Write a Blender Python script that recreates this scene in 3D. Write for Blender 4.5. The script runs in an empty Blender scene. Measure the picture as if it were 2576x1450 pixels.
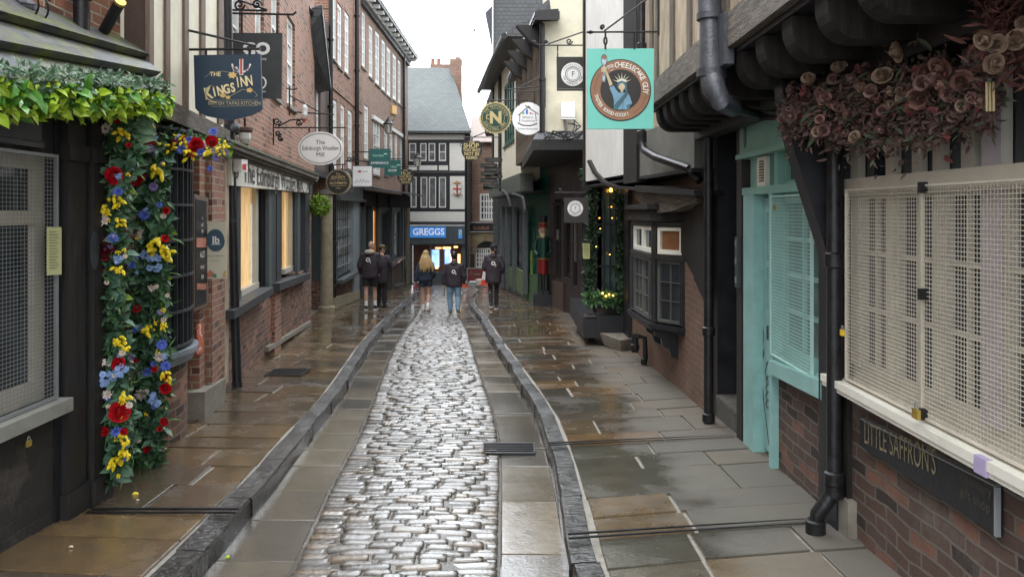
import bpy, math, random
from mathutils import Vector, Matrix
PI = math.pi
sc = bpy.context.scene
C = sc.collection

# ------------------------------------------------------------------ camera, sky, sun, exposure
PF, PX, PH, CZ = 1932.0, 1288.0, 530.0, 1.6      # focal length, centre column, horizon row (2576 px wide photo), eye height
cam_d = bpy.data.cameras.new('camera'); cam = bpy.data.objects.new('camera', cam_d); C.objects.link(cam)
cam.location = (0, 0, CZ); cam.rotation_euler = (math.radians(90), 0, 0)
cam_d.sensor_width = 36; cam_d.lens = 36 * PF / 2576
cam_d.shift_y = -(725 - PH) / 2576
cam_d.clip_start = 0.05; cam_d.clip_end = 2000
sc.camera = cam
world = bpy.data.worlds.new('World'); sc.world = world; world.use_nodes = True
SUN_EL, SUN_AZ = math.radians(58), math.radians(200)
def make_world():
    nt = world.node_tree; N = nt.nodes; L = nt.links
    for n in list(N): N.remove(n)
    out = N.new('ShaderNodeOutputWorld'); bg = N.new('ShaderNodeBackground')
    sky = N.new('ShaderNodeTexSky'); sky.sky_type = 'NISHITA'; sky.sun_disc = False
    sky.sun_elevation = SUN_EL; sky.sun_rotation = SUN_AZ; sky.air_density = 1.0; sky.dust_density = 6.0
    hs = N.new('ShaderNodeHueSaturation'); hs.inputs['Saturation'].default_value = 0.22
    tc = N.new('ShaderNodeTexCoord'); nz = N.new('ShaderNodeTexNoise'); nz.inputs['Scale'].default_value = 2.2; nz.inputs['Detail'].default_value = 5
    mp = N.new('ShaderNodeMapping'); mp.inputs['Scale'].default_value = (1, 1, 3)
    cr = N.new('ShaderNodeValToRGB'); cr.color_ramp.elements[0].position = .3; cr.color_ramp.elements[1].position = .75
    cr.color_ramp.elements[0].color = (8.3, 8.9, 9.6, 1); cr.color_ramp.elements[1].color = (11.7, 12.1, 12.5, 1)
    mx = N.new('ShaderNodeMix'); mx.data_type = 'RGBA'; mx.inputs[0].default_value = .78
    L.new(tc.outputs['Generated'], mp.inputs[0]); L.new(mp.outputs[0], nz.inputs['Vector']); L.new(nz.outputs['Fac'], cr.inputs[0])
    L.new(sky.outputs[0], hs.inputs['Color']); L.new(hs.outputs[0], mx.inputs[6]); L.new(cr.outputs[0], mx.inputs[7])
    dt = N.new('ShaderNodeVectorMath'); dt.operation = 'DOT_PRODUCT'; L.new(tc.outputs['Generated'], dt.inputs[0]); dt.inputs[1].default_value = (-.03, .88, .47)   # sky brightened down the street to strengthen reflections on the ground
    mr = N.new('ShaderNodeMapRange'); mr.interpolation_type = 'SMOOTHSTEP'; mr.inputs[1].default_value = .3; mr.inputs[2].default_value = 1; mr.inputs[3].default_value = .85; mr.inputs[4].default_value = 2.2; L.new(dt.outputs['Value'], mr.inputs[0])
    vm = N.new('ShaderNodeVectorMath'); vm.operation = 'SCALE'; L.new(mx.outputs[2], vm.inputs[0]); L.new(mr.outputs[0], vm.inputs['Scale'])
    L.new(vm.outputs[0], bg.inputs[0]); bg.inputs[1].default_value = 0.12
    L.new(bg.outputs[0], out.inputs[0])
make_world()
sd = bpy.data.lights.new('sun', 'SUN'); sun = bpy.data.objects.new('sun', sd); C.objects.link(sun)
sd.energy = 0.5; sd.angle = math.radians(25); sd.color = (1, .96, .9)
sun.rotation_euler = (math.radians(90) - SUN_EL, 0, math.radians(180) - SUN_AZ + math.radians(0))
sc.view_settings.view_transform = 'Standard'; sc.view_settings.look = 'None'; sc.view_settings.gamma = 1
sc.view_settings.exposure = 1.55
sc.cycles.max_bounces = 6; sc.cycles.diffuse_bounces = 4; sc.cycles.glossy_bounces = 3

# ------------------------------------------------------------------ helpers
def W(x, y, D): return Vector(((x - PX) / PF * D, D, CZ - (y - PH) / PF * D))
SL = 0.052
def gz(Y): return -SL * Y
def lerp(a, b, t): return a + (b - a) * t
def tab(T, D):
    if D <= T[0][0]: return T[0][1]
    for i in range(len(T) - 1):
        (a, b), (c, d) = T[i], T[i + 1]
        if D <= c:
            p, q = T[max(i - 1, 0)], T[min(i + 2, len(T) - 1)]; h = c - a; t = (D - a) / h
            m0 = (d - p[1]) / (c - p[0]); m1 = (q[1] - b) / (q[0] - a); t2, t3 = t * t, t * t * t
            return (2 * t3 - 3 * t2 + 1) * b + (t3 - 2 * t2 + t) * h * m0 + (3 * t2 - 2 * t3) * d + (t3 - t2) * h * m1
    return T[-1][1]
rnd = random.Random(7)
OFF = {}
UP = Vector((0, 0, 1))
class MB:
    def __init__(s, F=None):
        s.v = []; s.f = []; s.F = F; s.cols = []; s.mi = []
        s.sm = False
    def add(s, vs, fs, col=None):
        b = len(s.v); s.v += [Vector(v) for v in vs]
        for f in fs: s.f.append(tuple(i + b for i in f)); s.cols.append(col)
    def hexa(s, p, col=None):     # 8 points: bottom ring 0-3, top ring 4-7
        s.add(p, [(0, 3, 2, 1), (4, 5, 6, 7), (0, 1, 5, 4), (1, 2, 6, 5), (2, 3, 7, 6), (3, 0, 4, 7)], col)
    def box(s, x0, x1, y0, y1, z0, z1, col=None):
        s.hexa([(x0, y0, z0), (x1, y0, z0), (x1, y1, z0), (x0, y1, z0), (x0, y0, z1), (x1, y0, z1), (x1, y1, z1), (x0, y1, z1)], col)
    def fbox(s, u0, u1, z0, z1, o0, o1, F=None, col=None):   # box on a facade
        F = F or s.F; P = F.P
        s.hexa([P(u0, z0, o0), P(u1, z0, o0), P(u1, z0, o1), P(u0, z0, o1), P(u0, z1, o0), P(u1, z1, o0), P(u1, z1, o1), P(u0, z1, o1)], col)
    def q(s, x0, x1, yt, yb, o0, o1, F=None, col=None):      # pixel quad on a facade, front at o1
        F = F or s.F
        if not isinstance(yt, tuple): yt = (yt, yt)
        if not isinstance(yb, tuple): yb = (yb, yb)
        pts = []
        for (x, y) in ((x0, yb[0]), (x1, yb[1])):
            pts.append((F.u(x, o1), F.z(x, y, o1)))
        tp = []
        for (x, y) in ((x0, yt[0]), (x1, yt[1])):
            tp.append((F.u(x, o1), F.z(x, y, o1)))
        P = F.P
        s.hexa([P(*pts[0], o0), P(*pts[1], o0), P(*pts[1], o1), P(*pts[0], o1), P(*tp[0], o0), P(*tp[1], o0), P(*tp[1], o1), P(*tp[0], o1)], col)
    def bar(s, a, b, w, h=None, up=UP, col=None):            # rectangular bar from a to b
        h = h or w; a = Vector(a); b = Vector(b); d = (b - a).normalized()
        x = d.cross(up)
        if x.length < 1e-3: x = d.cross(Vector((1, 0, 0)))
        x.normalize(); y = x.cross(d)
        r = [x * (-w / 2) + y * (-h / 2), x * (w / 2) + y * (-h / 2), x * (w / 2) + y * (h / 2), x * (-w / 2) + y * (h / 2)]
        s.hexa([a + k for k in r] + [b + k for k in r], col)
    def tube(s, pts, r, n=8, caps=True, col=None):           # r: number, list, or list of (rx, ry)
        pts = [Vector(p) for p in pts]; m = len(pts)
        if not isinstance(r, (list, tuple)): r = [r] * m
        b = len(s.v); ref = None
        for i, p in enumerate(pts):
            d = (pts[min(i + 1, m - 1)] - pts[max(i - 1, 0)])
            if d.length < 1e-9: d = Vector((0, 0, 1))
            d.normalize()
            if ref is None:
                ref = Vector((1, 0, 0)) if abs(d.x) < .8 else Vector((0, 1, 0))
            x = (ref - d * ref.dot(d)).normalized(); y = d.cross(x); ref = x
            rx, ry = r[i] if isinstance(r[i], (list, tuple)) else (r[i], r[i])
            for k in range(n):
                a = 2 * PI * k / n
                s.v.append(p + x * (math.cos(a) * rx) + y * (math.sin(a) * ry))
        for i in range(m - 1):
            for k in range(n):
                s.f.append((b + i * n + k, b + i * n + (k + 1) % n, b + (i + 1) * n + (k + 1) % n, b + (i + 1) * n + k)); s.cols.append(col)
        if caps:
            s.f.append(tuple(b + k for k in reversed(range(n)))); s.cols.append(col)
            s.f.append(tuple(b + (m - 1) * n + k for k in range(n))); s.cols.append(col)
    def lathe(s, c, prof, n=12, axis=UP, col=None):          # prof [(r, h)...]
        c = Vector(c); s.tube([c + axis * h for _, h in prof], [max(r, 1e-4) for r, _ in prof], n, True, col)
    def ball(s, c, rx, ry=None, rz=None, n=10, m=7, col=None, R=None):
        ry = ry or rx; rz = rz or rx; c = Vector(c); vs = []; fs = []
        for i in range(m + 1):
            t = PI * i / m
            for k in range(n):
                a = 2 * PI * k / n; p = Vector((rx * math.sin(t) * math.cos(a), ry * math.sin(t) * math.sin(a), rz * math.cos(t)))
                if R is not None: p = R @ p
                vs.append(c + p)
        for i in range(m):
            for k in range(n): fs.append((i * n + k, (i + 1) * n + k, (i + 1) * n + (k + 1) % n, i * n + (k + 1) % n))
        s.add(vs, fs, col)
    def prism(s, pts, d, col=None):                          # polygon pts (3D) extruded by vector d
        n = len(pts); pts = [Vector(p) for p in pts]; d = Vector(d)
        s.add(pts + [p + d for p in pts], [tuple(range(n)), tuple(n + i for i in reversed(range(n)))] + [(i, n + i, n + (i + 1) % n, (i + 1) % n) for i in range(n)], col)
    def sheet(s, poly, col=None): s.add(poly, [tuple(range(len(poly)))], col)
    def build(s, name, mat, parent=None, smooth=None, label=None, recalc=False):
        off = OFF.get(parent.name, Vector((0, 0, 0))) if parent else Vector((0, 0, 0))
        me = bpy.data.meshes.new(name); me.from_pydata([v - off for v in s.v], [], s.f); me.materials.append(mat)
        F = s.F; t = F.t if F else Vector((1, 0, 0)); n = F.n if F else Vector((0, 1, 0))
        if smooth is None: smooth = s.sm
        if recalc or smooth:
            import bmesh
            bm = bmesh.new(); bm.from_mesh(me); bmesh.ops.recalc_face_normals(bm, faces=bm.faces); bm.to_mesh(me); bm.free()
        uvl = me.uv_layers.new(name='UVMap'); dat = [0.0] * (2 * len(me.loops))
        ax = (t, n, UP)
        for p in me.polygons:
            nn = p.normal; k = max(range(3), key=lambda i: abs(nn.dot(ax[i])))
            for li in p.loop_indices:
                w = me.vertices[me.loops[li].vertex_index].co + off
                if k == 2: a, b = w.dot(t), w.dot(n)
                elif k == 1: a, b = w.dot(t), w.z
                else: a, b = w.dot(n), w.z
                dat[2 * li] = a; dat[2 * li + 1] = b
        uvl.data.foreach_set('uv', dat)
        if any(c is not None for c in s.cols):
            at = me.color_attributes.new('col', 'FLOAT_COLOR', 'CORNER'); cd = []
            for p in me.polygons:
                c = s.cols[p.index] or (.5, .5, .5, 1)
                for _ in p.loop_indices: cd += list(c) if len(c) == 4 else list(c) + [1]
            at.data.foreach_set('color', cd)
        if smooth:
            me.polygons.foreach_set('use_smooth', [True] * len(me.polygons))
            try: me.set_sharp_from_angle(angle=math.radians(40))
            except Exception: pass
        o = bpy.data.objects.new(name, me); C.objects.link(o)
        if parent: o.parent = parent
        OFF[o.name] = off
        if label: o['label'] = label
        return o
GROUPS = {'hanging_sign': 'hanging shop signs along the street', 'person': 'people walking away down the street', 'drainpipe': 'drainpipes on the house fronts', 'padlock': 'padlocks on the window grilles', 'flower_garland': 'artificial flower garlands on the left shops', 'paper_notice': 'pale yellow paper notices', 'wall_lantern': 'old street lanterns', 'hanging_lamp': 'rusty hanging lamps', 'drain_grate': 'drain gratings', 'traffic_cone': 'cones at the end of the street', 'alarm_box': 'alarm boxes', 'menu_board': 'menu boards'}
def thing(name, loc, label, cat, group=None):
    o = bpy.data.objects.new(name, None); C.objects.link(o); o.location = loc; o.empty_display_size = .2
    OFF[o.name] = Vector(loc); o['label'] = label; o['category'] = cat
    group = group or GROUPS.get(name)
    if group: o['group'] = group
    return o
def tag(o, label, cat, group=None, kind=None):
    o['label'] = label; o['category'] = cat
    if group: o['group'] = group
    if kind: o['kind'] = kind
    return o
def struct(o, kind='structure'):
    o['kind'] = kind; return o
class Fac:                                                   # a vertical facade plane, A near, B far
    def __init__(s, A, B, side):                             # side: +1 faces +X-ish (left buildings), -1 faces -X
        s.A = Vector((A[0], A[1], 0)); s.B = Vector((B[0], B[1], 0)); s.t = (s.B - s.A).normalized()
        s.len = (s.B - s.A).length; s.n = Vector((s.t.y, -s.t.x, 0)) * side
    def u(s, x, off=0):
        r = (x - PX) / PF; a = s.A + s.n * off
        return (r * a.y - a.x) / (s.t.x - r * s.t.y)
    def D(s, x, off=0): return (s.A + s.n * off + s.t * s.u(x, off)).y
    def z(s, x, y, off=0): return CZ - (y - PH) / PF * s.D(x, off)
    def P(s, u, z, off=0): v = s.A + s.t * u + s.n * off; return Vector((v.x, v.y, z))
    def pt(s, x, y, off=0): return s.P(s.u(x, off), s.z(x, y, off), off)
    def g(s, u): return gz((s.A + s.t * u).y)
    def rc(s, x0, x1, yt, yb, off=0, at=None):
        xm = at if at is not None else (x0 + x1) / 2
        return (s.u(x0, off), s.u(x1, off), s.z(xm, yb, off), s.z(xm, yt, off))
def wall(mb, u0, u1, z0, z1, holes=(), dep=.25, solid=3.0, o=0.0):
    F = mb.F; P = F.P
    holes = [(max(min(h[0], h[1]), u0), min(max(h[0], h[1]), u1), max(h[2], z0), min(h[3], z1)) for h in holes]
    us = sorted(set([u0, u1] + [h[0] for h in holes] + [h[1] for h in holes])); zs = sorted(set([z0, z1] + [h[2] for h in holes] + [h[3] for h in holes]))
    inh = lambda a, b: any(h[0] < a < h[1] and h[2] < b < h[3] for h in holes)
    nu, nz = len(us) - 1, len(zs) - 1
    solidc = [[not inh((us[i] + us[i + 1]) / 2, (zs[j] + zs[j + 1]) / 2) for j in range(nz)] for i in range(nu)]
    g = lambda i, j: 0 <= i < nu and 0 <= j < nz and solidc[i][j]
    for i in range(nu):
        for j in range(nz):
            if not solidc[i][j]: continue
            a, b, c, d = us[i], us[i + 1], zs[j], zs[j + 1]
            mb.sheet([P(a, c, o), P(b, c, o), P(b, d, o), P(a, d, o)])
            if not g(i - 1, j): mb.sheet([P(a, c, o), P(a, d, o), P(a, d, o - dep), P(a, c, o - dep)])
            if not g(i + 1, j): mb.sheet([P(b, c, o), P(b, d, o), P(b, d, o - dep), P(b, c, o - dep)])
            if not g(i, j - 1): mb.sheet([P(a, c, o), P(b, c, o), P(b, c, o - dep), P(a, c, o - dep)])
            if not g(i, j + 1): mb.sheet([P(a, d, o), P(b, d, o), P(b, d, o - dep), P(a, d, o - dep)])
    if solid: mb.fbox(u0, u1, z0, z1, o - dep - solid, o - dep)
# ------------------------------------------------------------------ text
_tc = {}
def text2d(s, size=1.0, bold=0.0, sp=1.0, align='CENTER'):
    key = (s, bold, sp, align)
    if key not in _tc:
        cu = bpy.data.curves.new('txt', 'FONT'); cu.body = s; cu.size = 1; cu.align_x = align; cu.align_y = 'CENTER'
        cu.offset = bold; cu.space_character = sp; cu.resolution_u = 3
        o = bpy.data.objects.new('txt', cu); C.objects.link(o); bpy.context.view_layer.update()
        me = bpy.data.meshes.new_from_object(o.evaluated_get(bpy.context.evaluated_depsgraph_get()))
        _tc[key] = ([(v.co.x, v.co.y) for v in me.vertices], [tuple(p.vertices) for p in me.polygons])
        bpy.data.objects.remove(o); bpy.data.curves.remove(cu); bpy.data.meshes.remove(me)
    v, f = _tc[key]
    return [(a * size, b * size) for a, b in v], f
def ftext(mb, s, u, z, size, off, sgn=1, **k):               # on facade; sgn=1 reads toward +u, -1 toward -u
    xs = k.pop('xs', 1)
    v, f = text2d(s, size, **k); F = mb.F
    mb.add([F.P(u + sgn * a * xs, z + b, off) for a, b in v], f)
class Sgn:                                                   # flat thing facing the camera side, laid out in photo pixels round its centre
    def __init__(s, cx, cy, D, yaw=0, m=None):
        s.c = W(cx, cy, D); s.cx = cx; s.cy = cy; s.s = D / PF; s.D = D; s.m = m
        s.r = Vector((math.cos(yaw), math.sin(yaw), 0)); s.n = Vector((math.sin(yaw), -math.cos(yaw), 0)); s.t = s.r
    def p(s, x, y, o=0, raw=False):
        if s.m and not raw: x, y = s.m(x, y)
        return s.c + s.r * ((x - s.cx) * s.s) + UP * ((s.cy - y) * s.s) + s.n * o
    def poly(s, mb, pts, o0, o1):
        P = [s.p(x, y, o1) for x, y in pts]; mb.prism(P, s.n * (o0 - o1))
    def ell(s, mb, cx, cy, rx, ry, o0, o1, n=40):
        s.poly(mb, [(cx + rx * math.cos(2 * PI * i / n), cy + ry * math.sin(2 * PI * i / n)) for i in range(n)], o0, o1)
    def ring(s, mb, cx, cy, rx, ry, w, o, n=40, a0=0, a1=2 * PI):
        vs = []; fs = []
        for i in range(n + 1):
            a = lerp(a0, a1, i / n)
            vs += [s.p(cx + rx * math.cos(a), cy + ry * math.sin(a), o), s.p(cx + (rx - w) * math.cos(a), cy + (ry - w) * math.sin(a), o)]
        for i in range(n): fs.append((2 * i, 2 * i + 1, 2 * i + 3, 2 * i + 2))
        mb.add(vs, fs)
    def line(s, mb, pts, w, o):
        for (a, b), (c, d) in zip(pts, pts[1:]):
            L = math.hypot(c - a, d - b) or 1; nx, ny = -(d - b) / L * w / 2, (c - a) / L * w / 2; ex, ey = (c - a) / L * w * .3, (d - b) / L * w * .3
            mb.sheet([s.p(a + nx - ex, b + ny - ey, o), s.p(a - nx - ex, b - ny - ey, o), s.p(c - nx + ex, d - ny + ey, o), s.p(c + nx + ex, d + ny + ey, o)])
    def text(s, mb, t, x, y, size, o, rot=0, xs=1, **k):
        v, f = text2d(t, size, **k); c, d = math.cos(rot), math.sin(rot)
        mb.add([s.p(x + (a * xs) * c + b * d, y - b * c + (a * xs) * d, o) for a, b in v], f)
    def arct(s, mb, t, cx, cy, R, size, a0, a1, o, inward=False, **k):
        n = len(t)
        for i, ch in enumerate(t):                           # angles in degrees clockwise from top
            if ch == ' ': continue
            a = math.radians(lerp(a0, a1, i / max(n - 1, 1)))
            x, y = cx + R * math.sin(a), cy - R * math.cos(a)
            s.text(mb, ch, x, y, size, o, rot=(a + PI if inward else a), **k)
def spiral(cx, cy, R, turns, a0, n=26, rev=1):
    return [(cx + R * (1 - .8 * i / n) * math.cos(a0 + rev * turns * 2 * PI * i / n), cy + R * (1 - .8 * i / n) * math.sin(a0 + rev * turns * 2 * PI * i / n)) for i in range(n + 1)]
# ------------------------------------------------------------------ materials
def nodes(name):
    m = bpy.data.materials.new(name); m.use_nodes = True; nt = m.node_tree
    return m, nt, nt.nodes, nt.links, nt.nodes['Principled BSDF']
def mixc(N, L, fac, a, b, mode='MIX'):
    x = N.new('ShaderNodeMix'); x.data_type = 'RGBA'; x.blend_type = mode
    for i, v in ((0, fac), (6, a), (7, b)):
        if hasattr(v, 'is_output') or hasattr(v, 'links'): L.new(v, x.inputs[i])
        else: x.inputs[i].default_value = v if i == 0 else (*v[:3], 1)
    return x.outputs[2]
def coords(N, L, uv=False, sc_=(1, 1, 1)):
    tc = N.new('ShaderNodeTexCoord'); mp = N.new('ShaderNodeMapping'); mp.inputs['Scale'].default_value = sc_
    L.new(tc.outputs['UV' if uv else 'Object'], mp.inputs[0]); return mp.outputs[0]
def noise(N, L, vec, scale, detail=4, rough=.6):
    n = N.new('ShaderNodeTexNoise'); n.inputs['Scale'].default_value = scale; n.inputs['Detail'].default_value = detail; n.inputs['Roughness'].default_value = rough
    L.new(vec, n.inputs['Vector']); return n.outputs['Fac']
def ramp(N, L, v, a, b, ca=(0, 0, 0), cb=(1, 1, 1)):
    r = N.new('ShaderNodeValToRGB'); r.color_ramp.elements[0].position = a; r.color_ramp.elements[1].position = b
    r.color_ramp.elements[0].color = (*ca, 1); r.color_ramp.elements[1].color = (*cb, 1); L.new(v, r.inputs[0]); return r.outputs[0]
def bump(N, L, b, h, dist=.01, st=.6):
    n = N.new('ShaderNodeBump'); n.inputs['Distance'].default_value = dist; n.inputs['Strength'].default_value = st
    L.new(h, n.inputs['Height']); L.new(n.outputs[0], b.inputs['Normal']); return n
def M(name, c, rough=.6, metal=0, var=.25, scale=6, bmp=.003, uv=False, stretch=(1, 1, 1), c2=None, spec=.5, emit=0, grime=0, spots=None):
    m, nt, N, L, b = nodes(name); v = coords(N, L, uv, stretch)
    f = noise(N, L, v, scale, 6, .65); c2 = c2 or tuple(x * (1 - var) for x in c)
    col = mixc(N, L, ramp(N, L, f, .3, .7), c2, tuple(min(1, x * (1 + var * .5)) for x in c))
    if grime:
        g = noise(N, L, coords(N, L), 1.3, 5, .7)
        col = mixc(N, L, ramp(N, L, g, .45, .75, cb=(grime,) * 3), col, tuple(x * .35 for x in c))
    if spots:
        g = noise(N, L, coords(N, L), spots[1], 3, .6); col = mixc(N, L, ramp(N, L, g, spots[2], spots[2] + .06), col, spots[0])
    L.new(col, b.inputs['Base Color']); b.inputs['Metallic'].default_value = metal
    r = ramp(N, L, f, .2, .8, (max(0, rough - .12),) * 3, (min(1, rough + .12),) * 3); L.new(r, b.inputs['Roughness'])
    b.inputs['Specular IOR Level'].default_value = spec
    if bmp: bump(N, L, b, noise(N, L, v, scale * 5, 4), bmp, .7)
    if emit:
        L.new(col, b.inputs['Emission Color']); b.inputs['Emission Strength'].default_value = emit
    return m
def brick(name, c1, c2, mortar, w=.225, h=.075, ms=.012, odd=None, soot=.35, bmp=.008, dist=.012):
    m, nt, N, L, b = nodes(name); v = coords(N, L, True)
    nz = N.new('ShaderNodeTexNoise'); nz.inputs['Scale'].default_value = 2.5; L.new(v, nz.inputs['Vector'])
    sb = N.new('ShaderNodeVectorMath'); sb.operation = 'SUBTRACT'; L.new(nz.outputs['Color'], sb.inputs[0]); sb.inputs[1].default_value = (.5, .5, .5)
    ml = N.new('ShaderNodeVectorMath'); ml.operation = 'SCALE'; L.new(sb.outputs[0], ml.inputs[0]); ml.inputs['Scale'].default_value = dist * 3
    ad = N.new('ShaderNodeVectorMath'); L.new(v, ad.inputs[0]); L.new(ml.outputs[0], ad.inputs[1])
    def bt(x1, x2, mo):
        t = N.new('ShaderNodeTexBrick'); L.new(ad.outputs[0], t.inputs['Vector']); t.inputs['Scale'].default_value = 1
        t.inputs['Brick Width'].default_value = w; t.inputs['Row Height'].default_value = h; t.inputs['Mortar Size'].default_value = ms * .5
        t.inputs['Mortar Smooth'].default_value = .25; t.inputs['Color1'].default_value = (*x1, 1); t.inputs['Color2'].default_value = (*x2, 1); t.inputs['Mortar'].default_value = (*mo, 1)
        return t
    t = bt(c1, c2, mortar); col = t.outputs['Color']
    t2 = bt((0, 0, 0), (1, 1, 1), (0, 0, 0)); t2.offset_frequency = 2; t2.inputs['Bias'].default_value = 0
    if odd:
        o_ = ramp(N, L, t2.outputs['Color'], .80, .86); col = mixc(N, L, o_, col, odd)
        o2 = ramp(N, L, t2.outputs['Color'], .13, .17, (1, 1, 1), (0, 0, 0)); 
        inv = N.new('ShaderNodeMath'); inv.operation = 'MULTIPLY'; L.new(o2, inv.inputs[0]); 
        sbm = N.new('ShaderNodeMath'); sbm.operation = 'SUBTRACT'; sbm.inputs[0].default_value = 1; L.new(t.outputs['Fac'], sbm.inputs[1]); L.new(sbm.outputs[0], inv.inputs[1])
        col = mixc(N, L, inv.outputs[0], col, tuple(x * .6 for x in c2))
    t3 = bt((0, 0, 0), (1, 1, 1), (.5, .5, .5)); t3.offset_frequency = 2
    col = mixc(N, L, 1.0, col, ramp(N, L, t3.outputs['Color'], 0, 1, (.62, .60, .60), (1.25, 1.2, 1.15)), 'MULTIPLY')
    vo = coords(N, L); f0 = noise(N, L, vo, 2.2, 6, .7); col = mixc(N, L, ramp(N, L, f0, .55, .78, cb=(.4,) * 3), col, (.36, .31, .26))
    f = noise(N, L, vo, 9, 6, .7); col = mixc(N, L, ramp(N, L, f, .3, .75, cb=(.5, .5, .5)), col, tuple(x * .45 for x in c2))
    g = noise(N, L, vo, .9, 5, .6); col = mixc(N, L, ramp(N, L, g, .45, .8, cb=(soot,) * 3), col, (.03, .027, .025))
    L.new(col, b.inputs['Base Color']); b.inputs['Roughness'].default_value = .8
    hh = N.new('ShaderNodeMath'); hh.operation = 'MULTIPLY_ADD'; L.new(f, hh.inputs[0]); hh.inputs[1].default_value = .5
    sbb = N.new('ShaderNodeMath'); sbb.operation = 'SUBTRACT'; sbb.inputs[0].default_value = 1; L.new(t.outputs['Fac'], sbb.inputs[1]); L.new(sbb.outputs[0], hh.inputs[2])
    bump(N, L, b, hh.outputs[0], bmp, .9); return m
def stone(name, rough0, rough1, bscale=18, bd=.006, spec=.6, wetscale=1.2, tint=.35, coat=.8, dark=1.0, streak=(1, 1, 1)):
    # colour per stone from the 'col' attribute; alpha channel holds dryness
    m, nt, N, L, b = nodes(name); v = coords(N, L)
    a = N.new('ShaderNodeVertexColor'); a.layer_name = 'col'
    f = noise(N, L, v, 7, 7, .7); f2 = noise(N, L, v, 45, 4, .7)
    # a = 1 marks paving under the jetties: dry towards the wall, wet towards the kerb
    sx = N.new('ShaderNodeSeparateXYZ'); L.new(v, sx.inputs[0]); wv = N.new('ShaderNodeMath'); wv.operation = 'MULTIPLY_ADD'; L.new(noise(N, L, v, 2.2, 5, .65), wv.inputs[0]); wv.inputs[1].default_value = .9; L.new(sx.outputs[0], wv.inputs[2])
    dm = N.new('ShaderNodeMapRange'); dm.interpolation_type = 'SMOOTHSTEP'; dm.inputs[1].default_value = 1.25; dm.inputs[2].default_value = 2.0; L.new(wv.outputs[0], dm.inputs[0])
    dy = N.new('ShaderNodeMath'); dy.operation = 'MULTIPLY'; L.new(dm.outputs[0], dy.inputs[0]); L.new(a.outputs[1], dy.inputs[1]); DRY = dy.outputs[0]
    col = mixc(N, L, ramp(N, L, f, .3, .7, (tint,) * 3, (0, 0, 0)), a.outputs[0], (.045, .035, .025))
    col = mixc(N, L, ramp(N, L, f2, .35, .8, cb=(.35, .35, .35)), col, (.16, .14, .115))
    col = mixc(N, L, 1 - dark, col, (0, 0, 0)) if dark < 1 else col
    dc = mixc(N, L, .72, col, (.125, .114, .094)); dk = N.new('ShaderNodeMath'); dk.operation = 'MULTIPLY'; L.new(DRY, dk.inputs[0]); dk.inputs[1].default_value = 1; col = mixc(N, L, dk.outputs[0], col, dc)
    L.new(col, b.inputs['Base Color'])
    w = noise(N, L, v, wetscale, 5, .65)
    cw = N.new('ShaderNodeMath'); cw.operation = 'MULTIPLY_ADD'; L.new(DRY, cw.inputs[0]); cw.inputs[1].default_value = -coat; cw.inputs[2].default_value = coat; L.new(cw.outputs[0], b.inputs['Coat Weight'])
    L.new(ramp(N, L, w, .38, .7, (.05,) * 3, (.24,) * 3), b.inputs['Coat Roughness'])
    cb = N.new('ShaderNodeBump'); cb.inputs['Distance'].default_value = bd * 1.1; cb.inputs['Strength'].default_value = .55
    cm_ = N.new('ShaderNodeMath'); cm_.operation = 'MULTIPLY_ADD'; L.new(f2, cm_.inputs[0]); cm_.inputs[1].default_value = .25; L.new(noise(N, L, coords(N, L, False, streak), bscale * .8, 3, .55), cm_.inputs[2]); L.new(cm_.outputs[0], cb.inputs['Height']); L.new(cb.outputs[0], b.inputs['Coat Normal']); r = ramp(N, L, w, .38, .62, (rough0,) * 3, (rough1,) * 3)
    r2 = mixc(N, L, DRY, r, (.72, .72, .72)); L.new(r2, b.inputs['Roughness']); b.inputs['Specular IOR Level'].default_value = spec
    mx = N.new('ShaderNodeMath'); mx.operation = 'MULTIPLY_ADD'; L.new(f2, mx.inputs[0]); mx.inputs[1].default_value = .35
    vs_ = coords(N, L, False, streak); L.new(noise(N, L, vs_, bscale, 3, .5), mx.inputs[2]); bump(N, L, b, mx.outputs[0], bd, .8)
    return m
def slate(name, c1, c2, w=.28, h=.16, edge=(.02, .02, .022), moss=0):
    m, nt, N, L, b = nodes(name); v = coords(N, L, True); nz = noise(N, L, v, 1.5)
    t = N.new('ShaderNodeTexBrick'); L.new(v, t.inputs['Vector']); t.inputs['Scale'].default_value = 1
    t.inputs['Brick Width'].default_value = w; t.inputs['Row Height'].default_value = h; t.inputs['Mortar Size'].default_value = .008
    t.inputs['Color1'].default_value = (*c1, 1); t.inputs['Color2'].default_value = (*c2, 1); t.inputs['Mortar'].default_value = (*edge, 1)
    col = t.outputs['Color']; f = noise(N, L, coords(N, L), 3, 6, .7)
    col = mixc(N, L, ramp(N, L, f, .4, .8, cb=(.5,) * 3), col, tuple(x * .5 for x in c1))
    if moss:
        f3 = noise(N, L, coords(N, L), 5, 8, .75); col = mixc(N, L, ramp(N, L, f3, .52 - moss * .12, .6), col, (.13, .15, .03))
        bump(N, L, b, f3, .02, 1)
    else: bump(N, L, b, t.outputs['Fac'], -.01, .8)
    L.new(col, b.inputs['Base Color']); b.inputs['Roughness'].default_value = .45; return m
def glass(name, c=(.02, .025, .03), rough=.04, emit=None):
    m, nt, N, L, b = nodes(name); v = coords(N, L)
    f = noise(N, L, v, 2.5, 3); L.new(mixc(N, L, ramp(N, L, f, .35, .65), c, tuple(x * 2.2 + .01 for x in c)), b.inputs['Base Color'])
    b.inputs['Roughness'].default_value = rough; b.inputs['Specular IOR Level'].default_value = .6
    bump(N, L, b, noise(N, L, v, 1.8, 2), .01, .25)
    if emit: b.inputs['Emission Color'].default_value = (*emit[:3], 1); b.inputs['Emission Strength'].default_value = emit[3]
    return m
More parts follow.
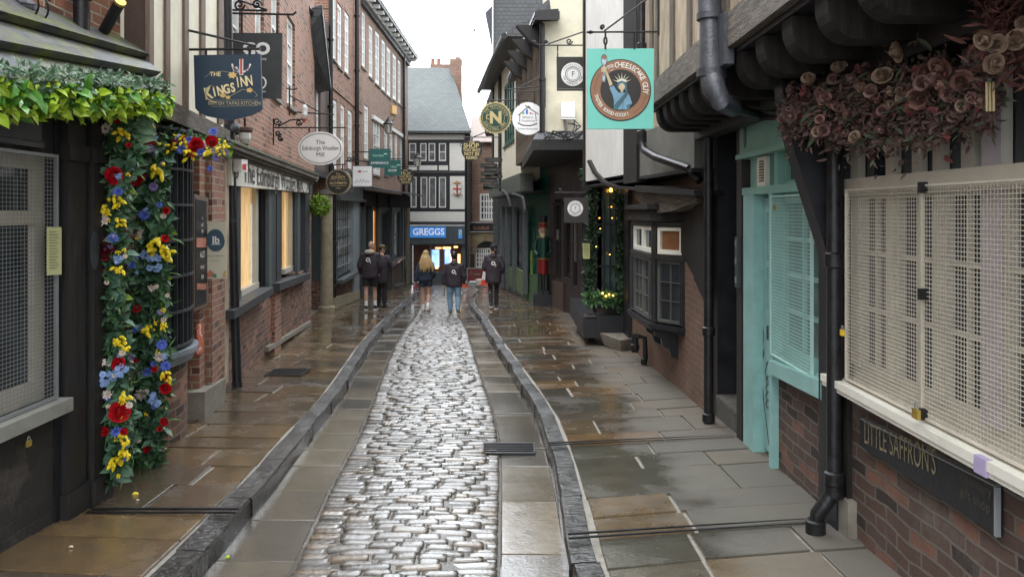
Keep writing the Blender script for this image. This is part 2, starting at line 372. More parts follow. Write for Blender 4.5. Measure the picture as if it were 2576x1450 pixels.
m_black = M('black_paint', (.016, .017, .021), .42, var=.4, bmp=.002, scale=8)
m_blackw = M('black_timber', (.022, .02, .02), .55, var=.5, uv=True, stretch=(6, 1, 1), scale=4, bmp=.004)
m_iron = M('wrought_iron', (.02, .02, .022), .4, metal=.3, var=.4, bmp=.001)
m_irong = M('cast_iron', (.03, .03, .033), .35, metal=.5, var=.5, bmp=.004, scale=14)
m_timber = M('weathered_timber', (.15, .12, .09), .8, var=.85, uv=True, stretch=(9, 1, 1), scale=3, bmp=.012, c2=(.03, .025, .02))
m_timberh = M('weathered_beam', (.17, .145, .12), .8, var=.8, uv=True, stretch=(1, 7, 1), scale=5, bmp=.03, c2=(.035, .03, .026))
m_timberd = M('dark_oak', (.022, .019, .017), .8, spec=.25, var=.7, uv=True, stretch=(7, 1, 1), scale=3, bmp=.008)
m_studs = M('brown_stud_paint', (.16, .11, .075), .7, var=.4, uv=True, stretch=(6, 1, 1), scale=4, bmp=.004)
m_brownwall = M('brown_render', (.085, .052, .04), .75, var=.25, scale=5, bmp=.004)
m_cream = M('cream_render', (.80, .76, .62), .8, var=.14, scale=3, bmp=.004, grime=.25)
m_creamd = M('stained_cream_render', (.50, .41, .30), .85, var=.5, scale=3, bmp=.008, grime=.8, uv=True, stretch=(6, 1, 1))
m_creamr = M('pale_cream_render', (.66, .62, .48), .85, var=.12, scale=2.5, bmp=.004, grime=.3)
m_white = M('white_paint', (.78, .78, .75), .5, var=.08, bmp=.001)
m_whitep = M('white_plaster', (.72, .72, .69), .7, var=.12, uv=True, stretch=(4, 1, 1), scale=3, bmp=.003, grime=.2)
m_greyp = M('grey_plaster', (.17, .17, .15), .8, var=.3, scale=4, bmp=.004, grime=.4)
m_grey = M('grey_paint', (.10, .115, .12), .5, var=.2, bmp=.002)
m_greyd = M('dark_grey_paint', (.045, .05, .055), .5, var=.3, bmp=.002)
m_slategrey = M('blue_grey_paint', (.075, .095, .10), .5, var=.25, bmp=.002)
m_teal = M('mint_paint', (.26, .47, .45), .45, var=.15, bmp=.003, grime=.35, scale=9)
m_teald = M('sage_mint_paint', (.20, .40, .345), .5, var=.15, bmp=.001)
m_dgreen = M('dark_green_paint', (.01, .09, .06), .45, var=.25, bmp=.001)
m_olive = M('olive_paint', (.12, .17, .08), .5, var=.25)
m_creampaint = M('stone_coloured_paint', (.50, .465, .39), .5, var=.12, bmp=.001)
m_sillw = M('off_white_sill', (.72, .70, .62), .45, var=.1, bmp=.001)
m_wire = M('cream_wire', (.58, .53, .44), .45, var=.12, bmp=0)
m_wireg = M('grey_wire', (.30, .32, .33), .4, metal=.4, var=.15, bmp=0)
m_wiret = M('mint_wire', (.45, .66, .60), .45, var=.1, bmp=0)
m_glass = glass('dark_glass'); m_glassn = glass('curtain_reflection_glass', (.34, .35, .35), .05); m_glassk = glass('grey_window_glass', (.10, .105, .11), .08)  # m_glassn: net curtain tone and pale sky reflection put into the colour
m_glassg = glass('greenish_glass', (.05, .09, .085), .06)
m_lead = M('lead_sheet', (.085, .09, .105), .4, metal=.4, var=.4, bmp=.006, scale=9)
m_stone = M('sandstone', (.34, .29, .20), .85, var=.3, bmp=.01, scale=6, grime=.4)
m_stoneg = M('grey_stone', (.24, .22, .18), .85, var=.35, bmp=.01, scale=7, grime=.4)
m_stoned = M('dark_rough_stone', (.09, .085, .075), .85, var=.5, bmp=.02, scale=8)
b_red = brick('red_brick', (.42, .20, .135), (.29, .135, .095), (.46, .40, .31), ms=.017, bmp=.012, odd=(.20, .10, .075), soot=.25)
b_wool = brick('orange_red_brick', (.46, .20, .12), (.27, .12, .08), (.48, .42, .33), ms=.018, bmp=.014, odd=(.24, .12, .08), soot=.25)
b_low = brick('sooty_brown_brick', (.27, .13, .09), (.15, .08, .06), (.34, .28, .22), soot=.55, ms=.018, bmp=.016, odd=(.34, .15, .09))
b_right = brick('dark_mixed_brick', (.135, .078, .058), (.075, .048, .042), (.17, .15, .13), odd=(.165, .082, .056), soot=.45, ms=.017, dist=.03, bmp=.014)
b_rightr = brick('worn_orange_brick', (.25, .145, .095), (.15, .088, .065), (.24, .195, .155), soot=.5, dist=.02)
b_dark = brick('black_painted_brick', (.035, .032, .03), (.025, .023, .023), (.03, .028, .026), soot=.3)
b_far = brick('pale_red_brick', (.40, .235, .17), (.30, .18, .135), (.50, .44, .37), soot=.3, ms=.018)
b_ston = brick('ashlar', (.42, .35, .22), (.33, .28, .18), (.2, .17, .12), w=.6, h=.28, ms=.02, soot=.3)
s_slate = slate('green_grey_slate', (.092, .112, .110), (.07, .088, .088))
s_tile = slate('brown_tile', (.26, .16, .11), (.20, .13, .10), .2, .13)
s_dark = slate('dark_slate', (.075, .078, .082), (.06, .062, .066), .25, .18)
s_moss = slate('mossy_slate', (.10, .105, .11), (.065, .07, .075), .3, .3, moss=.45)
s_wetslate = slate('wet_grey_slate', (.13, .135, .14), (.10, .105, .11), .4, 2.0, moss=.12)
st_slab = stone('wet_paving', .06, .34, 6, .007, wetscale=2.2, tint=.75, spec=.6, coat=.75, dark=.9)
st_kerb = stone('wet_kerb', .10, .30, 9, .024, tint=.6, spec=.35, coat=.45, dark=.3, streak=(1.5, 3.0, 1.5))
st_sett = stone('wet_sett', .16, .42, 30, .006, spec=.6, tint=.55, coat=.36, dark=.85)
st_gut = stone('wet_gutter', .05, .22, 4, .006, wetscale=1.1, tint=.5, coat=.5)
m_mortar = M('joint_mortar', (.27, .25, .21), .35, var=.5, bmp=.006, scale=25, spec=.7)
m_soil = M('sett_joint', (.07, .062, .05), .22, var=.7, bmp=.004, scale=22, spec=.9)
m_water = glass('puddle_water', (.07, .052, .032), .02)
m_water.node_tree.nodes['Bump'].inputs['Strength'].default_value = .02
m_blossom = {}
def cm(name, c, rough=.6, **k):
    if name not in m_blossom: m_blossom[name] = M(name, c, rough, **k)
    return m_blossom[name]
m_gold = M('gold_leaf', (.62, .50, .24), .4, metal=.2, var=.1, bmp=0)
m_leafp = M('blue_green_leaf', (.10, .20, .13), .5, var=.45, bmp=0, scale=12)
m_leafl = M('lime_leaf', (.34, .50, .03), .4, var=.4, bmp=0, scale=9)
m_leafd = M('deep_green_leaf', (.035, .085, .035), .45, var=.5, bmp=0, scale=12)
m_leafm = M('mid_green_leaf', (.07, .17, .06), .45, var=.5, bmp=0, scale=12)
m_fir = M('fir_green', (.035, .07, .035), .6, var=.5, bmp=0, scale=14)
m_brass = M('brass', (.55, .38, .08), .3, metal=.7, var=.2, bmp=0)
m_skin = M('skin', (.52, .30, .22), .55, var=.12, bmp=0)
# ------------------------------------------------------------------ ground
KL = [(2, -1.62), (5.1, -1.70), (6.57, -1.82), (8.06, -1.91), (10.4, -2.15), (14.1, -2.55), (20, -3.0), (28.3, -3.53), (34, -4.0), (38, -5.2)]
CL = [(2, -1.10), (4.08, -1.19), (5.74, -1.34), (7.4, -1.46), (10.4, -1.78), (14.7, -2.21), (19.5, -2.53), (25.3, -2.97), (34, -3.5), (38, -4.7)]
CR = [(2, -.06), (5.55, -.086), (6.9, -.118), (8.06, -.188), (11.3, -.49), (16.6, -.97), (20.5, -1.41), (25.7, -1.83), (34, -1.9), (38, -1.2)]
KR = [(2, .31), (6.9, .297), (8.9, .157), (11.1, -.054), (14.2, -.366), (19.4, -.84), (24.3, -1.37), (30, -1.45), (34, -1.3), (38, -.5)]
WLt = [(1, -2.8), (5, -2.8), (6, -3.3), (9.1, -3.5), (17.3, -4.7), (20.8, -5.2), (26.5, -5.4), (38.4, -5.4), (40, -5.4)]
WRt = [(1, 2.1), (12.4, 2.1), (18, 2.1), (23, 1.4), (25, .8), (33, -.2), (38, -.5), (40, -.5)]
wob = lambda D, s: .010 * math.sin(D * 2.3 + s) + .005 * math.sin(D * 5.1 + s * 2)
def zpav(X, D, side):
    k = tab(KL, D) if side < 0 else tab(KR, D); w = tab(WLt, D) if side < 0 else tab(WRt, D)
    return gz(D) - .03 * max(0, 1 - abs(X - k) / max(.3, abs(w - k)))
def slab(mb, c4, z4, bev, h, col):
    # c4: four xy, counterclockwise; z4 heights; top inset by bev
    cx = sum(p[0] for p in c4) / 4; cy = sum(p[1] for p in c4) / 4
    b0 = [Vector((p[0], p[1], z - h)) for p, z in zip(c4, z4)]; b1 = [Vector((p[0], p[1], z - bev * .9)) for p, z in zip(c4, z4)]; t = []
    for p, z in zip(c4, z4):
        dx, dy = cx - p[0], cy - p[1]; t.append(Vector((p[0] + math.copysign(bev, dx), p[1] + math.copysign(bev, dy), z)))
    b = len(mb.v); mb.v += b0 + b1 + t; k = [4, 8]
    for i in range(4):
        j = (i + 1) % 4
        mb.f.append((b + i, b + j, b + 4 + j, b + 4 + i)); mb.cols.append(col)
        mb.f.append((b + 4 + i, b + 4 + j, b + 8 + j, b + 8 + i)); mb.cols.append(col)
    mb.f.append((b + 8, b + 9, b + 10, b + 11)); mb.cols.append(col)
def paving(side):
    mb = MB(); D = 1.6; r = random.Random(3 + side); shear = 0 if side < 0 else .16
    base = MB()
    while D < 38.5:
        dd = r.uniform(.34, .6) if D < 12 else r.uniform(.45, .7)
        xa, xb = (tab(WLt, D), tab(KL, D) - .18) if side < 0 else (tab(KR, D) + .165, tab(WRt, D))
        x = xa + (0 if side > 0 else 0); first = True
        while x < xb - .05:
            w = r.uniform(.42, 1.1) * (.6 if first and r.random() < .5 else 1); first = False
            if xb - (x + w) < .3: w = xb - x
            g = .009 + r.random() * .007; x0, x1 = x + g, x + w - g
            def yy(X, Y): return Y + shear * (X - tab(KR, Y)) * (1 if side > 0 else 0) + .02 * math.sin(X * 3 + Y)
            dx = tab(KL if side < 0 else KR, D + dd) - tab(KL if side < 0 else KR, D)
            def cx_(X):                                     # follow the kerb only at kerb side
                return X + dx * (max(0, 1 - abs(X - (xb if side < 0 else xa)) / .8))
            c4 = [(x0, yy(x0, D + g)), (x1, yy(x1, D + g)), (cx_(x1), yy(x1, D + dd - g)), (cx_(x0), yy(x0, D + dd - g))]
            j = r.uniform(-.005, .005); tl = r.uniform(-.006, .006); tf = r.uniform(-.006, .006)
            z4 = [zpav(p[0], p[1], side) + j + (tl if i in (1, 2) else 0) + (tf if i > 1 else 0) for i, p in enumerate(c4)]
            Xm = (x0 + x1) / 2
            if side < 0:
                base_c = r.choice([(.20, .125, .05), (.17, .105, .045), (.14, .09, .045), (.24, .15, .06), (.12, .085, .05), (.18, .11, .045), (.10, .075, .05)])
                dry = 0
            else:
                if D < 6.35: base_c = r.choice([(.060, .066, .052), (.075, .078, .058), (.15, .10, .045), (.055, .06, .052), (.10, .095, .065)])
                else: base_c = r.choice([(.20, .11, .04), (.16, .095, .045), (.11, .085, .055), (.22, .125, .045), (.09, .072, .055), (.16, .105, .045), (.075, .072, .06)])
                dry = 1 if D < 19 else 0
            k = r.uniform(.8, 1.2); slab(mb, c4, z4, .005, .05, (base_c[0] * k, base_c[1] * k, base_c[2] * k, dry))
            x += w
        D += dd
    n = 80
    for i in range(n):
        a, b = lerp(1, 39.5, i / n), lerp(1, 39.5, (i + 1) / n)
        row = []
        for D_ in (a, b):
            xa, xb = (tab(WLt, D_) - .6, tab(KL, D_) - .1) if side < 0 else (tab(KR, D_) + .1, tab(WRt, D_) + 1.2)
            row.append([(xa, D_, gz(D_) - .012 - (.03 if side > 0 else 0)), (xb, D_, gz(D_) - .012 - (.03 if side < 0 else 0))])
        base.sheet([row[0][0], row[0][1], row[1][1], row[1][0]])
    nm = 'pavement'
    o = mb.build(nm, st_slab); struct(o); struct(base.build(nm + '_bedding', m_mortar))
paving(-1); paving(1)
# dryness lives in the green channel trick: encode via second attribute-free path (alpha)
def kerbs(side):
    mb = MB(); D = 1.6; r = random.Random(11 + side); T = KL if side < 0 else KR; w = .165 if side < 0 else .15
    while D < 38:
        L_ = r.uniform(.5, 1.15); g = .006; j = r.uniform(-.012, .012); s = -1 if side < 0 else 1
        n = 3
        for k in range(n):
            Da, Db = D + (L_ * k / n) + (g if k == 0 else 0), D + L_ * (k + 1) / n - (g if k == n - 1 else 0)
            fa, fb = tab(T, Da) + j + wob(Da, side), tab(T, Db) + j + wob(Db, side); za, zb = gz(Da) - .028, gz(Db) - .028
            ja, jb = .006 * math.sin(Da * 7 + side), .006 * math.sin(Db * 7 + side)
            pr = [(fa + s * .0, za - .3), (fa + s * .004, za - .015 + ja), (fa + s * .018, za + ja), (fa + s * w, za + .006), (fa + s * w, za - .2)]
            pr2 = [(fb + s * .0, zb - .3), (fb + s * .004, zb - .015 + jb), (fb + s * .018, zb + jb), (fb + s * w, zb + .006), (fb + s * w, zb - .2)]
            c = r.uniform(.85, 1.15); c = (.022 * c, .022 * c, .021 * c, 0) if k == 0 else c0
            c0 = c
            vs = [(x, Da, z) for x, z in pr] + [(x, Db, z) for x, z in pr2]
            mb.add(vs, [(i, i + 1, i + 6, i + 5) for i in range(4)] + [(0, 1, 2, 3, 4), (9, 8, 7, 6, 5)], c)
        D += L_
    o = mb.build('kerb', st_kerb, recalc=True); struct(o)
kerbs(-1); kerbs(1)
ZG, ZR = .145, .115
def zroad(X, D):
    a, b = tab(CL, D), tab(CR, D); t = max(0, min(1, (X - a) / (b - a))); return gz(D) - ZG + (ZG - ZR + .02) * math.sin(PI * t)
def gutters(side):
    mb = MB(); D = 1.6; r = random.Random(21 + side)
    while D < 38:
        L_ = r.uniform(.45, .95); g = .006
        def xs(Y): return (tab(KL, Y) + .004, tab(CL, Y) - .01) if side < 0 else (tab(CR, Y) + .01, tab(KR, Y) - .004)
        (a0, a1), (b0, b1) = xs(D), xs(D + L_); Ya, Yb = D + g, D + L_ - g
        tw = r.uniform(-.02, .02); c4 = [(a0, Ya), (a1, Ya + tw), (b1, Yb + tw), (b0, Yb)]; j = r.uniform(-.006, .006)
        z4 = [gz(max(Y, 5.4) if side > 0 else Y) - ZG + j for _, Y in c4]
        c = r.choice([(.19, .165, .125), (.155, .135, .10), (.22, .19, .145), (.12, .11, .09), (.17, .14, .10), (.09, .085, .075)])
        slab(mb, c4, z4, .007, .05, (*c, 0)); D += L_
    struct(mb.build('gutter', st_gut))
gutters(-1); gutters(1)
def setts():
    mb = MB(); r = random.Random(5); D = 1.7; vs = mb.v
    while D < 38:
        dd = r.uniform(.066, .088); x = tab(CL, D) + .005; xe = tab(CR, D) - .005
        ph = r.uniform(0, 6)
        while x < xe - .02:
            w = r.uniform(.11, .28)
            if xe - (x + w) < .07: w = xe - x
            g = .0035; x0, x1 = x + g, x + w - g; y0, y1 = D + .003, D + dd - .003
            yo = .006 * math.sin(x * 1.7 + D * .5) + r.uniform(-.002, .002); cx, cy = (x0 + x1) / 2, (y0 + y1) / 2 + yo
            hx, hy = (x1 - x0) / 2, (y1 - y0) / 2; rot = r.uniform(-.025, .025); zt = r.uniform(-.006, .006); tx, ty = r.uniform(-.05, .05), r.uniform(-.09, .09)
            zc = zroad(cx, cy)
            far = D > 20
            k = r.uniform(.55, 1.5); c = (.115 * k, .108 * k, .098 * k, 0) if r.random() < .75 else (.14 * k, .105 * k, .07 * k, 0)
            b = len(vs); rings = [(1, -.03, 1), (1, -.0055, 1), (.93, -.001, .87), (.65, .001, .55)] if not far else [(1, -.03, 1), (.95, -.002, .9), (.6, .002, .55)]
            jit = [r.uniform(.93, 1.03) for _ in range(8)]
            for fx, z, fy in rings:
                for i in range(8):
                    a = 2 * PI * (i + .5) / 8; ca, sa = math.cos(a), math.sin(a)
                    px = math.copysign(abs(ca) ** .22, ca) * hx * fx * jit[i]; py = math.copysign(abs(sa) ** .22, sa) * hy * fy * jit[(i + 3) % 8]
                    vs.append(Vector((cx + px - py * rot, cy + py + px * rot, zc + z + zt + px * tx + py * ty)))
            nr = len(rings)
            for q_ in range(nr - 1):
                for i in range(8): mb.f.append((b + q_ * 8 + i, b + q_ * 8 + (i + 1) % 8, b + q_ * 8 + 8 + (i + 1) % 8, b + q_ * 8 + 8 + i)); mb.cols.append(c)
            mb.f.append(tuple(b + (nr - 1) * 8 + i for i in range(8))); mb.cols.append(c)
            x += w
        D += dd
    o = mb.build('road_setts', st_sett); o.data.polygons.foreach_set('use_smooth', [True] * len(o.data.polygons)); struct(o)
    b = MB()
    for i in range(90):
        Ya, Yb = lerp(1, 38.6, i / 90), lerp(1, 38.6, (i + 1) / 90); R = []
        for Y in (Ya, Yb):
            a, e = tab(KL, Y) - .05, tab(CR, Y) + .01; R.append([Vector((lerp(a, e, t), Y, zroad(lerp(a, e, t), Y) - .009)) for t in [0, .2, .3, .4, .5, .6, .7, .8, 1]])
        for k in range(8): b.sheet([R[0][k], R[0][k + 1], R[1][k + 1], R[1][k]])
        zl, zh = gz(max(Ya, 5.4)) - ZG - .02, gz(max(Yb, 5.4)) - ZG - .02; b.sheet([(tab(CR, Ya), Ya, zl), (tab(KR, Ya) + .05, Ya, zl), (tab(KR, Yb) + .05, Yb, zh), (tab(CR, Yb), Yb, zh)])
    struct(b.build('road', m_soil))
setts()
g = MB(); g.sheet([(-400, -60, -1.0), (400, -60, -1.0), (400, 38.2, -2.3), (-400, 38.2, -2.3)]); g.sheet([(-400, 38.2, -2.3), (400, 38.2, -2.3), (400, 900, -2.3), (-400, 900, -2.3)])
struct(g.build('ground', M('dark_ground', (.06, .058, .055), .7)))
g = MB(); g.box(-9, 6, 37.6, 39.0, -2.3, -2.13); struct(g.build('cross_street', M('wet_asphalt', (.10, .10, .10), .25, var=.3, bmp=.006, scale=30)))
# puddle, drains
pd = MB(); pts = []
for i in range(60):
    a = 2 * PI * i / 60; ca_, sa_ = math.cos(a), math.sin(a); X = .10 + .185 * math.copysign(abs(ca_) ** .4, ca_) + .012 * math.sin(7 * a); Y = 4.3 + 1.0 * math.copysign(abs(sa_) ** .6, sa_) + .05 * math.sin(5 * a)
    pts.append((min(X, tab(KR, Y) - .006), Y, gz(5.4) - ZG + .0035))
pd.sheet(pts); struct(pd.build('puddle', m_water))
def film(side, D, off, rx, ry, seed):
    r = random.Random(seed); p = []; kx = (tab(KL, D) - .205 - off) if side < 0 else (tab(KR, D) + .225 + off); dx = tab(KL if side < 0 else KR, D + .5) - tab(KL if side < 0 else KR, D - .5)
    ph = [r.uniform(0, 6) for _ in range(4)]
    for i in range(44):
        a = 2 * PI * i / 44; q = 1 + .22 * math.sin(2 * a + ph[0]) + .16 * math.sin(3 * a + ph[1]) + .10 * math.sin(7 * a + ph[2]) + .06 * math.sin(11 * a + ph[3])
        Y = D + ry * q * math.sin(a); X = kx + rx * q * math.cos(a) + dx * (Y - D)
        X = min(X, tab(KL, Y) - .2) if side < 0 else max(X, tab(KR, Y) + .22)
        p.append((X, Y, zpav(X, Y, side) + .0045))
    m = MB(); m.sheet(p); struct(m.build('puddle', m_water))
for a_ in ((-1, 14.5, .5, .4, 1.2, 4), (-1, 18.5, .6, .5, 1.4, 5), (1, 15.5, .5, .45, 1.2, 8), (1, 19.5, .6, .5, 1.4, 9)): film(*a_)
def grate(x0, x1, y0, y1, z, name, label, n=12, horiz=False):
    t = thing(name, ((x0 + x1) / 2, (y0 + y1) / 2, z), label, 'drain cover')
    m = MB(); m.box(x0, x1, y0, y0 + .012, z - .02, z + .004); m.box(x0, x1, y1 - .012, y1, z - .02, z + .004); m.box(x0, x0 + .012, y0 + .012, y1 - .012, z - .02, z + .004); m.box(x1 - .012, x1, y0 + .012, y1 - .012, z - .02, z + .004)
    m.build('frame', m_irong, t); m = MB()
    for i in range(n):
        if horiz: y = lerp(y0 + .02, y1 - .02, i / (n - 1)); m.box(x0 + .013, x1 - .013, y - .006, y + .006, z - .015, z + .003)
        else: x = lerp(x0 + .02, x1 - .02, i / (n - 1)); m.box(x - .006, x + .006, y0 + .013, y1 - .013, z - .015, z + .003)
    m.build('grating', m_irong, t)
grate(-3.2, -2.72, 9.9, 10.35, gz(10.1) + .004, 'drain_grate', 'iron grating let into the left pavement beside the brick wall', 14)
grate(-.26, .20, 6.55, 6.85, gz(6.7) - ZG + .028, 'drain_grate', 'long iron gully grating at the right edge of the cobbles', 6, True)
def channel(side, D, label):
    xa, xb = (-2.6, tab(KL, D)) if side < 0 else (tab(KR, D) + .0, 1.9); m = MB(); sh = .16 if side > 0 else 0
    for a, b in ((-.035, -.022), (.022, .035)):
        m.add([(xa, D + a, gz(D) + .0), (xb, D + a + sh * (xb - xa), gz(D) - .0), (xb, D + b + sh * (xb - xa), gz(D)), (xa, D + b, gz(D)),
               (xa, D + a, gz(D) + .012), (xb, D + a + sh * (xb - xa), gz(D + sh * (xb - xa)) + .012), (xb, D + b + sh * (xb - xa), gz(D + sh * (xb - xa)) + .012), (xa, D + b, gz(D) + .012)],
              [(0, 3, 2, 1), (4, 5, 6, 7), (0, 1, 5, 4), (1, 2, 6, 5), (2, 3, 7, 6), (3, 0, 4, 7)])
    tag(m.build('drain_channel', m_irong), label, 'drain')
channel(-1, 4.72, 'iron drainage channel across the left pavement')
channel(1, 4.30, 'nearer iron drainage channel across the right pavement')
channel(1, 6.35, 'farther iron drainage channel across the right pavement')
# ------------------------------------------------------------------ buildings
def sash(root, F, r, off=-.08, cols=3, rows=4, fm=None, gm=None, fw=.05, bw=.018, mid=True, th=.04, name='window', sill=None, lintel=None):
    fm = fm or m_white; gm = gm or m_glass; u0, u1, z0, z1 = r
    if u0 > u1: u0, u1 = u1, u0
    m = MB(F)
    m.fbox(u0, u0 + fw, z0, z1, off - th, off); m.fbox(u1 - fw, u1, z0, z1, off - th, off)
    m.fbox(u0 + fw, u1 - fw, z0, z0 + fw * 1.3, off - th, off - .002); m.fbox(u0 + fw, u1 - fw, z1 - fw, z1, off - th, off - .002)
    a, b, c, d = u0 + fw, u1 - fw, z0 + fw * 1.3, z1 - fw
    if mid: zm = (c + d) / 2; m.fbox(a, b, zm - .022, zm + .022, off - th, off - .006)
    for i in range(1, cols):
        u = lerp(a, b, i / cols); m.fbox(u - bw / 2, u + bw / 2, c, d, off - th + .006, off - .01)
    for j in range(1, rows):
        if mid and j * 2 == rows: continue
        z = lerp(c, d, j / rows); m.fbox(a, b, z - bw / 2, z + bw / 2, off - th + .008, off - .012)
    w = m.build(name, fm, root)
    g = MB(F); g.fbox(a - .01, b + .01, c - .01, d + .01, off - th - .012, off - th + .004); g.build('pane', gm, w)
    if sill:
        s = MB(F); s.fbox(u0 - .06, u1 + .06, z0 - .07, z0 - .003, -.1, .05); s.build('sill', sill, w)
    if lintel:
        s = MB(F); s.fbox(u0 - .08, u1 + .08, z1 + .003, z1 + .2, -.02, .008); s.build('lintel', lintel, w)
    return w
def grille(root, F, r, off, dz=.025, du=.0127, wr=.0022, mat=None, frame=.02, name='mesh_grille'):
    u0, u1, z0, z1 = r
    if u0 > u1: u0, u1 = u1, u0
    m = MB(F); z = z0
    while z < z1: m.fbox(u0, u1, z - wr * .8, z + wr * .8, off - wr, off + wr * .6); z += dz
    u = u0
    while u < u1: m.fbox(u - wr * .45, u + wr * .45, z0, z1, off - wr * 1.9, off - wr); u += du
    fr = MB(F)
    for a, b, c, d in ((u0 - frame, u0, z0 - frame, z1 + frame), (u1, u1 + frame, z0 - frame, z1 + frame), (u0, u1, z0 - frame, z0), (u0, u1, z1, z1 + frame)): fr.fbox(a, b, c, d, off - .012, off + .008)
    g = m.build(name, mat or m_wire, root); fr.build('grille_frame', mat or m_wire, g); return g
def pipe(name, pts, r, label, collars=(), mat=None, shoe=None):
    t = thing(name, pts[-1], label, 'drainpipe'); m = MB(); m.tube(pts, r, 12); m.build('pipe', mat or m_irong, t, smooth=True)
    for (p, d) in collars:
        m = MB(); p = Vector(p); d = Vector(d).normalized(); m.tube([p - d * .045, p - d * .035, p + d * .035, p + d * .045], [r * 1.05, r * 1.32, r * 1.32, r * 1.05], 12); m.build('collar', mat or m_irong, t, smooth=True)
    return t
def padlock(p, nrm, s, label, mat=None):
    t = thing('padlock', p, label, 'padlock', None); p = Vector(p); n = Vector(nrm); r = n.cross(UP).normalized()
    m = MB(); a = p - r * s * .5 - UP * s * .45 - n * s * .15
    m.prism([a, a + r * s, a + r * s + UP * s * .9, a + UP * s * .9], n * s * .32); m.build('lock_body', mat or m_brass, t)
    m = MB(); m.tube([p + r * (s * .3 * math.cos(q_)) * 1 + UP * (s * .6 + s * .45 * math.sin(q_)) + r * 0 for q_ in [PI * i / 8 for i in range(9)]], s * .07, 6)
    m.tube([p + r * s * .3 + UP * s * .4, p + r * s * .3 + UP * s * .62], s * .07, 6); m.tube([p - r * s * .3 + UP * s * .4, p - r * s * .3 + UP * s * .62], s * .07, 6)
    m.build('shackle', m_wireg, t, smooth=True)
SPLITN = {'shop_post', 'mullion', 'pilaster', 'eaves_bracket', 'eave_bracket', 'bar', 'arched_bracket', 'ceiling_lamp', 'menu_screen', 'chimney_pot', 'oriel_bracket', 'frame_post', 'railing', 'stall_riser', 'beam', 'grille_latch', 'hinge', 'chime_tube', 'plaster_panel', 'display_items', 'step', 'fairy_lights', 'string_lights', 'white_marks', 'orange_panel', 'medallion', 'corner_boards', 'timber_post', 'white_strip', 'string_course', 'sill_board', 'clamp', 'grille_latch'}
def part(root, name, mat, fn, F=None, **k):
    m = MB(F); fn(m)
    if name not in SPLITN: return m.build(name, mat, root, **k)
    pr = list(range(len(m.v)))
    def fd(a):
        while pr[a] != a: pr[a] = pr[pr[a]]; a = pr[a]
        return a
    for f in m.f:
        for v in f[1:]: pr[fd(v)] = fd(f[0])
    g = {}
    for i, f in enumerate(m.f): g.setdefault(fd(f[0]), []).append(i)
    o = None; nm = {'fairy_lights': 'fairy_light', 'string_lights': 'string_light', 'display_items': 'display_item', 'white_marks': 'white_mark'}.get(name, name)
    for fs in g.values():
        q = MB(F); mp = {}
        for i in fs:
            t = []
            for v in m.f[i]:
                if v not in mp: mp[v] = len(q.v); q.v.append(m.v[v])
                t.append(mp[v])
            q.f.append(tuple(t)); q.cols.append(m.cols[i])
        o = q.build(nm, mat, root, **k)
    return o

# ============ LEFT A: dark shop with slate canopy
FA = Fac((-2.7, .2), (-2.7, 5.05), 1)
A = thing('dark_shop', (-2.75, 3.5, gz(3.5)), 'black painted shop at the left edge with mossy slate canopy and mesh covered window', 'shop')
win = (FA.u(-260), FA.u(132), .50, 1.93)
part(A, 'wall', b_dark, lambda m: wall(m, 0, 4.85, -.6, 2.2, [win, (FA.u(-260), FA.u(88), 1.98, 2.14)], dep=.2, solid=2.5), FA)
FA2 = Fac((-2.95, .2), (-2.95, 5.82), 1)
part(A, 'upper_wall', b_wool, lambda m: wall(m, 0, 5.62, 2.2, 6.5, [], dep=.1, solid=3), FA2)
w = sash(A, FA, win, -.05, 3, 1, m_creampaint, m_glass, .09, .05, mid=False)
part(w, 'transom', m_creampaint, lambda m: m.fbox(win[0], win[1], 1.52, 1.60, -.09, -.046), FA)
grille(A, FA, (win[0], win[1] - .02, win[2] + .02, win[3] - .02), .03, .023, .03, .0018, m_wireg, .018)
part(A, 'sill', M('stone_sill', (.27, .27, .24), .8, grime=.3), lambda m: m.fbox(win[0] - .03, win[1] + .04, .42, .497, -.05, .10), FA)
part(A, 'fascia', m_greyd, lambda m: (m.fbox(0, FA.u(92), 1.99, 2.2, -.18, .03), m.fbox(0, FA.u(92), 1.955, 1.985, -.1, .045)), FA)
for xa, xb, o in ((150, 196, .05), (207, 246, .075)):
    part(A, 'post', m_blackw, lambda m: (m.fbox(FA.u(xa), FA.u(xb), -.5, 2.18, -.03, o), m.fbox(FA.u(xa) - .015, FA.u(xb) + .015, -.5, -.09, -.03, o + .02), m.fbox(FA.u(xa) - .01, FA.u(xb) + .01, 1.9, 2.0, -.03, o + .02)), FA)
part(A, 'door_panel', m_black, lambda m: (m.fbox(FA.u(196), FA.u(207), -.5, 2.18, -.03, .012), m.fbox(FA.u(134), FA.u(150), -.5, 2.18, -.03, .01)), FA)
part(A, 'plaque', m_greyd, lambda m: m.prism([FA.P(4.62 + .045 * math.cos(a), 1.35 + .12 * math.sin(a), .078) for a in [2 * PI * i / 20 for i in range(20)]], FA.n * .006), FA)
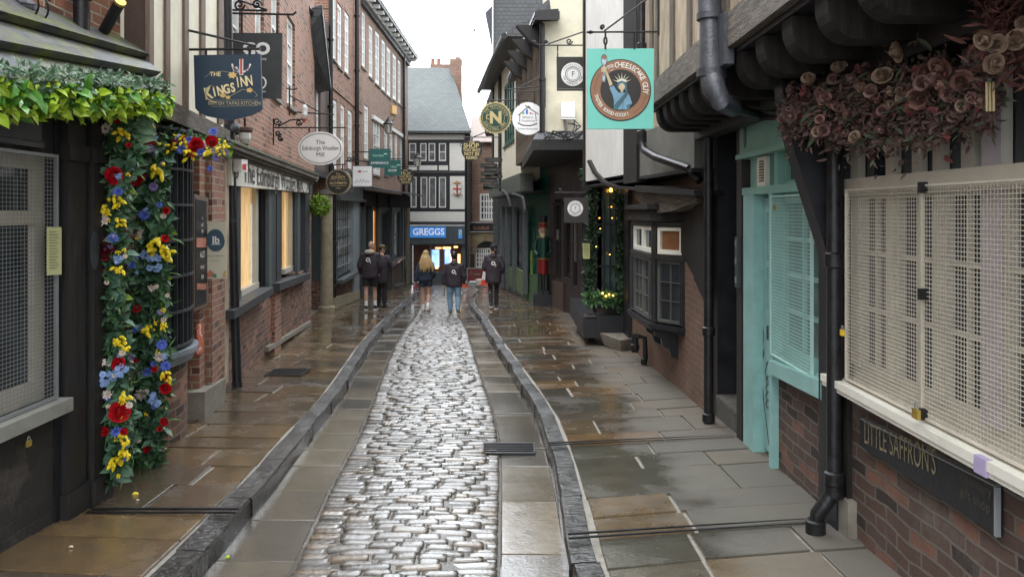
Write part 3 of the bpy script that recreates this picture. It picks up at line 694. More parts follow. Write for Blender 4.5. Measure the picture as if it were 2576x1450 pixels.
# canopy
E0, E1 = W(-120, 232, 3.35), W(398, 252, 5.45); T0, T1 = Vector((-2.94, 3.1, 2.72)), Vector((-2.94, 5.95, 2.86)); E0.x = -2.42; E1.x = -2.50
def canopy(m):
    nn = (T0 - E0).cross(E1 - E0).normalized(); nn = nn if nn.z > 0 else -nn
    for k in range(3):
        a, b = k / 3, (k + 1.25) / 3
        p = [E0.lerp(T0, a), E1.lerp(T1, a), E1.lerp(T1, b), E0.lerp(T0, b)]; lift = nn * .075
        q_ = [p[0] + lift * 1.5, p[1] + lift * 1.5, p[2] + lift * .5, p[3] + lift * .5]
        m.hexa([v - nn * .055 for v in q_] + q_)
c_ = part(A, 'canopy_roof', s_moss, canopy, Fac((-2.5, 0), (-2.5, 5), 1))
part(A, 'canopy_board', m_timberh, lambda m: (m.bar(E0 - UP * .06, E1 - UP * .06, .03, .11), m.bar(E0 - UP * .03 + Vector((-.22, 0, 0)), E1 - UP * .03 + Vector((-.22, 0, 0)), .4, .03)), FA)
t = thing('flood_lamp', W(20, 30, 4.2), 'round wire cage wall lamp above the left canopy', 'lamp')
cc = W(62, 18, 4.6)
def cage(m):
    for k in range(9):
        a = 2 * PI * k / 9; m.tube([cc + Vector((.03 * math.cos(a), -.1, .03 * math.sin(a))), cc + Vector((.11 * math.cos(a), -.04, .09 * math.sin(a))), cc + Vector((.12 * math.cos(a), .04, .10 * math.sin(a)))], .004, 5)
    for rr, y in ((.11, -.04), (.12, .04)): m.tube([cc + Vector((rr * math.cos(2 * PI * i / 20), y, rr * .86 * math.sin(2 * PI * i / 20))) for i in range(21)], .006, 5)
part(t, 'cage', m_iron, cage); part(t, 'housing', m_lead, lambda m: m.ball(cc, .06, .09, .06)); part(t, 'arm', m_iron, lambda m: m.tube([cc, cc + Vector((-.15, .05, .1)), Vector((-2.95, 4.9, 2.95))], .014, 6))
pipe('drainpipe', [FA2.P(FA2.u(205, .07), 6.4, .07), FA2.P(FA2.u(205, .07), 2.72, .07)], .05, 'black drainpipe on the brick wall above the mossy canopy', [(FA2.P(FA2.u(205, .07), 3.05, .07), UP)])
t = thing('flag_pole_holder', W(270, 85, 5.4), 'short black pole stub with yellow end on the brick wall above the canopy', 'flagpole')
part(t, 'pole', m_black, lambda m: m.tube([W(262, 78, 5.45), W(300, 8, 5.3)], .038, 10)); part(t, 'bracket', m_iron, lambda m: (m.tube([W(262, 78, 5.45), W(257, 62, 5.6), W(262, 30, 5.7)], .018, 6), m.tube([W(262, 78, 5.45), W(266, 95, 5.5)], .018, 6)))
part(t, 'end_cap', m_brass, lambda m: m.tube([W(300, 8, 5.3), W(303, 3, 5.29)], .04, 10))
nt_ = thing('paper_notice', FA.pt(137, 700, .09), 'long pale yellow paper notice pinned to the black door', 'notice')
part(nt_, 'sheet', M('yellow_paper', (.50, .52, .26), .8, var=.1), lambda m: m.q(120, 155, 571, (692, 690), .052, .058), FA)
part(nt_, 'printed_lines', M('grey_ink', (.20, .21, .13), .8), lambda m: [m.q(124, 124 + 26 * (.7 + .3 * ((i * 7) % 5) / 5), 582 + i * 7, 584 + i * 7, .0585, .0595) for i in range(14)], FA)
padlock(FA.P(FA.u(16), .36, .12), (1, 0, 0), .035, 'brass padlock hanging under the window at the left edge')
# recessed door between A and B
t = thing('passage_door', (-3.2, 5.5, gz(5.5)), 'narrow dark recessed doorway behind the flower arch', 'doorway')
part(t, 'door', m_black, lambda m: m.box(-3.5, -3.42, 5.05, 5.75, -.6, 2.3)); part(t, 'door_head', m_blackw, lambda m: m.box(-3.42, -2.72, 5.06, 5.74, 2.2, 2.36))

# ============ LEFT B: jettied timber and plaster building
UB0, UB1 = .50, 1.62
FB = Fac((-2.86, 5.6), (-3.36, 8.72), 1); FBu = Fac((-2.74, 5.82), (-3.24, 8.9), 1)
B = thing('timber_framed_inn', FB.P(1.5, gz(7)), 'jettied building with cream plaster, brown studs and a black bow window', 'building')
B.location = FB.P(1.5, gz(7)); OFF[B.name] = B.location.copy()
part(B, 'wall', b_low, lambda m: wall(m, 0, FB.len, -.9, 2.42, [(UB0 + .04, UB1 - .04, .42, 2.3)], dep=.12, solid=2), FB)
part(B, 'upper_wall', m_cream, lambda m: wall(m, 0, FBu.u(562), 2.5, 7, [], dep=.1, solid=1.2), FBu)
part(B, 'side_wall', m_brownwall, lambda m: m.box(-4.2, -2.745, 5.79, 5.822, 2.44, 7))
part(B, 'bressummer', m_timberh, lambda m: (m.fbox(-.03, FBu.u(572), 2.34, 2.5, -.9, .03),), FBu)
for x in (382, 423.5, 470, 512, 556):
    part(B, 'stud', m_studs, lambda m: m.q(x - 5, x + 5.5, -300, (255, 258) if x < 400 else (270 + (x - 420) * .3, 272 + (x - 420) * .3), -.01, .022), FBu)
# bow window
def bowp(s, z, o=0, R=.21): u = lerp(UB0, UB1, s); return FB.P(u, z, (R + o) * math.sin(PI * max(0.0, min(1, s))) ** .6 if 0 < s < 1 else 0 + o * 0)
bw = MB(FB); nb = 11
for i in range(nb + 1): s_ = i / nb; a = bowp(s_, .44); bw.bar(a, bowp(s_, 2.3), .026 if i not in (0, nb) else .06, .03, up=FB.n)
bo = bw.build('bow_window', m_black, B)
for z in (.46, .75, 1.05, 1.35, 1.65, 1.95, 2.28):
    rl = MB(FB)
    for i in range(22): rl.bar(bowp(i / 22, z, .006), bowp((i + 1) / 22, z, .006), .034, .022)
    rl.build('glazing_rail', m_greyd, bo)
pn = MB(FB)
for i in range(22): a, b_ = bowp(i / 22, .46, -.02), bowp((i + 1) / 22, .46, -.02); pn.hexa([a, b_, b_ - FB.n * .01, a - FB.n * .01] + [v + UP * 1.84 for v in (a, b_, b_ - FB.n * .01, a - FB.n * .01)])
pn.build('pane', glass('dark_green_glass', (.012, .02, .02), .06), bo)
part(bo, 'warm_reflection_strip', M('painted_reflection', (.55, .35, .08), .8, emit=.15), lambda m: [m.bar(bowp(k, 1.28, -.012), bowp(k, 1.52, -.012), .05, .006, up=FB.n) for k in (.62, .74)], FB)  # warm reflection on the pane put in as glowing yellow strips
sl = MB(FB)
for k, (o, z0, z1) in enumerate(((.07, .385, .425), (.045, .35, .385), (.02, .31, .35))):
    for i in range(22):
        a, b_ = bowp(i / 22, z0, o), bowp((i + 1) / 22, z0, o); a2, b2 = FB.P(lerp(UB0, UB1, i / 22), z0, -.02), FB.P(lerp(UB0, UB1, (i + 1) / 22), z0, -.02)
        sl.hexa([a2, b2, b_, a] + [v + UP * (z1 - z0) for v in (a2, b2, b_, a)])
sl.build('bow_sill', M('blue_grey_sill', (.24, .27, .31), .35, var=.2), B)
bb = MB(FB)
for i in range(22):
    a, b_ = bowp(i / 22, -.9, -.04), bowp((i + 1) / 22, -.9, -.04); a2, b2 = FB.P(lerp(UB0, UB1, i / 22), -.9, -.02), FB.P(lerp(UB0, UB1, (i + 1) / 22), -.9, -.02)
    bb.hexa([a2, b2, b_, a] + [v + UP * 1.21 for v in (a2, b2, b_, a)])
bb.build('bow_base', b_low, B)
part(B, 'brick_pier', b_wool, lambda m: m.fbox(FB.u(502, .1), FB.u(532, .1), -.9, 2.36, -.1, .10), FB)
part(B, 'brick_pier', b_red, lambda m: (m.fbox(FB.u(534, .16), FB.u(565, .16), -.9, 2.36, -.1, .16)), FB)
part(B, 'plinth', m_stoneg, lambda m: m.q(515, 568, (985, 950), (1075, 1020), -.1, .2), FB)
part(B, 'corner_post', m_creamd, lambda m: m.q(566, 576, (330, 331), (970, 955), -.1, .10), FB)

# menu board and white sign
F1 = Fac((-2.74, 5.6), (-3.2, 8.72), 1)
t = thing('menu_board', F1.pt(505, 780), 'tall narrow black menu board in a brown frame beside the bow window', 'sign')
part(t, 'frame', m_studs, lambda m: m.q(489, 524, (487, 497), (783, 768), -.03, .0), F1); part(t, 'board', m_black, lambda m: m.q(493, 520, (500, 507), (772, 760), -.01, .006), F1)
def menu(m):
    for i, (s, z) in enumerate((('A', 548), ('HOT', 566), ('PIES', 582))): ftext(m, s, F1.u(507), F1.z(507, z), .045, .009)
    for s, z, k in (('ALES', 640, .085), ('WINES', 672, .05), ('GIN', 696, .06)): ftext(m, s, F1.u(507), F1.z(507, z), k, .009, bold=.01)
part(t, 'lettering', m_white, menu, F1)
part(t, 'orange_panel', M('salmon_print', (.55, .22, .15), .7), lambda m: (m.q(495, 519, 598, 622, .006, .0085), m.q(496, 519, 712, 728, .006, .0085)), F1)
F2 = Fac((-2.62, 5.6), (-3.05, 8.72), 1)
S2 = Sgn(541, 630, 7.7, yaw=.25)
t = thing('white_wall_sign', S2.p(541, 700), 'white rectangular projecting sign with a round navy emblem on the brick pier', 'sign')
part(t, 'board', m_creamr, lambda m: S2.poly(m, [(515, 557), (568, 557), (568, 701), (517, 700)], -.02, 0))
part(t, 'emblem', M('navy_print', (.03, .08, .13), .5), lambda m: S2.poly(m, [(542 + 22 * math.cos(a) * (1 + .05 * math.sin(2 * a)), 604 + 28 * math.sin(a)) for a in [2 * PI * i / 30 for i in range(30)]], 0, .003))
part(t, 'lettering', m_white, lambda m: (S2.text(m, 'lb', 543, 604, 25, .005, bold=.03), S2.poly(m, [(533, 613), (554, 613), (554, 615), (533, 615)], .003, .005)))
part(t, 'small_print', m_greyd, lambda m: (S2.text(m, 'Tattoo Collective', 541, 643, 5.5, .003), S2.text(m, 'book online', 541, 655, 4, .003)))
for c, pl in (((.55, .2, .12), [(520, 690), (528, 678), (537, 684), (540, 695), (522, 697)]), ((.08, .3, .2), [(534, 696), (538, 686), (545, 690), (544, 698)]), ((.6, .4, .15), [(558, 697), (562, 682), (567, 680), (567, 698)])):
    part(t, 'print_shape', M('print_%d' % int(c[0] * 100), c, .6), lambda m: S2.poly(m, pl, 0, .003))
part(t, 'bracket', m_iron, lambda m: m.bar(S2.p(560, 600, -.02), S2.p(560, 600, -.02) + Vector((-.35, .25, 0)), .02))
t = thing('orange_sticker_panel', FB.pt(503, 800, .12), 'worn orange plastic strip on the brick pier below the menu board', 'panel')
part(t, 'strip', M('orange_plastic', (.55, .12, .05), .5, spots=((.8, .8, .78), 14, .55)), lambda m: m.q(497, 511, (815, 812), (892, 884), .102, .115), FB)

# ============ LEFT C: brick house with knitwear shop
FC = Fac((-3.36, 9.0), (-4.52, 17.3), 1)
Cc = thing('brick_shop_house', FC.P(3, gz(12)), 'long red brick house with sash windows over a shop with a cream name board', 'building')
sillz = [.40, .34]
wins = [FC.rc(600, 690, 487, 745, at=640), FC.rc(707, 778, 492, 712, at=740)]
wins = [(wins[0][0], wins[0][1], .47, 1.86), (wins[1][0], wins[1][1], .40, 1.88)]
dispo = (FC.u(600), FC.u(777))
upw = [(FC.u(582), FC.u(611), 3.32, 5.6), (FC.u(642), FC.u(664), 3.4, 5.7), (FC.u(683), FC.u(703), 3.45, 5.75), (FC.u(722), FC.u(742), FC.z(731, 268), FC.z(731, 45))]
part(Cc, 'wall', b_wool, lambda m: (wall(m, 0, FC.len + .6, 2.5, 8.5, upw, dep=.22, solid=2)), FC)
part(Cc, 'base_wall', b_low, lambda m: wall(m, 0, FC.len, -1.8, 2.5, [(FC.u(597), FC.u(778), .36, 2.3)], dep=.5, solid=2), FC)
for i, r_ in enumerate(upw): sash(Cc, FC, r_, -.05, 2, 4, m_white, m_glassn, .07, .03, sill=m_stoneg)
part(Cc, 'corner_pier', b_red, lambda m: m.fbox(FC.u(690, .04), FC.u(706, .04), -1.6, .36, -.05, .05), FC)
part(Cc, 'shop_post', m_greyd, lambda m: [m.fbox(FC.u(a, .03), FC.u(b, .03), .33, 2.32, -.3, .03) for a, b in ((597, 606), (682, 694), (697, 708), (769, 779))], FC)
part(Cc, 'mullion', m_slategrey, lambda m: [m.fbox(FC.u(a), FC.u(b), .40, 2.0, -.02, .035) for a, b in ((671, 679), (744, 751))], FC)
part(Cc, 'window_head', m_greyd, lambda m: m.fbox(FC.u(594), FC.u(780), 1.98, 2.3, -.35, .05), FC)
m_warm = M('lit_yellow_blind', (.85, .60, .30), .8, var=.25, uv=True, stretch=(14, 1, 1), scale=2, bmp=0, emit=.17, c2=(.60, .33, .12))
for (xa, xb, u_s) in ((606, 650, 0), (715, 737, 1)):
    z0, z1 = (.46, 1.95)
    w = MB(FC); w.fbox(FC.u(xa, -.06), FC.u(xb, -.06), z0, z0 + .09, -.4, -.05); w.fbox(FC.u(xb - 6 if u_s == 0 else xb - 4, -.06), FC.u(xb, -.06), z0 + .09, z1, -.4, -.06)
    d = w.build('display_window', m_creampaint, Cc)
    part(d, 'lit_blind', m_warm, lambda m: m.fbox(FC.u(xa, -.12), FC.u(xb - 6, -.12), z0 + .09, z1, -.16, -.12), FC)
    part(d, 'white_blind', M('lit_white_blind', (.8, .74, .6), .8, emit=.12), lambda m: m.fbox(FC.u(xa + (xb - xa) * .56, -.11), FC.u(xa + (xb - xa) * .86, -.11), z0 + .09, z1 - .25, -.118, -.112), FC)
part(Cc, 'pane', m_glass, lambda m: (m.fbox(FC.u(650), FC.u(683), .42, 1.98, -.14, -.12), m.fbox(FC.u(737), FC.u(770), .36, 1.98, -.14, -.12)), FC)
part(Cc, 'sill', m_greyd, lambda m: (m.q(590, 689, (780, 721), (790 + 12, 738), -.2, .16), m.q(704, 781, (712, 686), (731, 702), -.2, .14)), FC)
part(Cc, 'name_board', M('cream_board', (.78, .77, .70), .6, var=.1, grime=.2), lambda m: m.q(583, 776, (392, 447), (466, 484), -.05, .10), FC)
part(Cc, 'cornice', m_timberh, lambda m: (m.q(570, 802, (352, 442), (366, 452), -.05, .24), m.q(574, 798, (368, 452), (380, 458), -.05, .19), m.q(578, 792, (380, 457), (392, 464), -.05, .14)), FC)
part(Cc, 'cornice_lead', s_moss, lambda m: m.q(570, 802, (345, 438), (352, 442), -.05, .26), FC)
FCn = Fac(tuple(FC.P(0, 0, .105))[:2], tuple(FC.P(8, 0, .105))[:2], 1)
def wm(m):
    s = 'The Edinburgh Woollen Mill'; u0, u1 = FCn.u(612), FCn.u(758); v, f = text2d(s, 1, bold=.004, align='LEFT'); W_ = max(a for a, _ in v)
    m.add([FCn.P(lerp(u0, u1, a / W_), lerp(FCn.z(612, 432), FCn.z(758, 468), a / W_) + b * .42, .004) for a, b in v], f)
part(Cc, 'lettering', M('dark_letter', (.10, .09, .085), .6), wm, FCn)
def med(m):
    for x, y in ((593, 422), (767, 466)):
        u, z = FCn.u(x), FCn.z(x, y); n = 24; ru = abs(FCn.u(x + 8) - FCn.u(x - 8)) / 2; rz = 28 / PF * FCn.D(x) if x < 600 else 20 / PF * FCn.D(x)
        for i in range(n):
            a, b_ = 2 * PI * i / n, 2 * PI * (i + 1) / n
            m.sheet([FCn.P(u + ru * math.cos(a), z + rz * math.sin(a), .004), FCn.P(u + ru * math.cos(b_), z + rz * math.sin(b_), .004), FCn.P(u + ru * .8 * math.cos(b_), z + rz * .85 * math.sin(b_), .004), FCn.P(u + ru * .8 * math.cos(a), z + rz * .85 * math.sin(a), .004)])
part(Cc, 'medallion', m_greyp, med, FCn)
t = thing('alarm_box', FC.pt(615, 430, .2), 'small white and red alarm box on the cream name board', 'alarm box')
part(t, 'casing', m_white, lambda m: m.q(608, 623, (400, 402), (432, 433), .105, .2), FC); part(t, 'red_badge', M('red_plastic', (.6, .03, .03), .4), lambda m: m.q(611, 620, (412, 412), (426, 427), .2, .206), FC)
part(Cc, 'kerb_stone', m_stoneg, lambda m: m.q(676, 784, (872, 806), (884, 815), -.02, .06), FC)

# ============ LEFT M: small house with deep eaves over the passage, passage, stone column
FM = Fac((-4.62, 17.35), (-4.98, 20.9), 1)
Mh = thing('small_eaves_house', FM.P(1.5, gz(19)), 'narrow brown rendered house with a deep dark gutter between the brick buildings', 'building')
part(Mh, 'wall', m_brownwall, lambda m: wall(m, 0, FM.len, 2.6, 6.6, [(1.3, 2.0, 3.3, 4.6)], dep=.15, solid=1.5), FM)
sash(Mh, FM, (1.3, 2.0, 3.3, 4.6), -.06, 2, 4, m_white, m_glassn, .05, .02)
ev = [FM.P(-.15, 6.35, .0), FM.P(3.3, 5.0, 0)]
def eave(m):
    a, b_ = FM.P(-.2, FM.z(768, 22), 0), FM.P(FM.u(829, .3), FM.z(829, 225, .3), 0); o = FM.n
    m.hexa([a - UP * .55, b_ - UP * .1, b_ + o * .34 - UP * .02, a + o * .36 - UP * .02, a, b_ + UP * .1, b_ + o * .34 + UP * .1, a + o * .36 + UP * .12])
part(Mh, 'roof_soffit', s_dark, eave, FM)
part(Mh, 'gutter', m_irong, lambda m: m.tube([W(772, 22, 16.9), W(800, 62, 17.9), W(816, 120, 18.7), W(828, 185, 19.6)], .09, 8), FM)
part(Mh, 'passage_wall', m_black, lambda m: m.box(-6.2, -4.75, 17.4, 17.5, -2, 2.6)); part(Mh, 'passage_back', m_black, lambda m: m.box(-6.3, -6.2, 17.4, 20.9, -2, 2.6))
part(Mh, 'passage_ceiling', m_blackw, lambda m: m.fbox(0, FM.len, 2.45, 2.62, -1.5, .05), FM)
part(Mh, 'railing', m_iron, lambda m: [m.fbox(u, u + .04, -1.2, .3 + .1 * k, -.25, -.2) for k, u in enumerate((.2, .6, 1.0, 1.4))], FM)
t = thing('stone_column', W(824, 779, 20.4), 'round pale stone column beside the dark passage', 'column')
cb = W(822, 779, 20.3); cb.z = gz(20.3)
part(t, 'shaft', m_stone, lambda m: m.lathe(cb, [(.17, 0), (.165, .6), (.155, 2.9), (.155, 3.1)], 14), smooth=True); part(t, 'base', m_stone, lambda m: m.lathe(cb, [(.22, 0), (.22, .12), (.18, .16)], 14)); part(t, 'capital', m_stoneg, lambda m: m.box(cb.x - .2, cb.x + .2, cb.y - .2, cb.y + .2, cb.z + 3.1, cb.z + 3.22))
pp = [W(841, y, 20.9) for y in (470, 782)]
pipe('drainpipe', pp, .055, 'black drainpipe between the stone column and the grey shop', [(W(841, 610, 20.9), UP), (W(841, 720, 20.9), UP)])
pt_ = W(833, 655, 20.6); t = thing('paper_notice', pt_, 'pale yellow notice tied to the drainpipe by the stone column', 'notice'); sg = Sgn(833, 642, 20.75)
part(t, 'sheet', m_blossom.get('x') or M('yellow_card', (.52, .54, .24), .8), lambda m: sg.poly(m, [(828, 606 + 20), (837, 606 + 20), (836, 658), (829, 656)], -.01, 0))

# ============ LEFT E: Georgian terrace, two parts
FE = Fac((-4.98, 20.9), (-5.28, 27.0), 1); FE2 = Fac((-5.28, 27.0), (-5.18, 38.2), 1)
def seg(F, rows, name, label, x0, x1, ztop, wins_):
    root = thing(name, F.P(2, F.g(2)), label, 'building')
    hs = []
    for (xa, xb, yt, yb) in wins_:
        r_ = F.rc(xa, xb, yt, yb); hs.append((min(r_[0], r_[1]), max(r_[0], r_[1]), r_[2], r_[3]))
    part(root, 'wall', b_red if name == 'georgian_house' else b_far, lambda m: wall(m, 0, F.len, 2.0, ztop, hs, dep=.15, solid=3), F)
    for r_ in hs: sash(root, F, r_, -.02, 2, 4, m_white, m_glassn, min(.16, (r_[1] - r_[0]) * .16), .05, sill=m_stoneg, lintel=b_wool if name == 'georgian_house' else None)
    return root
E1_ = seg(FE, 2, 'georgian_house', 'taller red brick Georgian house beside the long drainpipe with white sash windows', 830, 895, 10.6,
    [(838, 846, -60, 152), (849, 860, 13, 170), (867, 878, 33, 187), (838, 848, 252, 428), (857, 867, 264, 425), (875, 886, 278, 425)])
E2_ = seg(FE2, 2, 'brick_terrace', 'far red brick terrace with dark cornice and rows of white sash windows', 895, 1018, 9.1,
    [(908.5, 919, 30, 170), (928, 938, 66, 196), (944, 955, 82, 214), (960, 969.5, 102, 230), (973, 983, 121, 243), (988, 997, 138, 253), (1001, 1008.5, 153, 262),
     (916, 927, 266, 400), (939, 957, 298, 440), (967, 975, 332, 440), (980, 988, 336, 436), (993, 1000, 338, 432), (1006, 1012, 343, 430)])
part(E1_, 'string_course', b_wool, lambda m: m.fbox(0, FE.len, 5.0, 5.2, 0, .04), FE)
part(E2_, 'string_course', m_white, lambda m: (m.fbox(FE2.u(935), FE2.u(1016), 5.05, 5.2, 0, .08)), FE2)
part(E2_, 'cornice', m_greyd, lambda m: (m.fbox(-.3, FE2.len + .1, 9.1, 9.22, -.4, .5), m.fbox(-.3, FE2.len + .1, 8.78, 8.95, -.05, .12)), FE2)
part(E2_, 'gutter', m_white, lambda m: (m.fbox(-.3, FE2.len + .12, 9.22, 9.36, .34, .52), m.fbox(-.2, FE2.len, 8.95, 9.098, -.05, .2)), FE2)
part(E2_, 'eaves_bracket', m_white, lambda m: [m.fbox(u, u + .12, 8.96, 9.1, .2, .46) for u in [i * .9 for i in range(13)]], FE2)
part(E2_, 'roof', s_slate, lambda m: m.hexa([FE2.P(0, 9.225, .3), FE2.P(FE2.len, 9.225, .3), FE2.P(FE2.len, 9.225, -3), FE2.P(0, 9.225, -3), FE2.P(0, 9.3, .3), FE2.P(FE2.len, 9.3, .3), FE2.P(FE2.len, 11, -3), FE2.P(0, 11, -3)]), FE2)
def vpipe(F, x, z0, z1, o, label, r=.05): 
    u = F.u(x, o); return pipe('drainpipe', [F.P(u, z1, o), F.P(u, z0, o)], r, label, [(F.P(u, lerp(z0, z1, k), o), UP) for k in (.25, .5, .75)])
vpipe(FE, 832, 2.6, 9.8, .09, 'long black drainpipe at the near corner of the Georgian house', .06)
vpipe(FE, 898, 2.6, 9.8, .10, 'black drainpipe between the two Georgian brick fronts', .07)
vpipe(FE2, 1016, -1.5, 9.1, .10, 'black drainpipe at the far end of the brick terrace', .07)
t = thing('alarm_box', FE2.pt(993, 288, .1), 'yellow alarm box high on the far brick terrace', 'alarm box')
part(t, 'casing', M('yellow_plastic', (.75, .38, .02), .4), lambda m: m.q(987, 999, (265, 267), (286, 288), .0, .07), FE2)
# LEFT D: shopfronts under the terrace
FD = Fac((-4.9, 21.2), (-5.22, 26.4), 1)
Dh = thing('grey_shopfront', FD.P(2, FD.g(2)), 'blue grey shopfront with a barred window and small letters on its fascia', 'shop')
bwn = FD.rc(846, 886, 500, 692); dw = (FD.u(892), FD.u(903), gz(25.5), 1.9)
part(Dh, 'wall', b_low, lambda m: wall(m, 0, FD.u(905), -2.5, bwn[2], [], dep=.3, solid=1), FD)
part(Dh, 'shopfront', m_slategrey, lambda m: wall(m, 0, FD.u(909), bwn[2] - .001, 2.0, [(bwn[0], bwn[1], bwn[2], bwn[3])], dep=.2, solid=1, o=.03), FD)
part(Dh, 'fascia', m_greyd, lambda m: (m.fbox(-.1, FD.u(909), 2.0, 2.62, -.1, .12), m.fbox(-.15, FD.u(912), 2.62, 2.74, -.1, .35), m.fbox(-.1, FD.u(909), 1.9, 1.998, -.1, .18)), FD)
sash(Dh, FD, bwn, -.06, 8, 4, m_greyd, m_glassn, .05, .03, mid=False)
part(Dh, 'bar', m_wireg, lambda m: [m.fbox(bwn[0], bwn[1], z - .012, z + .012, -.03, -.01) for z in (0, .55, 1.1)], FD)
part(Dh, 'sill', m_slategrey, lambda m: m.fbox(bwn[0] - .1, bwn[1] + .2, bwn[2] - .1, bwn[2] - .002, -.1, .22), FD)
part(Dh, 'plinth', m_stone, lambda m: m.q(845, 906, (748, 730), (778, 750), -.1, .1), FD)
part(Dh, 'door', M('pale_grey_door', (.25, .29, .31), .5), lambda m: m.q(889, 904, (506, 504), (752, 742), -.1, .045), FD)
part(Dh, 'lettering', m_wireg, lambda m: ftext(m, '37 THE 39', FD.u(870), 2.3, .4, .124, bold=.01), FD)
FS = Fac((-5.24, 26.45), (-5.12, 38.2), 1)
Sh = thing('dark_shopfront_row', FS.P(4, FS.g(4)), 'row of dark wooden shopfronts under the brick terrace with an orange door', 'shop')
hol = [(FS.u(911), FS.u(927), -.55, 1.9), (FS.u(937), FS.u(950), -1.3, 1.8), (FS.u(955), FS.u(980), -.6, 1.6), (FS.u(989), FS.u(1006), -.5, 1.55)]
part(Sh, 'shopfront', m_greyd, lambda m: wall(m, 0, FS.len - .9, -2.5, 2.3, hol, dep=.25, solid=1), FS)
part(Sh, 'stall_riser', m_brownwall, lambda m: [m.fbox(FS.u(a), FS.u(b), -2.3, FS.z((a + b) / 2, 668 if a < 970 else 655), 0, .04) for a, b in ((952, 981), (986, 1008))], FS)
sash(Sh, FS, hol[0], -.1, 2, 4, M('dark_teal_paint', (.05, .12, .12), .5), m_glassg, .08, .05, mid=False)
part(Sh, 'door', M('orange_varnished_door', (.42, .16, .05), .4), lambda m: (wall(m, hol[1][0], hol[1][1], hol[1][2], hol[1][3], [(hol[1][0] + .2, hol[1][1] - .2, -.5, 1.6)], dep=.05, solid=0, o=-.05)), FS)
part(Sh, 'lit_glass', M('warm_lit_glass', (.8, .5, .2), .5, emit=.5, c2=(.4, .22, .1)), lambda m: m.fbox(hol[1][0], hol[1][1], -1.3, 1.8, -.13, -.105), FS)
sash(Sh, FS, hol[2], -.1, 2, 1, m_greyd, m_glass, .1, .08, mid=False); sash(Sh, FS, hol[3], -.1, 2, 2, m_greyd, m_glassn, .1, .08, mid=False)
part(Sh, 'pilaster', m_slategrey, lambda m: [m.fbox(FS.u(x), FS.u(x) + .25, -2.4, 2.2, 0, .1) for x in (909, 929, 950, 981, 1009)], FS)
part(Sh, 'sill', m_greyp, lambda m: [m.fbox(FS.u(a), FS.u(b), FS.z((a + b) / 2, y), FS.z((a + b) / 2, y) + .1, 0, .25) for a, b, y in ((952, 981, 668), (986, 1008, 655))], FS)
part(Sh, 'fascia', m_timberd, lambda m: (m.fbox(-.1, FS.len - .8, 1.75, 2.3, 0, .18), [m.fbox(FS.u(a), FS.u(b), 1.8, 2.2, .18, .24) for a, b in ((935, 945), (965, 985))]), FS)
part(Sh, 'canopy', m_lead, lambda m: m.hexa([FS.P(-.2, 2.42, 0), FS.P(11, 2.42, 0), FS.P(11, 2.3, .8), FS.P(-.2, 2.3, .8), FS.P(-.2, 2.5, 0), FS.P(11, 2.5, 0), FS.P(11, 2.36, .8), FS.P(-.2, 2.36, .8)]), FS)
part(Sh, 'step', m_stoned, lambda m: (m.fbox(FS.u(937), FS.u(950), -2.2, -1.42, 0, .3), m.fbox(FS.u(985), FS.u(1000), -2.2, -1.62, 0, .35)), FS)
part(Sh, 'quoins', b_ston, lambda m: m.fbox(FS.len - .9, FS.len, -2.5, 2.5, -2, .05), FS)
# ============ END: timber framed bakery
FG = Fac((-6.6, 39.0), (-2.13, 39.0), 1)
G = thing('timber_framed_bakery', (-4.2, 39, -2.13), 'black and white timber framed building with slate roof closing the end of the street', 'building')
gx = lambda x: FG.u(x); gzz = lambda y: FG.z(1100, y)
tw = [(gx(a), gx(b), gzz(405), gzz(360)) for a, b in ((1029, 1047), (1057, 1073), (1078, 1095), (1104, 1122))]
lw = [(gx(a), gx(b), gzz(522), gzz(445)) for a, b in ((1033, 1048), (1058, 1075), (1079, 1097), (1104, 1122))]
part(G, 'wall', m_black, lambda m: wall(m, 0, FG.len, gzz(566), gzz(335), tw + lw, dep=.15, solid=5), FG)
for r_ in tw: sash(G, FG, r_, .0, 1, 1, m_white, m_glassk, .05, .03)
for r_ in lw: sash(G, FG, r_, .0, 1, 1, m_white, m_glassk, .05, .03, mid=False)
part(G, 'plaster_panel', m_white, lambda m: [m.fbox(gx(a), gx(b), gzz(d), gzz(c), 0, .03) for a, b, c, d in ((1010, 1169, 338, 351), (1131, 1169, 360, 429), (1028, 1052, 416, 428), (1055, 1100, 416, 428), (1104, 1127, 416, 428), (1132, 1169, 443, 526), (1010, 1169, 532, 557))], FG)
part(G, 'beam', m_greyd, lambda m: [m.fbox(0, FG.len, gzz(d), gzz(c), -.1, .08) for c, d in ((329, 337), (430, 436), (558, 566))] + [m.fbox(gx(1170), gx(1179), -2.2, gzz(336), -.1, .12)], FG)
part(G, 'downpipe', m_black, lambda m: m.tube([FG.P(gx(1173), 5.4, .2), FG.P(gx(1173), -2.1, .2)], .05, 8), FG)
part(G, 'roof', s_slate, lambda m: m.hexa([(-9, 38.6, 5.5), (-2.05, 38.6, 5.5), (-3.45, 43.2, 9.5), (-9, 43.2, 9.65), (-9, 38.6, 5.62), (-2.05, 38.6, 5.62), (-3.45, 43.2, 9.62), (-9, 43.2, 9.77)]), Fac((-9, 38.6), (-2, 38.6), 1))
part(G, 'gable_wall', b_far, lambda m: m.prism([(-2.13, 39.2, -2), (-2.13, 43.2, -2), (-3.5, 43.2, 9.4), (-2.13, 39.2, 5.6)], (-.2, 0, 0)))
ch = MB(); c1, c2_ = W(1135, 0, 43.6).x, W(1160, 0, 43.6).x; zt = lambda y, D=43.6: CZ - (y - PH) / PF * D
ch.box(c1, c2_, 43.4, 44.2, 5, zt(160)); ch.box(c1 - .06, c2_ + .06, 43.34, 44.26, zt(160), zt(150)); ch.box(c1 + .25, c2_ - .05, 43.5, 44.1, zt(150), zt(144))
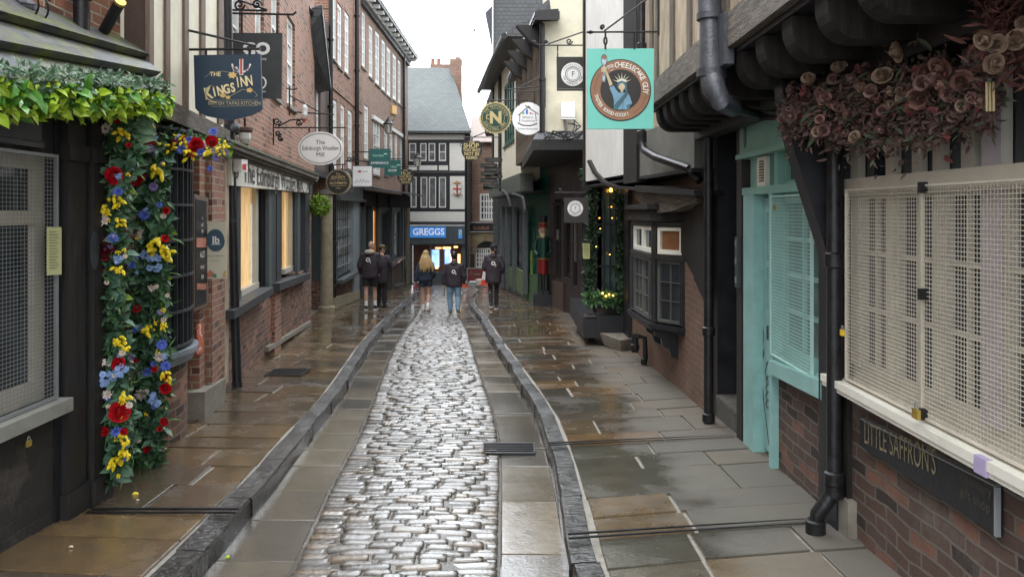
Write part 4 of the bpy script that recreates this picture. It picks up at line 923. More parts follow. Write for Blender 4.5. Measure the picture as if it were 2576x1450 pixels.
ch.prism([W(x, y, 42.6) for x, y in ((1131, 158), (1140, 152), (1160, 150), (1160, 225), (1164, 290), (1172, 345), (1150, 345), (1140, 240))], (0, .9, 0)); cho = ch.build('chimney', b_far, G); part(cho, 'chimney_shoulder', b_far, lambda m: m.box(W(1082, 0, 43.6).x, c1, 43.5, 44.1, 8, zt(162))); part(cho, 'chimney_pot', M('clay_pot', (.35, .17, .11), .8), lambda m: [m.lathe((W(x, 0, 43.6).x, 43.8, zt(162)), [(.13, 0), (.11, .3), (.14, .34)], 10) for x in (1088, 1103)])
t = thing('tv_aerial', W(1104, 152, 43.8), 'thin television aerial above the slate roof of the end building', 'aerial')
part(t, 'mast', m_wireg, lambda m: m.tube([W(1104, 160, 43.8), W(1104, 118, 43.8)], .018, 5)); part(t, 'antenna', m_wireg, lambda m: (m.bar(W(1098, 128, 43.8), W(1112, 118, 43.8), .02), [m.bar(W(x, y - 4, 43.8), W(x, y + 4, 43.8), .015) for x, y in ((1100, 127), (1104, 124), (1108, 121))], m.bar(W(1110, 119, 43.8), W(1117, 119.5, 43.8), .02)))
part(G, 'shop_fascia', m_slategrey, lambda m: m.fbox(gx(1000), gx(1170), gzz(612), gzz(567), -.1, .15), FG)
part(G, 'shopfront', m_slategrey, lambda m: (wall(m, gx(1000), gx(1170), -2.2, gzz(612.5), [(gx(1036), gx(1080), -2.05, gzz(617)), (gx(1083), gx(1160), gzz(684), gzz(617))], dep=.35, solid=0)), FG)
part(G, 'shop_interior', M('shop_interior', (.16, .06, .04), .7, var=.5), lambda m: m.fbox(gx(1036), gx(1160), -2.05, gzz(617), -.9, -.5), FG)
part(G, 'ceiling_lamp', M('warm_lamp', (1, .62, .2), .5, emit=1.2, var=0, bmp=0), lambda m: [m.fbox(gx(a), gx(b), gzz(d), gzz(c), -.5, -.46) for a, b, c, d in ((1093, 1108, 623, 626), (1112, 1132, 622, 627), (1140, 1150, 620, 624), (1128, 1134, 640, 670), (1150, 1156, 640, 672), (1084, 1100, 674, 677))], FG)
part(G, 'menu_screen', M('blue_screen', (.10, .30, .85),   .4, emit=.55, bmp=0, scale=3, c2=(.55, .75, 1)), lambda m: (m.fbox(gx(1084), gx(1103), gzz(673), gzz(629), -.44, -.4), m.fbox(gx(1117), gx(1131), gzz(666), gzz(628), -.44, -.4)), FG)
t = thing('bakery_sign', FG.P(gx(1078), gzz(584), .2), 'blue rectangular sign with white letters GREGGS on the grey shopfront', 'sign')
FGn = Fac((-6.6, 39 - .22), (-2.13, 39 - .22), 1)
part(t, 'board', M('sign_blue', (.05, .25, .68), .4, var=.05, bmp=0, emit=.16), lambda m: m.fbox(gx(1033), gx(1122), gzz(597), gzz(570.5), .15, .2), FG)  # emission added to brighten the blue board
part(t, 'lettering', M('sign_white', (.85, .85, .85), .4, var=0, bmp=0, emit=.12), lambda m: ftext(m, 'GREGGS', FGn.u(1078), FGn.z(1078, 583.5), .46, .02, bold=.02, xs=.92), FGn)
t = thing('small_blue_sign', FG.P(gx(1158), gzz(588), .2), 'small blue and yellow vertical sign right of the bakery sign', 'sign')
part(t, 'board', bpy.data.materials['sign_blue'], lambda m: m.fbox(gx(1154), gx(1163), gzz(599), gzz(576), .15, .19), FG); part(t, 'squares', M('sign_yellow', (.75, .7, .1), .5, bmp=0), lambda m: [m.fbox(gx(1155.5 + 4 * i), gx(1158.5 + 4 * i), gzz(581.5 + 4.4 * j), gzz(578 + 4.4 * j), .19, .2) for i in (0, 1) for j in range(3)], FG)
t = thing('coat_of_arms', FG.P(gx(1150), gzz(490), .1), 'red and white cross coat of arms on a white panel', 'emblem')
redm = M('heraldic_red', (.48, .07, .03), .5, bmp=0)
SG = Sgn(1150, 479, 38.9)
part(t, 'shield', m_white, lambda m: SG.poly(m, [(1140, 464), (1160, 464), (1160, 480), (1156, 487), (1150, 491), (1144, 487), (1140, 480)], -.03, .05))
part(t, 'cross', redm, lambda m: (SG.poly(m, [(1148, 464), (1152.5, 464), (1152.5, 490), (1148, 490)], .05, .06), SG.poly(m, [(1140, 473), (1148, 473), (1148, 477), (1140, 477)], .05, .06), SG.poly(m, [(1152.5, 473), (1160, 473), (1160, 477), (1152.5, 477)], .05, .06)))
part(t, 'crest', M('heraldic_gold', (.5, .3, .12), .5, bmp=0), lambda m: (SG.poly(m, [(1141, 462), (1145, 457), (1150, 455), (1155, 457), (1160, 462)], -.03, .05), SG.line(m, [(1138, 458), (1142, 462)], 2, .05), SG.line(m, [(1162, 458), (1158, 462)], 2, .05), SG.line(m, [(1136, 492), (1144, 487)], 2, .05), SG.line(m, [(1164, 492), (1156, 487)], 2, .05)))
# second end building
FH = Fac((-2.3, 40.6), (-.0, 40.6), 1); hx = lambda x: FH.u(x); hz = lambda y: FH.z(1200, y)
H = thing('brick_gateway_house', (-1.3, 40.6, -2.1), 'brick building with white grid window over a stone arched doorway', 'building')
hw = (hx(1207), hx(1253), hz(555), hz(487))
part(H, 'wall', b_far, lambda m: wall(m, 0, 3.6, hz(559), hz(356), [(hw[0], hw[1], hw[2], hw[3])], dep=.15, solid=3), FH)
sash(H, FH, hw, .0, 6, 4, m_white, m_glass, .09, .06, mid=False)
part(H, 'roof', s_tile, lambda m: m.hexa([(-2.3, 40.4, hz(360)), (2, 40.4, hz(360)), (2, 44, 6.9), (-2.3, 44, 6.9), (-2.3, 40.4, hz(357)), (2, 40.4, hz(357)), (2, 44, 7.0), (-2.3, 44, 7.0)]), Fac((-9, 38.6), (-2, 38.6), 1))
part(H, 'fascia', m_blackw, lambda m: (m.fbox(0, 2.6, hz(582), hz(559.5), -.1, .2), [m.fbox(hx(x), hx(x + 2.5), hz(564), hz(561.5), .2, .24) for x in range(1188, 1256, 9)]), FH)
part(H, 'lettering', M('copper_letter', (.35, .15, .08), .5, bmp=0), lambda m: ftext(m, 'Guildhall', hx(1210), hz(573), .24, .205, bold=.02), FH)
def arch(m):
    cx, cy, r = 1224, 634, 28; P0 = lambda x, y, o: FH.P(hx(x), hz(y), o)
    pts = [(cx - r * math.cos(a), cy - r * math.sin(a)) for a in [PI * i / 12 for i in range(13)]]
    m.prism([P0(1180, 583, .08), P0(1180, 703, .08), P0(cx - r, 703, .08)] + [P0(x, y, .08) for x, y in pts[:7]] + [P0(cx, 583, .08)], (0, .4, 0))
    m.prism([P0(cx, 583, .08)] + [P0(x, y, .08) for x, y in pts[6:]] + [P0(cx + r, 703, .08), P0(1262, 703, .08), P0(1262, 583, .08)], (0, .4, 0))
part(H, 'stone_arch', b_ston, arch, FH); part(H, 'arch_recess', m_black, lambda m: m.fbox(hx(1190), hx(1260), -2.1, hz(600), -.45, -.42), FH)
sash(H, FH, (hx(1196), hx(1235), hz(675), hz(624)), -.2, 6, 4, m_white, m_glass, .08, .07, mid=False, name='white_gate')
t = thing('menu_board', FH.P(hx(1187), hz(675), .1), 'small black menu board beside the stone arch', 'sign'); part(t, 'board', m_black, lambda m: m.fbox(hx(1182), hx(1193), hz(675), hz(638), .08, .12), FH); part(t, 'chalk_lines', m_greyp, lambda m: [m.fbox(hx(1184), hx(1190 + (i % 3)), hz(643 + 5 * i), hz(641.5 + 5 * i), .12, .125) for i in range(6)], FH)
# barrier, cones
t = thing('cafe_barrier', (W(1197, 0, 37.2).x, 37.2, -2.13), 'maroon fabric cafe barrier with a pale logo', 'barrier'); sg = Sgn(1197, 690, 37.2)
part(t, 'banner', M('maroon_canvas', (.16, .03, .03), .7), lambda m: sg.poly(m, [(1176, 676), (1220, 676), (1220, 706), (1176, 706)], -.03, 0)); part(t, 'frame', m_wireg, lambda m: (m.bar(sg.p(1175, 674), sg.p(1221, 674), .05), m.bar(sg.p(1175, 674), sg.p(1175, 716), .05), m.bar(sg.p(1221, 674), sg.p(1221, 716), .05), m.bar(sg.p(1165, 713), sg.p(1222, 713), .12, .14)))
part(t, 'logo', m_greyp, lambda m: (sg.ring(m, 1185, 687, 4, 4, 1.2, .005, 16), sg.poly(m, [(1192, 687), (1208, 687), (1208, 691), (1192, 691)], 0, .005)))
orm = M('cone_orange', (.75, .10, .04), .45, bmp=0)
for X, lab in ((1168, 'orange traffic cone behind the walker in jeans'), (1218, 'orange and white cone beside the maroon barrier')):
    p = W(X, 0, 36.2); p.z = gz(36.2) - (.145 if X < 1200 else 0); t = thing('traffic_cone', p, lab, 'traffic cone', 'cones at the end of the street')
    part(t, 'base', orm, lambda m: m.box(p.x - .2, p.x + .2, p.y - .2, p.y + .2, p.z, p.z + .04)); part(t, 'cone', orm, lambda m: m.lathe(p, [(.15, .04), (.12, .25)], 12)); part(t, 'sleeve', m_white, lambda m: m.lathe(p, [(.12, .251), (.06, .62)], 12)); part(t, 'tip', orm, lambda m: m.lathe(p, [(.06, .621), (.03, .82)], 12))
p = W(1207, 0, 36.4); p.z = gz(36.4); tag(part(None, 'white_tub', m_sillw, lambda m: m.lathe(p, [(.16, 0), (.2, .2), (.21, .21), (.21, .25), (.1, .27)], 12)), 'small white tub on the ground in front of the maroon barrier', 'tub')

# ============ RIGHT A: cream shop window
RA = Fac((1.92, .4), (1.92, 4.62), -1)
A2 = thing('cream_window_shop', (1.95, 2.8, gz(2.8)), 'cream painted shop window behind wire mesh above a dark brick wall at the right edge', 'shop')
R_ = lambda a, b, c, d: (a, b, c, d)
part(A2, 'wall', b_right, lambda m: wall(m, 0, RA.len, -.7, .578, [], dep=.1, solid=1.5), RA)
part(A2, 'sill', m_sillw, lambda m: (m.fbox(0, RA.len - .1, .605, .645, -.25, .105), m.fbox(0, RA.len - .1, .58, .603, -.2, .095)), RA)
part(A2, 'shopfront', m_creampaint, lambda m: (m.fbox(0, RA.len, 1.69, 1.78, -.2, .02), m.fbox(0, RA.len, .646, .73, -.2, -.04), [m.fbox(RA.u(b), RA.u(a), .73, 2.3, -.06, -.02) for a, b in ((2127, 2150), (2218, 2238), (2335, 2356), (2466, 2510), (2605, 2640))], [m.fbox(RA.u(b), RA.u(a), 1.78, 2.3, -.06, -.03) for a, b in ((2278, 2302), (2400, 2432), (2558, 2590))]), RA)
sw = []
for a, b in ((2150, 2218), (2238, 2335), (2356, 2466), (2510, 2605), (2640, 2900)):
    u0, u1 = RA.u(b), RA.u(a); sash(A2, RA, (u0, u1, .73, 1.69), -.035, 2 if u1 - u0 > .3 else 1, 3, m_creampaint, m_glass, .022, .020, mid=False)
part(A2, 'pane', m_glass, lambda m: m.fbox(0, RA.len, 1.78, 2.35, -.075, -.065), RA)
part(A2, 'lilac_post', M('lilac_grey_paint', (.44, .39, .41), .5, var=.1), lambda m: m.fbox(RA.u(2512), RA.u(2462), .73, 2.3, -.019, -.01), RA)
part(A2, 'shop_interior', M('interior_shelves', (.20, .14, .09), .8, var=.7, scale=9, bmp=0), lambda m: m.fbox(.1, 4, .8, 1.6, -1.1, -1.0), RA)
part(A2, 'orange_display', M('orange_display', (.6, .33, .06), .6, emit=.2), lambda m: m.fbox(RA.u(2455), RA.u(2440), 1.38, 1.64, -.09, -.078), RA)
grille(A2, RA, (0, RA.u(2318, .06), .67, 1.71), .055, .0195, .022, .0019, m_wire, .009); grille(A2, RA, (RA.u(2314, .06), RA.u(2128, .06), .67, 1.71), .055, .0195, .022, .0019, m_wire, .009)
part(A2, 'grille_latch', m_iron, lambda m: [m.fbox(RA.u(2323, .07), RA.u(2316, .07), z, z + .05, .05, .085) for z in (1.68, 1.2, .66)], RA)
part(A2, 'lilac_tape', M('lilac_tape', (.42, .35, .55), .5), lambda m: m.fbox(RA.u(2478, .11), RA.u(2448, .11), .579, .647, .08, .108), RA)
padlock(RA.pt(2305, 1040, .12), (-1, 0, 0), .048, 'brass padlock on the white sill hanging from the mesh')
padlock(RA.pt(2119, 836, .12), (-1, 0, 0), .036, 'bright yellow padlock beside the black post', M('yellow_lacquer', (.75, .5, .02), .35, bmp=0))
t = thing('shop_name_board', RA.P(RA.u(2330), .1, .03), 'long black board reading LITTLE SAFFRON\'S fixed to the brick under the sill', 'sign')
part(t, 'board', m_black, lambda m: m.q(2164, 2503, (1053, 1222), (1120, 1345), .003, .035), RA)
def saff(m):
    u0, u1 = RA.u(2172, .04), RA.u(2352, .04); v, f = text2d("LITTLE SAFFRON'S", 1, align='LEFT'); W_ = max(a for a, _ in v)
    za, zb = RA.z(2172, 1088, .04), RA.z(2352, 1165, .04)
    m.add([RA.P(lerp(u0, u1, a / W_), lerp(za, zb, a / W_) + b * .17, .037) for a, b in v], f)
part(t, 'lettering', M('dull_gold_letter', (.20, .17, .10), .6, bmp=0), saff, RA)
part(t, 'small_lettering', M('faint_letter', (.075, .07, .055), .6, bmp=0), lambda m: (ftext(m, 'Visionary', RA.u(2450, .04), RA.z(2450, 1215, .04), .06, .037, -1), ftext(m, 'gift shop', RA.u(2450, .04), RA.z(2450, 1255, .04), .06, .037, -1)), RA)
part(t, 'edge_strip', m_wireg, lambda m: (m.q(2500, 2505, (1222, 1226), (1345, 1350), .03, .05), m.q(2164, 2500, (1051, 1219), (1053.5, 1222), .0, .04)), RA)
part(A2, 'corner_post', m_timberd, lambda m: m.fbox(RA.u(2131, .03), RA.u(2103, .03), -.02, .578, -.1, .03), RA)
part(A2, 'pad_stone', m_stoneg, lambda m: m.fbox(RA.u(2133, .05), RA.u(2104, .05), -.5, -.022, -.1, .05), RA)
# black post, pipe and curved brace
RB = Fac((1.95, 4.63), (1.98, 6.45), -1)
B2 = thing('mint_green_shop', (2.0, 5.6, gz(5.6)), 'mint green shopfront with a narrow door and mesh covered window above dark brick', 'shop')
part(B2, 'corner_post', m_black, lambda m: (m.box(1.86, 2.1, 4.40, 4.66, -.6, 2.55)))
def brace(m):
    pr = [(1.86, 1.25), (1.80, 1.45), (1.72, 1.7), (1.64, 1.95), (1.58, 2.2), (1.56, 2.45), (1.85, 2.45)]
    m.prism([(x, 4.46, z) for x, z in pr], (0, .14, 0))
part(B2, 'curved_brace', m_black, brace)
shoe = [Vector((1.83, 4.36, 2.2)), Vector((1.83, 4.36, .06)), Vector((1.82, 4.36, .0)), Vector((1.78, 4.36, -.06)), Vector((1.74, 4.37, -.12)), Vector((1.73, 4.38, -.24))]
pipe('drainpipe', shoe, .042, 'thick black drainpipe with a bent shoe between the mint shop and the cream window', [((1.83, 4.36, 1.32), UP), ((1.83, 4.36, .08), UP), ((1.83, 4.36, .02), UP), ((1.73, 4.378, -.2), UP)])
part(B2, 'wall', b_right, lambda m: wall(m, 0, RB.u(1958), -.8, RB.z(2000, 960), [], dep=.1, solid=1), RB)
part(B2, 'upper_wall', m_black, lambda m: m.fbox(0, RB.len, -.8, 2.6, -1.6, -.25), RB)
part(B2, 'sill', m_teal, lambda m: m.q(1933, 2066, (905, 960), (938, 1006), -.2, .09), RB)
wr = (RB.u(2064), RB.u(1956), .52, 1.76)
part(B2, 'fascia', m_teald, lambda m: (m.fbox(0, RB.len + .03, 2.07, 2.36, -.2, .06), m.fbox(0, RB.len + .05, 2.365, 2.42, -.2, .11), m.fbox(0, RB.len + .05, 2.03, 2.068, -.2, .09)), RB)
part(B2, 'fascia_plaque', m_slategrey, lambda m: m.prism([RB.P(RB.len - .14 + .035 * math.cos(a), 2.215 + .1 * math.sin(a), .061) for a in [2 * PI * i / 20 for i in range(20)]], RB.n * .006), RB)
part(B2, 'transom', m_teald, lambda m: (m.fbox(0, RB.len, 1.73, 1.79, -.2, .05), m.fbox(RB.u(1935), RB.u(1888), 1.79, 2.03, -.2, .0), m.fbox(RB.u(1966), RB.u(1958), 1.79, 2.03, -.2, .03)), RB)
part(B2, 'vent', m_sillw, lambda m: (m.q(1904, 1925, (397, 392), (474, 470), .0, .035)), RB); part(B2, 'vent_slats', m_black, lambda m: [m.q(1909, 1920, (405 + 7 * i, 403 + 7 * i), (408.5 + 7 * i, 406.5 + 7 * i), .036, .04) for i in range(8)], RB)
sash(B2, RB, (RB.u(2060), RB.u(1967), 1.79, 2.03), -.02, 3, 1, m_teald, m_glass, .025, .025, mid=False)
part(B2, 'frame_post', m_teal, lambda m: (m.fbox(RB.u(1911), RB.u(1885), RB.g(1.6) - .02, 1.728, -.2, .05), m.fbox(RB.u(1959), RB.u(1951.5), RB.g(1.1) - .02, 1.728, -.1, .052)), RB)
dl = (RB.u(1951), RB.u(1912), RB.g(1.3) + .03, 1.70)
def zz(y, x=1931): return RB.z(x, y, -.03)
dr = part(B2, 'door', m_teal, lambda m: wall(m, dl[0], dl[1], dl[2], dl[3], [(dl[0] + .055, dl[1] - .06, zz(660), zz(535)), (dl[0] + .055, dl[1] - .06, zz(780), zz(672))], dep=.03, solid=0, o=-.03), RB)
part(dr, 'door_back', m_teal, lambda m: m.fbox(dl[0], dl[1], dl[2], zz(782), -.09, -.062), RB)
part(dr, 'pane', m_glassg, lambda m: m.fbox(dl[0], dl[1], zz(781), 1.69, -.058, -.05), RB)
part(dr, 'letterbox', m_iron, lambda m: (m.q(1928, 1943, (818, 822), (852, 860), -.03, -.012), m.q(1931, 1941, (835, 838), (842, 846), -.012, -.002)), RB)
def draw(m):
    P0 = lambda x, y: RB.P(RB.u(x, -.026), RB.z(x, y, -.026), -.026)
    def ln(pts, w=.006):
        for (a, b), (c, d) in zip(pts, pts[1:]): m.bar(P0(a, b), P0(c, d), w, .003, up=RB.n)
    ln([(1919, 830), (1917.5, 845), (1919, 862), (1921, 845), (1919, 830)]); ln([(1919, 862), (1919, 905)]); [ln([(1916, 880 + 5 * i), (1922, 881 + 5 * i)]) for i in range(4)]
    ln([(1919, 905), (1918, 950), (1920, 1000), (1927, 1060), (1934, 1120)]); ln([(1946, 905), (1936, 902), (1928, 915), (1925, 935), (1930, 955), (1940, 965)])
    for k in range(4): ln([(1932 + 2 * math.cos(a) * 2.6, 955 + 20 * k + 10 * math.sin(a)) for a in [2 * PI * i / 10 for i in range(11)]])
    ln([(1944, 960), (1947, 1000), (1946, 1080), (1940, 1140)]); ln([(1936, 1040), (1940, 1090), (1938, 1130)], .004); ln([(1941, 1030), (1944, 1090)], .004)
part(dr, 'line_drawing', M('black_marker', (.03, .04, .045), .5, bmp=0), draw, RB)
part(B2, 'hinge', m_teal, lambda m: [m.fbox(RB.u(1885) - .0, RB.u(1885) + .04, z, z + .07, .0, .03) for z in (1.62, -.2)], RB)
part(B2, 'inner_window_frame', m_teal, lambda m: m.fbox(wr[0], wr[1], wr[2] - .05, wr[2] + .01, -.2, .04), RB)
sash(B2, RB, (wr[0], wr[1], wr[2] + .01, 1.73), -.03, 2, 4, m_teal, m_glassg, .07, .03, mid=False)
grille(B2, RB, (wr[0] + .02, wr[1] - .02, .55, 1.70), .05, .0235, .022, .0018, m_wiret, .010)
padlock(RB.P(RB.u(1955, .06), 1.62, .08), (-1, 0, 0), .035, 'small brass padlock at the top of the mint mesh grille')
# passage and brick wall C
P2 = thing('dark_timber_passage', (2.3, 7.0, gz(7)), 'dark timber passage entrance with a rough stone block between brick wall and mint shop', 'passage')
part(P2, 'post', m_blackw, lambda m: m.box(1.93, 2.15, 6.46, 6.60, -.35, 2.5)); part(P2, 'back_wall', m_black, lambda m: m.box(2.75, 2.85, 6.4, 7.9, -.6, 2.6)); part(P2, 'door', m_black, lambda m: (m.box(2.3, 2.36, 6.6, 7.6, -.45, 2.5), [m.box(2.285, 2.3, y, y + .04, -.45, 2.5) for y in (6.8, 7.1, 7.4)]))
part(P2, 'inner_pipe', m_timberd, lambda m: m.tube([(2.2, 7.45, 2.4), (2.2, 7.45, -.2)], .03, 8)); part(P2, 'number_strip', m_greyd, lambda m: m.box(1.90, 1.928, 6.47, 6.55, .95, 1.38)); part(P2, 'white_marks', m_greyp, lambda m: [m.box(1.893, 1.9, 6.49, 6.53, z, z + .05) for z in (.99, 1.15, 1.3)])
stn = MB(); stn.box(1.97, 2.28, 6.66, 7.45, gz(7) - .1, gz(7) + .20); so = stn.build('mounting_stone', m_stoned); so.data.materials.clear(); so.data.materials.append(m_stoned)
bv = so.modifiers.new('b', 'BEVEL'); bv.width = .03; bv.segments = 3; tag(so, 'rough dark stone block on the ground in the timber passage', 'stone')
RC = Fac((1.93, 7.62), (1.95, 12.5), -1)
C2 = thing('oriel_window_house', (2.0, 10, gz(10)), 'old brown brick and timber house with a small projecting window and a white plastered jetty', 'building')
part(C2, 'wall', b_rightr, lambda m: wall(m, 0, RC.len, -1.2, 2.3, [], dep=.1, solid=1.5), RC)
part(C2, 'timber_post', m_timberd, lambda m: (m.q(1700, 1772, (540, 520), (610, 745), 0, .03), m.q(1745, 1772, (520, 500), (700, 760), .03, .05)), RC)
# oriel
o0, o1_, o2, o3 = (1.95, 8.6), (1.66, 9.0), (1.60, 10.2), (1.95, 10.9)
OF = [Fac(o0, o1_, -1), Fac(o1_, o2, -1), Fac(o2, o3, -1)]
ori = part(C2, 'oriel', m_blackw, lambda m: ([m.fbox(0, .05, .30, 1.46, -.06, .02, F=f) for f in OF], [m.fbox(f.len - .05, f.len, .30, 1.46, -.06, .02, F=f) for f in OF], [m.fbox(0, f.len, 1.03, 1.09, -.05, .03, F=f) for f in OF], [m.fbox(0, f.len, 1.42, 1.47, -.05, .02, F=f) for f in OF]), OF[1])
def plan(m, z0, z1, k=0): m.prism([(x + (-k if x < 1.9 else 0), y + (-k if y < 9.5 else k), z0) for x, y in (o0, o1_, o2, o3)], (0, 0, z1 - z0))
part(C2, 'oriel_cornice', m_timberd, lambda m: (plan(m, 1.48, 1.62, .05), plan(m, 1.62, 1.68, .09)))
part(C2, 'oriel_sill', m_black, lambda m: (plan(m, .235, .29, .06), plan(m, .20, .232, .03)))
for f, c in ((OF[0], 1), (OF[1], 2)):
    w_ = (f.len - .1) / c
    for i in range(c):
        u0, u1 = .05 + i * w_ + .01, .05 + (i + 1) * w_ - .01
        sash(C2, f, (u0, u1, 1.10, 1.41), .0, 1, 1, m_sillw, M('brown_reflection_glass', (.22, .10, .05), .1) if (c == 1) else m_glass, .04, .02, mid=False)
        sash(C2, f, (u0, u1, .31, 1.02), .0, 2, 3, m_greyp, m_glass, .03, .010, mid=False)
    grille(C2, f, (.06, f.len - .05, .33, 1.01), .035, .03, .05 if c == 2 else .03, .0016, m_greyd, .006)
def brk(m):
    pr = [(0, .20), (.28, .20), (.27, .14), (.20, .11), (.18, .03), (.11, -.01), (.08, -.10), (.0, -.14)]
    for y in (8.95, 10.0): m.prism([(1.94 - a, y, b) for a, b in pr], (0, .10, 0))
part(C2, 'oriel_bracket', m_black, brk)
# small pipes at the bay
pipe('drainpipe', [W(1598, 838, 11.2), W(1597, 885, 11.2)], .05, 'short black pipe stub left of the projecting window bracket', [(W(1597, 872, 11.2), UP)])
pipe('drainpipe', [W(1603, 845, 10.8), W(1622, 848, 10.8), W(1624, 900, 10.8), W(1619, 915, 10.8)], .035, 'thin bent black pipe under the projecting window', [(W(1620, 908, 10.8), UP)])
t = thing('stone_trough', (1.75, 12.6, gz(12.6)), 'small wedge shaped pale stone trough on the pavement', 'trough'); 
part(t, 'basin', m_stoneg, lambda m: m.hexa([(1.55, 12.9, gz(12.6)), (1.75, 12.3, gz(12.6)), (1.95, 12.5, gz(12.6)), (1.95, 13.1, gz(12.6)), (1.48, 12.95, gz(12.6) + .2), (1.72, 12.2, gz(12.6) + .2), (1.95, 12.4, gz(12.6) + .2), (1.95, 13.1, gz(12.6) + .2)]))
xD = 7.15
pipe('drainpipe', [Vector((1.83, xD, 2.3)), Vector((1.83, xD, gz(xD) + .02))], .045, 'tall black drainpipe against the corner of the worn brick wall', [((1.83, xD, .48), UP), ((1.83, xD, gz(xD) + .05), UP)])
# R3 jetty
R3 = Fac((1.78, 7.5), (1.2, 12.6), -1)
part(C2, 'jetty_wall', m_whitep, lambda m: wall(m, R3.u(1572), R3.len, 2.08, 8.5, [], dep=.1, solid=2), R3)
part(C2, 'grey_plaster', m_greyp, lambda m: (m.fbox(0, R3.u(1572), 2.02, 2.55, -.5, .0)), R3)
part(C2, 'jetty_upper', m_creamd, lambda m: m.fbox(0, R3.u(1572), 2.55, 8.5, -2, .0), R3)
part(C2, 'jetty_post', m_timberd, lambda m: (m.fbox(R3.u(1601, .04), R3.u(1568, .04), 1.95, 8.5, -.1, .04), m.fbox(R3.len - .04, R3.len + .05, 2.0, 8.5, -.5, .03)), R3)
def jb(m):
    P0 = lambda x, y, o=.05: R3.P(R3.u(x, o), R3.z(x, y, o), o)
    m.prism([P0(1476, 405), P0(1490, 435), P0(1515, 463), P0(1548, 475), P0(1600, 478), P0(1600, 470), P0(1550, 468), P0(1518, 457), P0(1494, 430), P0(1480, 402)], -R3.n * .6)
    m.prism([P0(1598, 466), P0(1745, 478), P0(1748, 492), P0(1600, 482)], -R3.n * .3)
part(C2, 'jetty_beam', m_timberd, jb, R3)
def cb_(m):
    P0 = lambda x, y, o=-.05: R3.P(R3.u(x, o), R3.z(x, y, o), o)
    m.prism([P0(1598, 484), P0(1750, 484), P0(1752, 508), P0(1715, 520), P0(1690, 530), P0(1650, 536), P0(1632, 533), P0(1615, 515), P0(1600, 500)], -R3.n * .25)
part(C2, 'carved_bracket', m_timberh, cb_, R3)
part(C2, 'plaster_wedge', m_greyp, lambda m: m.prism([R3.pt(a, b, -.1) for a, b in ((1632, 483), (1725, 484), (1700, 470), (1636, 466))], -R3.n * .2), R3)
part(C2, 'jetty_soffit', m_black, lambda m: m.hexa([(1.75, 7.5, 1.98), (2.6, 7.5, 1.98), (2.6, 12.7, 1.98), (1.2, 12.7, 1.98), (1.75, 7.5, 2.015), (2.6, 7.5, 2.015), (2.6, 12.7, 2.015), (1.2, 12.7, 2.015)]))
part(C2, 'dark_infill', m_black, lambda m: m.box(1.98, 2.7, 7.4, 7.6, -.5, 2.6))
pipe('drainpipe', [R3.pt(1614, -120, .12), R3.pt(1614, 355, .12), R3.pt(1622, 378, .12), R3.pt(1650, 395, .12), R3.pt(1735, 425, .0), R3.pt(1745, 440, -.05), Vector((1.86, 7.6, 1.9))], .045, 'black drainpipe that swings sideways below the turquoise sign', [(R3.pt(1614, 118, .12), UP), (R3.pt(1614, 338, .12), UP), (R3.pt(1614, 352, .12), UP)])

# ============ RIGHT jettied timber house (over the near shops)
J = Fac((1.35, .3), (1.35, 7.45), -1)
T2 = thing('jettied_timber_house', (1.6, 4, gz(4)), 'old jettied house with weathered studs, cream panels and a rough beam overhanging the pavement', 'building')
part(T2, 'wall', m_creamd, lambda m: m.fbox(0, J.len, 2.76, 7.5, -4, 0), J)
part(T2, 'bressummer', m_timberh, lambda m: (m.fbox(0, J.len, 2.585, 2.79, -.2, .05)), J)
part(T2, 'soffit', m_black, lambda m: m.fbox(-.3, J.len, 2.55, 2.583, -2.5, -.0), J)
for D_ in (7.38, 7.1, 6.42, 5.8, 5.2, 4.82, 4.3, 3.75, 3.1):
    w_ = .11 + .03 * math.sin(D_ * 7); u = D_ - .3; part(T2, 'stud', m_timber, lambda m: m.hexa([J.P(u - w_ / 2, 2.79, -.02), J.P(u + w_ / 2, 2.79, -.02), J.P(u + w_ / 2, 2.79, .02), J.P(u - w_ / 2, 2.79, .02)] + [J.P(u - w_ / 2 + .02 * math.sin(D_ * 3), 7.5, -.02), J.P(u + w_ / 2 + .03 * math.sin(D_ * 5), 7.5, -.02), J.P(u + w_ / 2 + .03 * math.sin(D_ * 5), 7.5, .02), J.P(u - w_ / 2 + .02 * math.sin(D_ * 3), 7.5, .02)]), J)
for D_ in (2.2, 2.6, 2.98, 3.38, 3.8, 4.22, 4.62, 5.08, 5.5, 5.85, 6.2, 6.52, 6.85, 7.18):
    def jo(m):
        pr = [(.0, 2.548), (.0, 2.50)] + [(.14 - .14 * math.cos(a), 2.50 - .16 * math.sin(a)) for a in [PI / 2 * i / 6 for i in range(7)]] + [(.8, 2.34), (.8, 2.548)]
        m.prism([(1.36 + a, D_ - .07, z) for a, z in pr], (0, .14, 0))
    part(T2, 'joist', m_timberd, jo)
part(T2, 'dragon_beam', m_blackw, lambda m: m.box(1.75, 1.9, .3, 7.4, 2.28, 2.55))
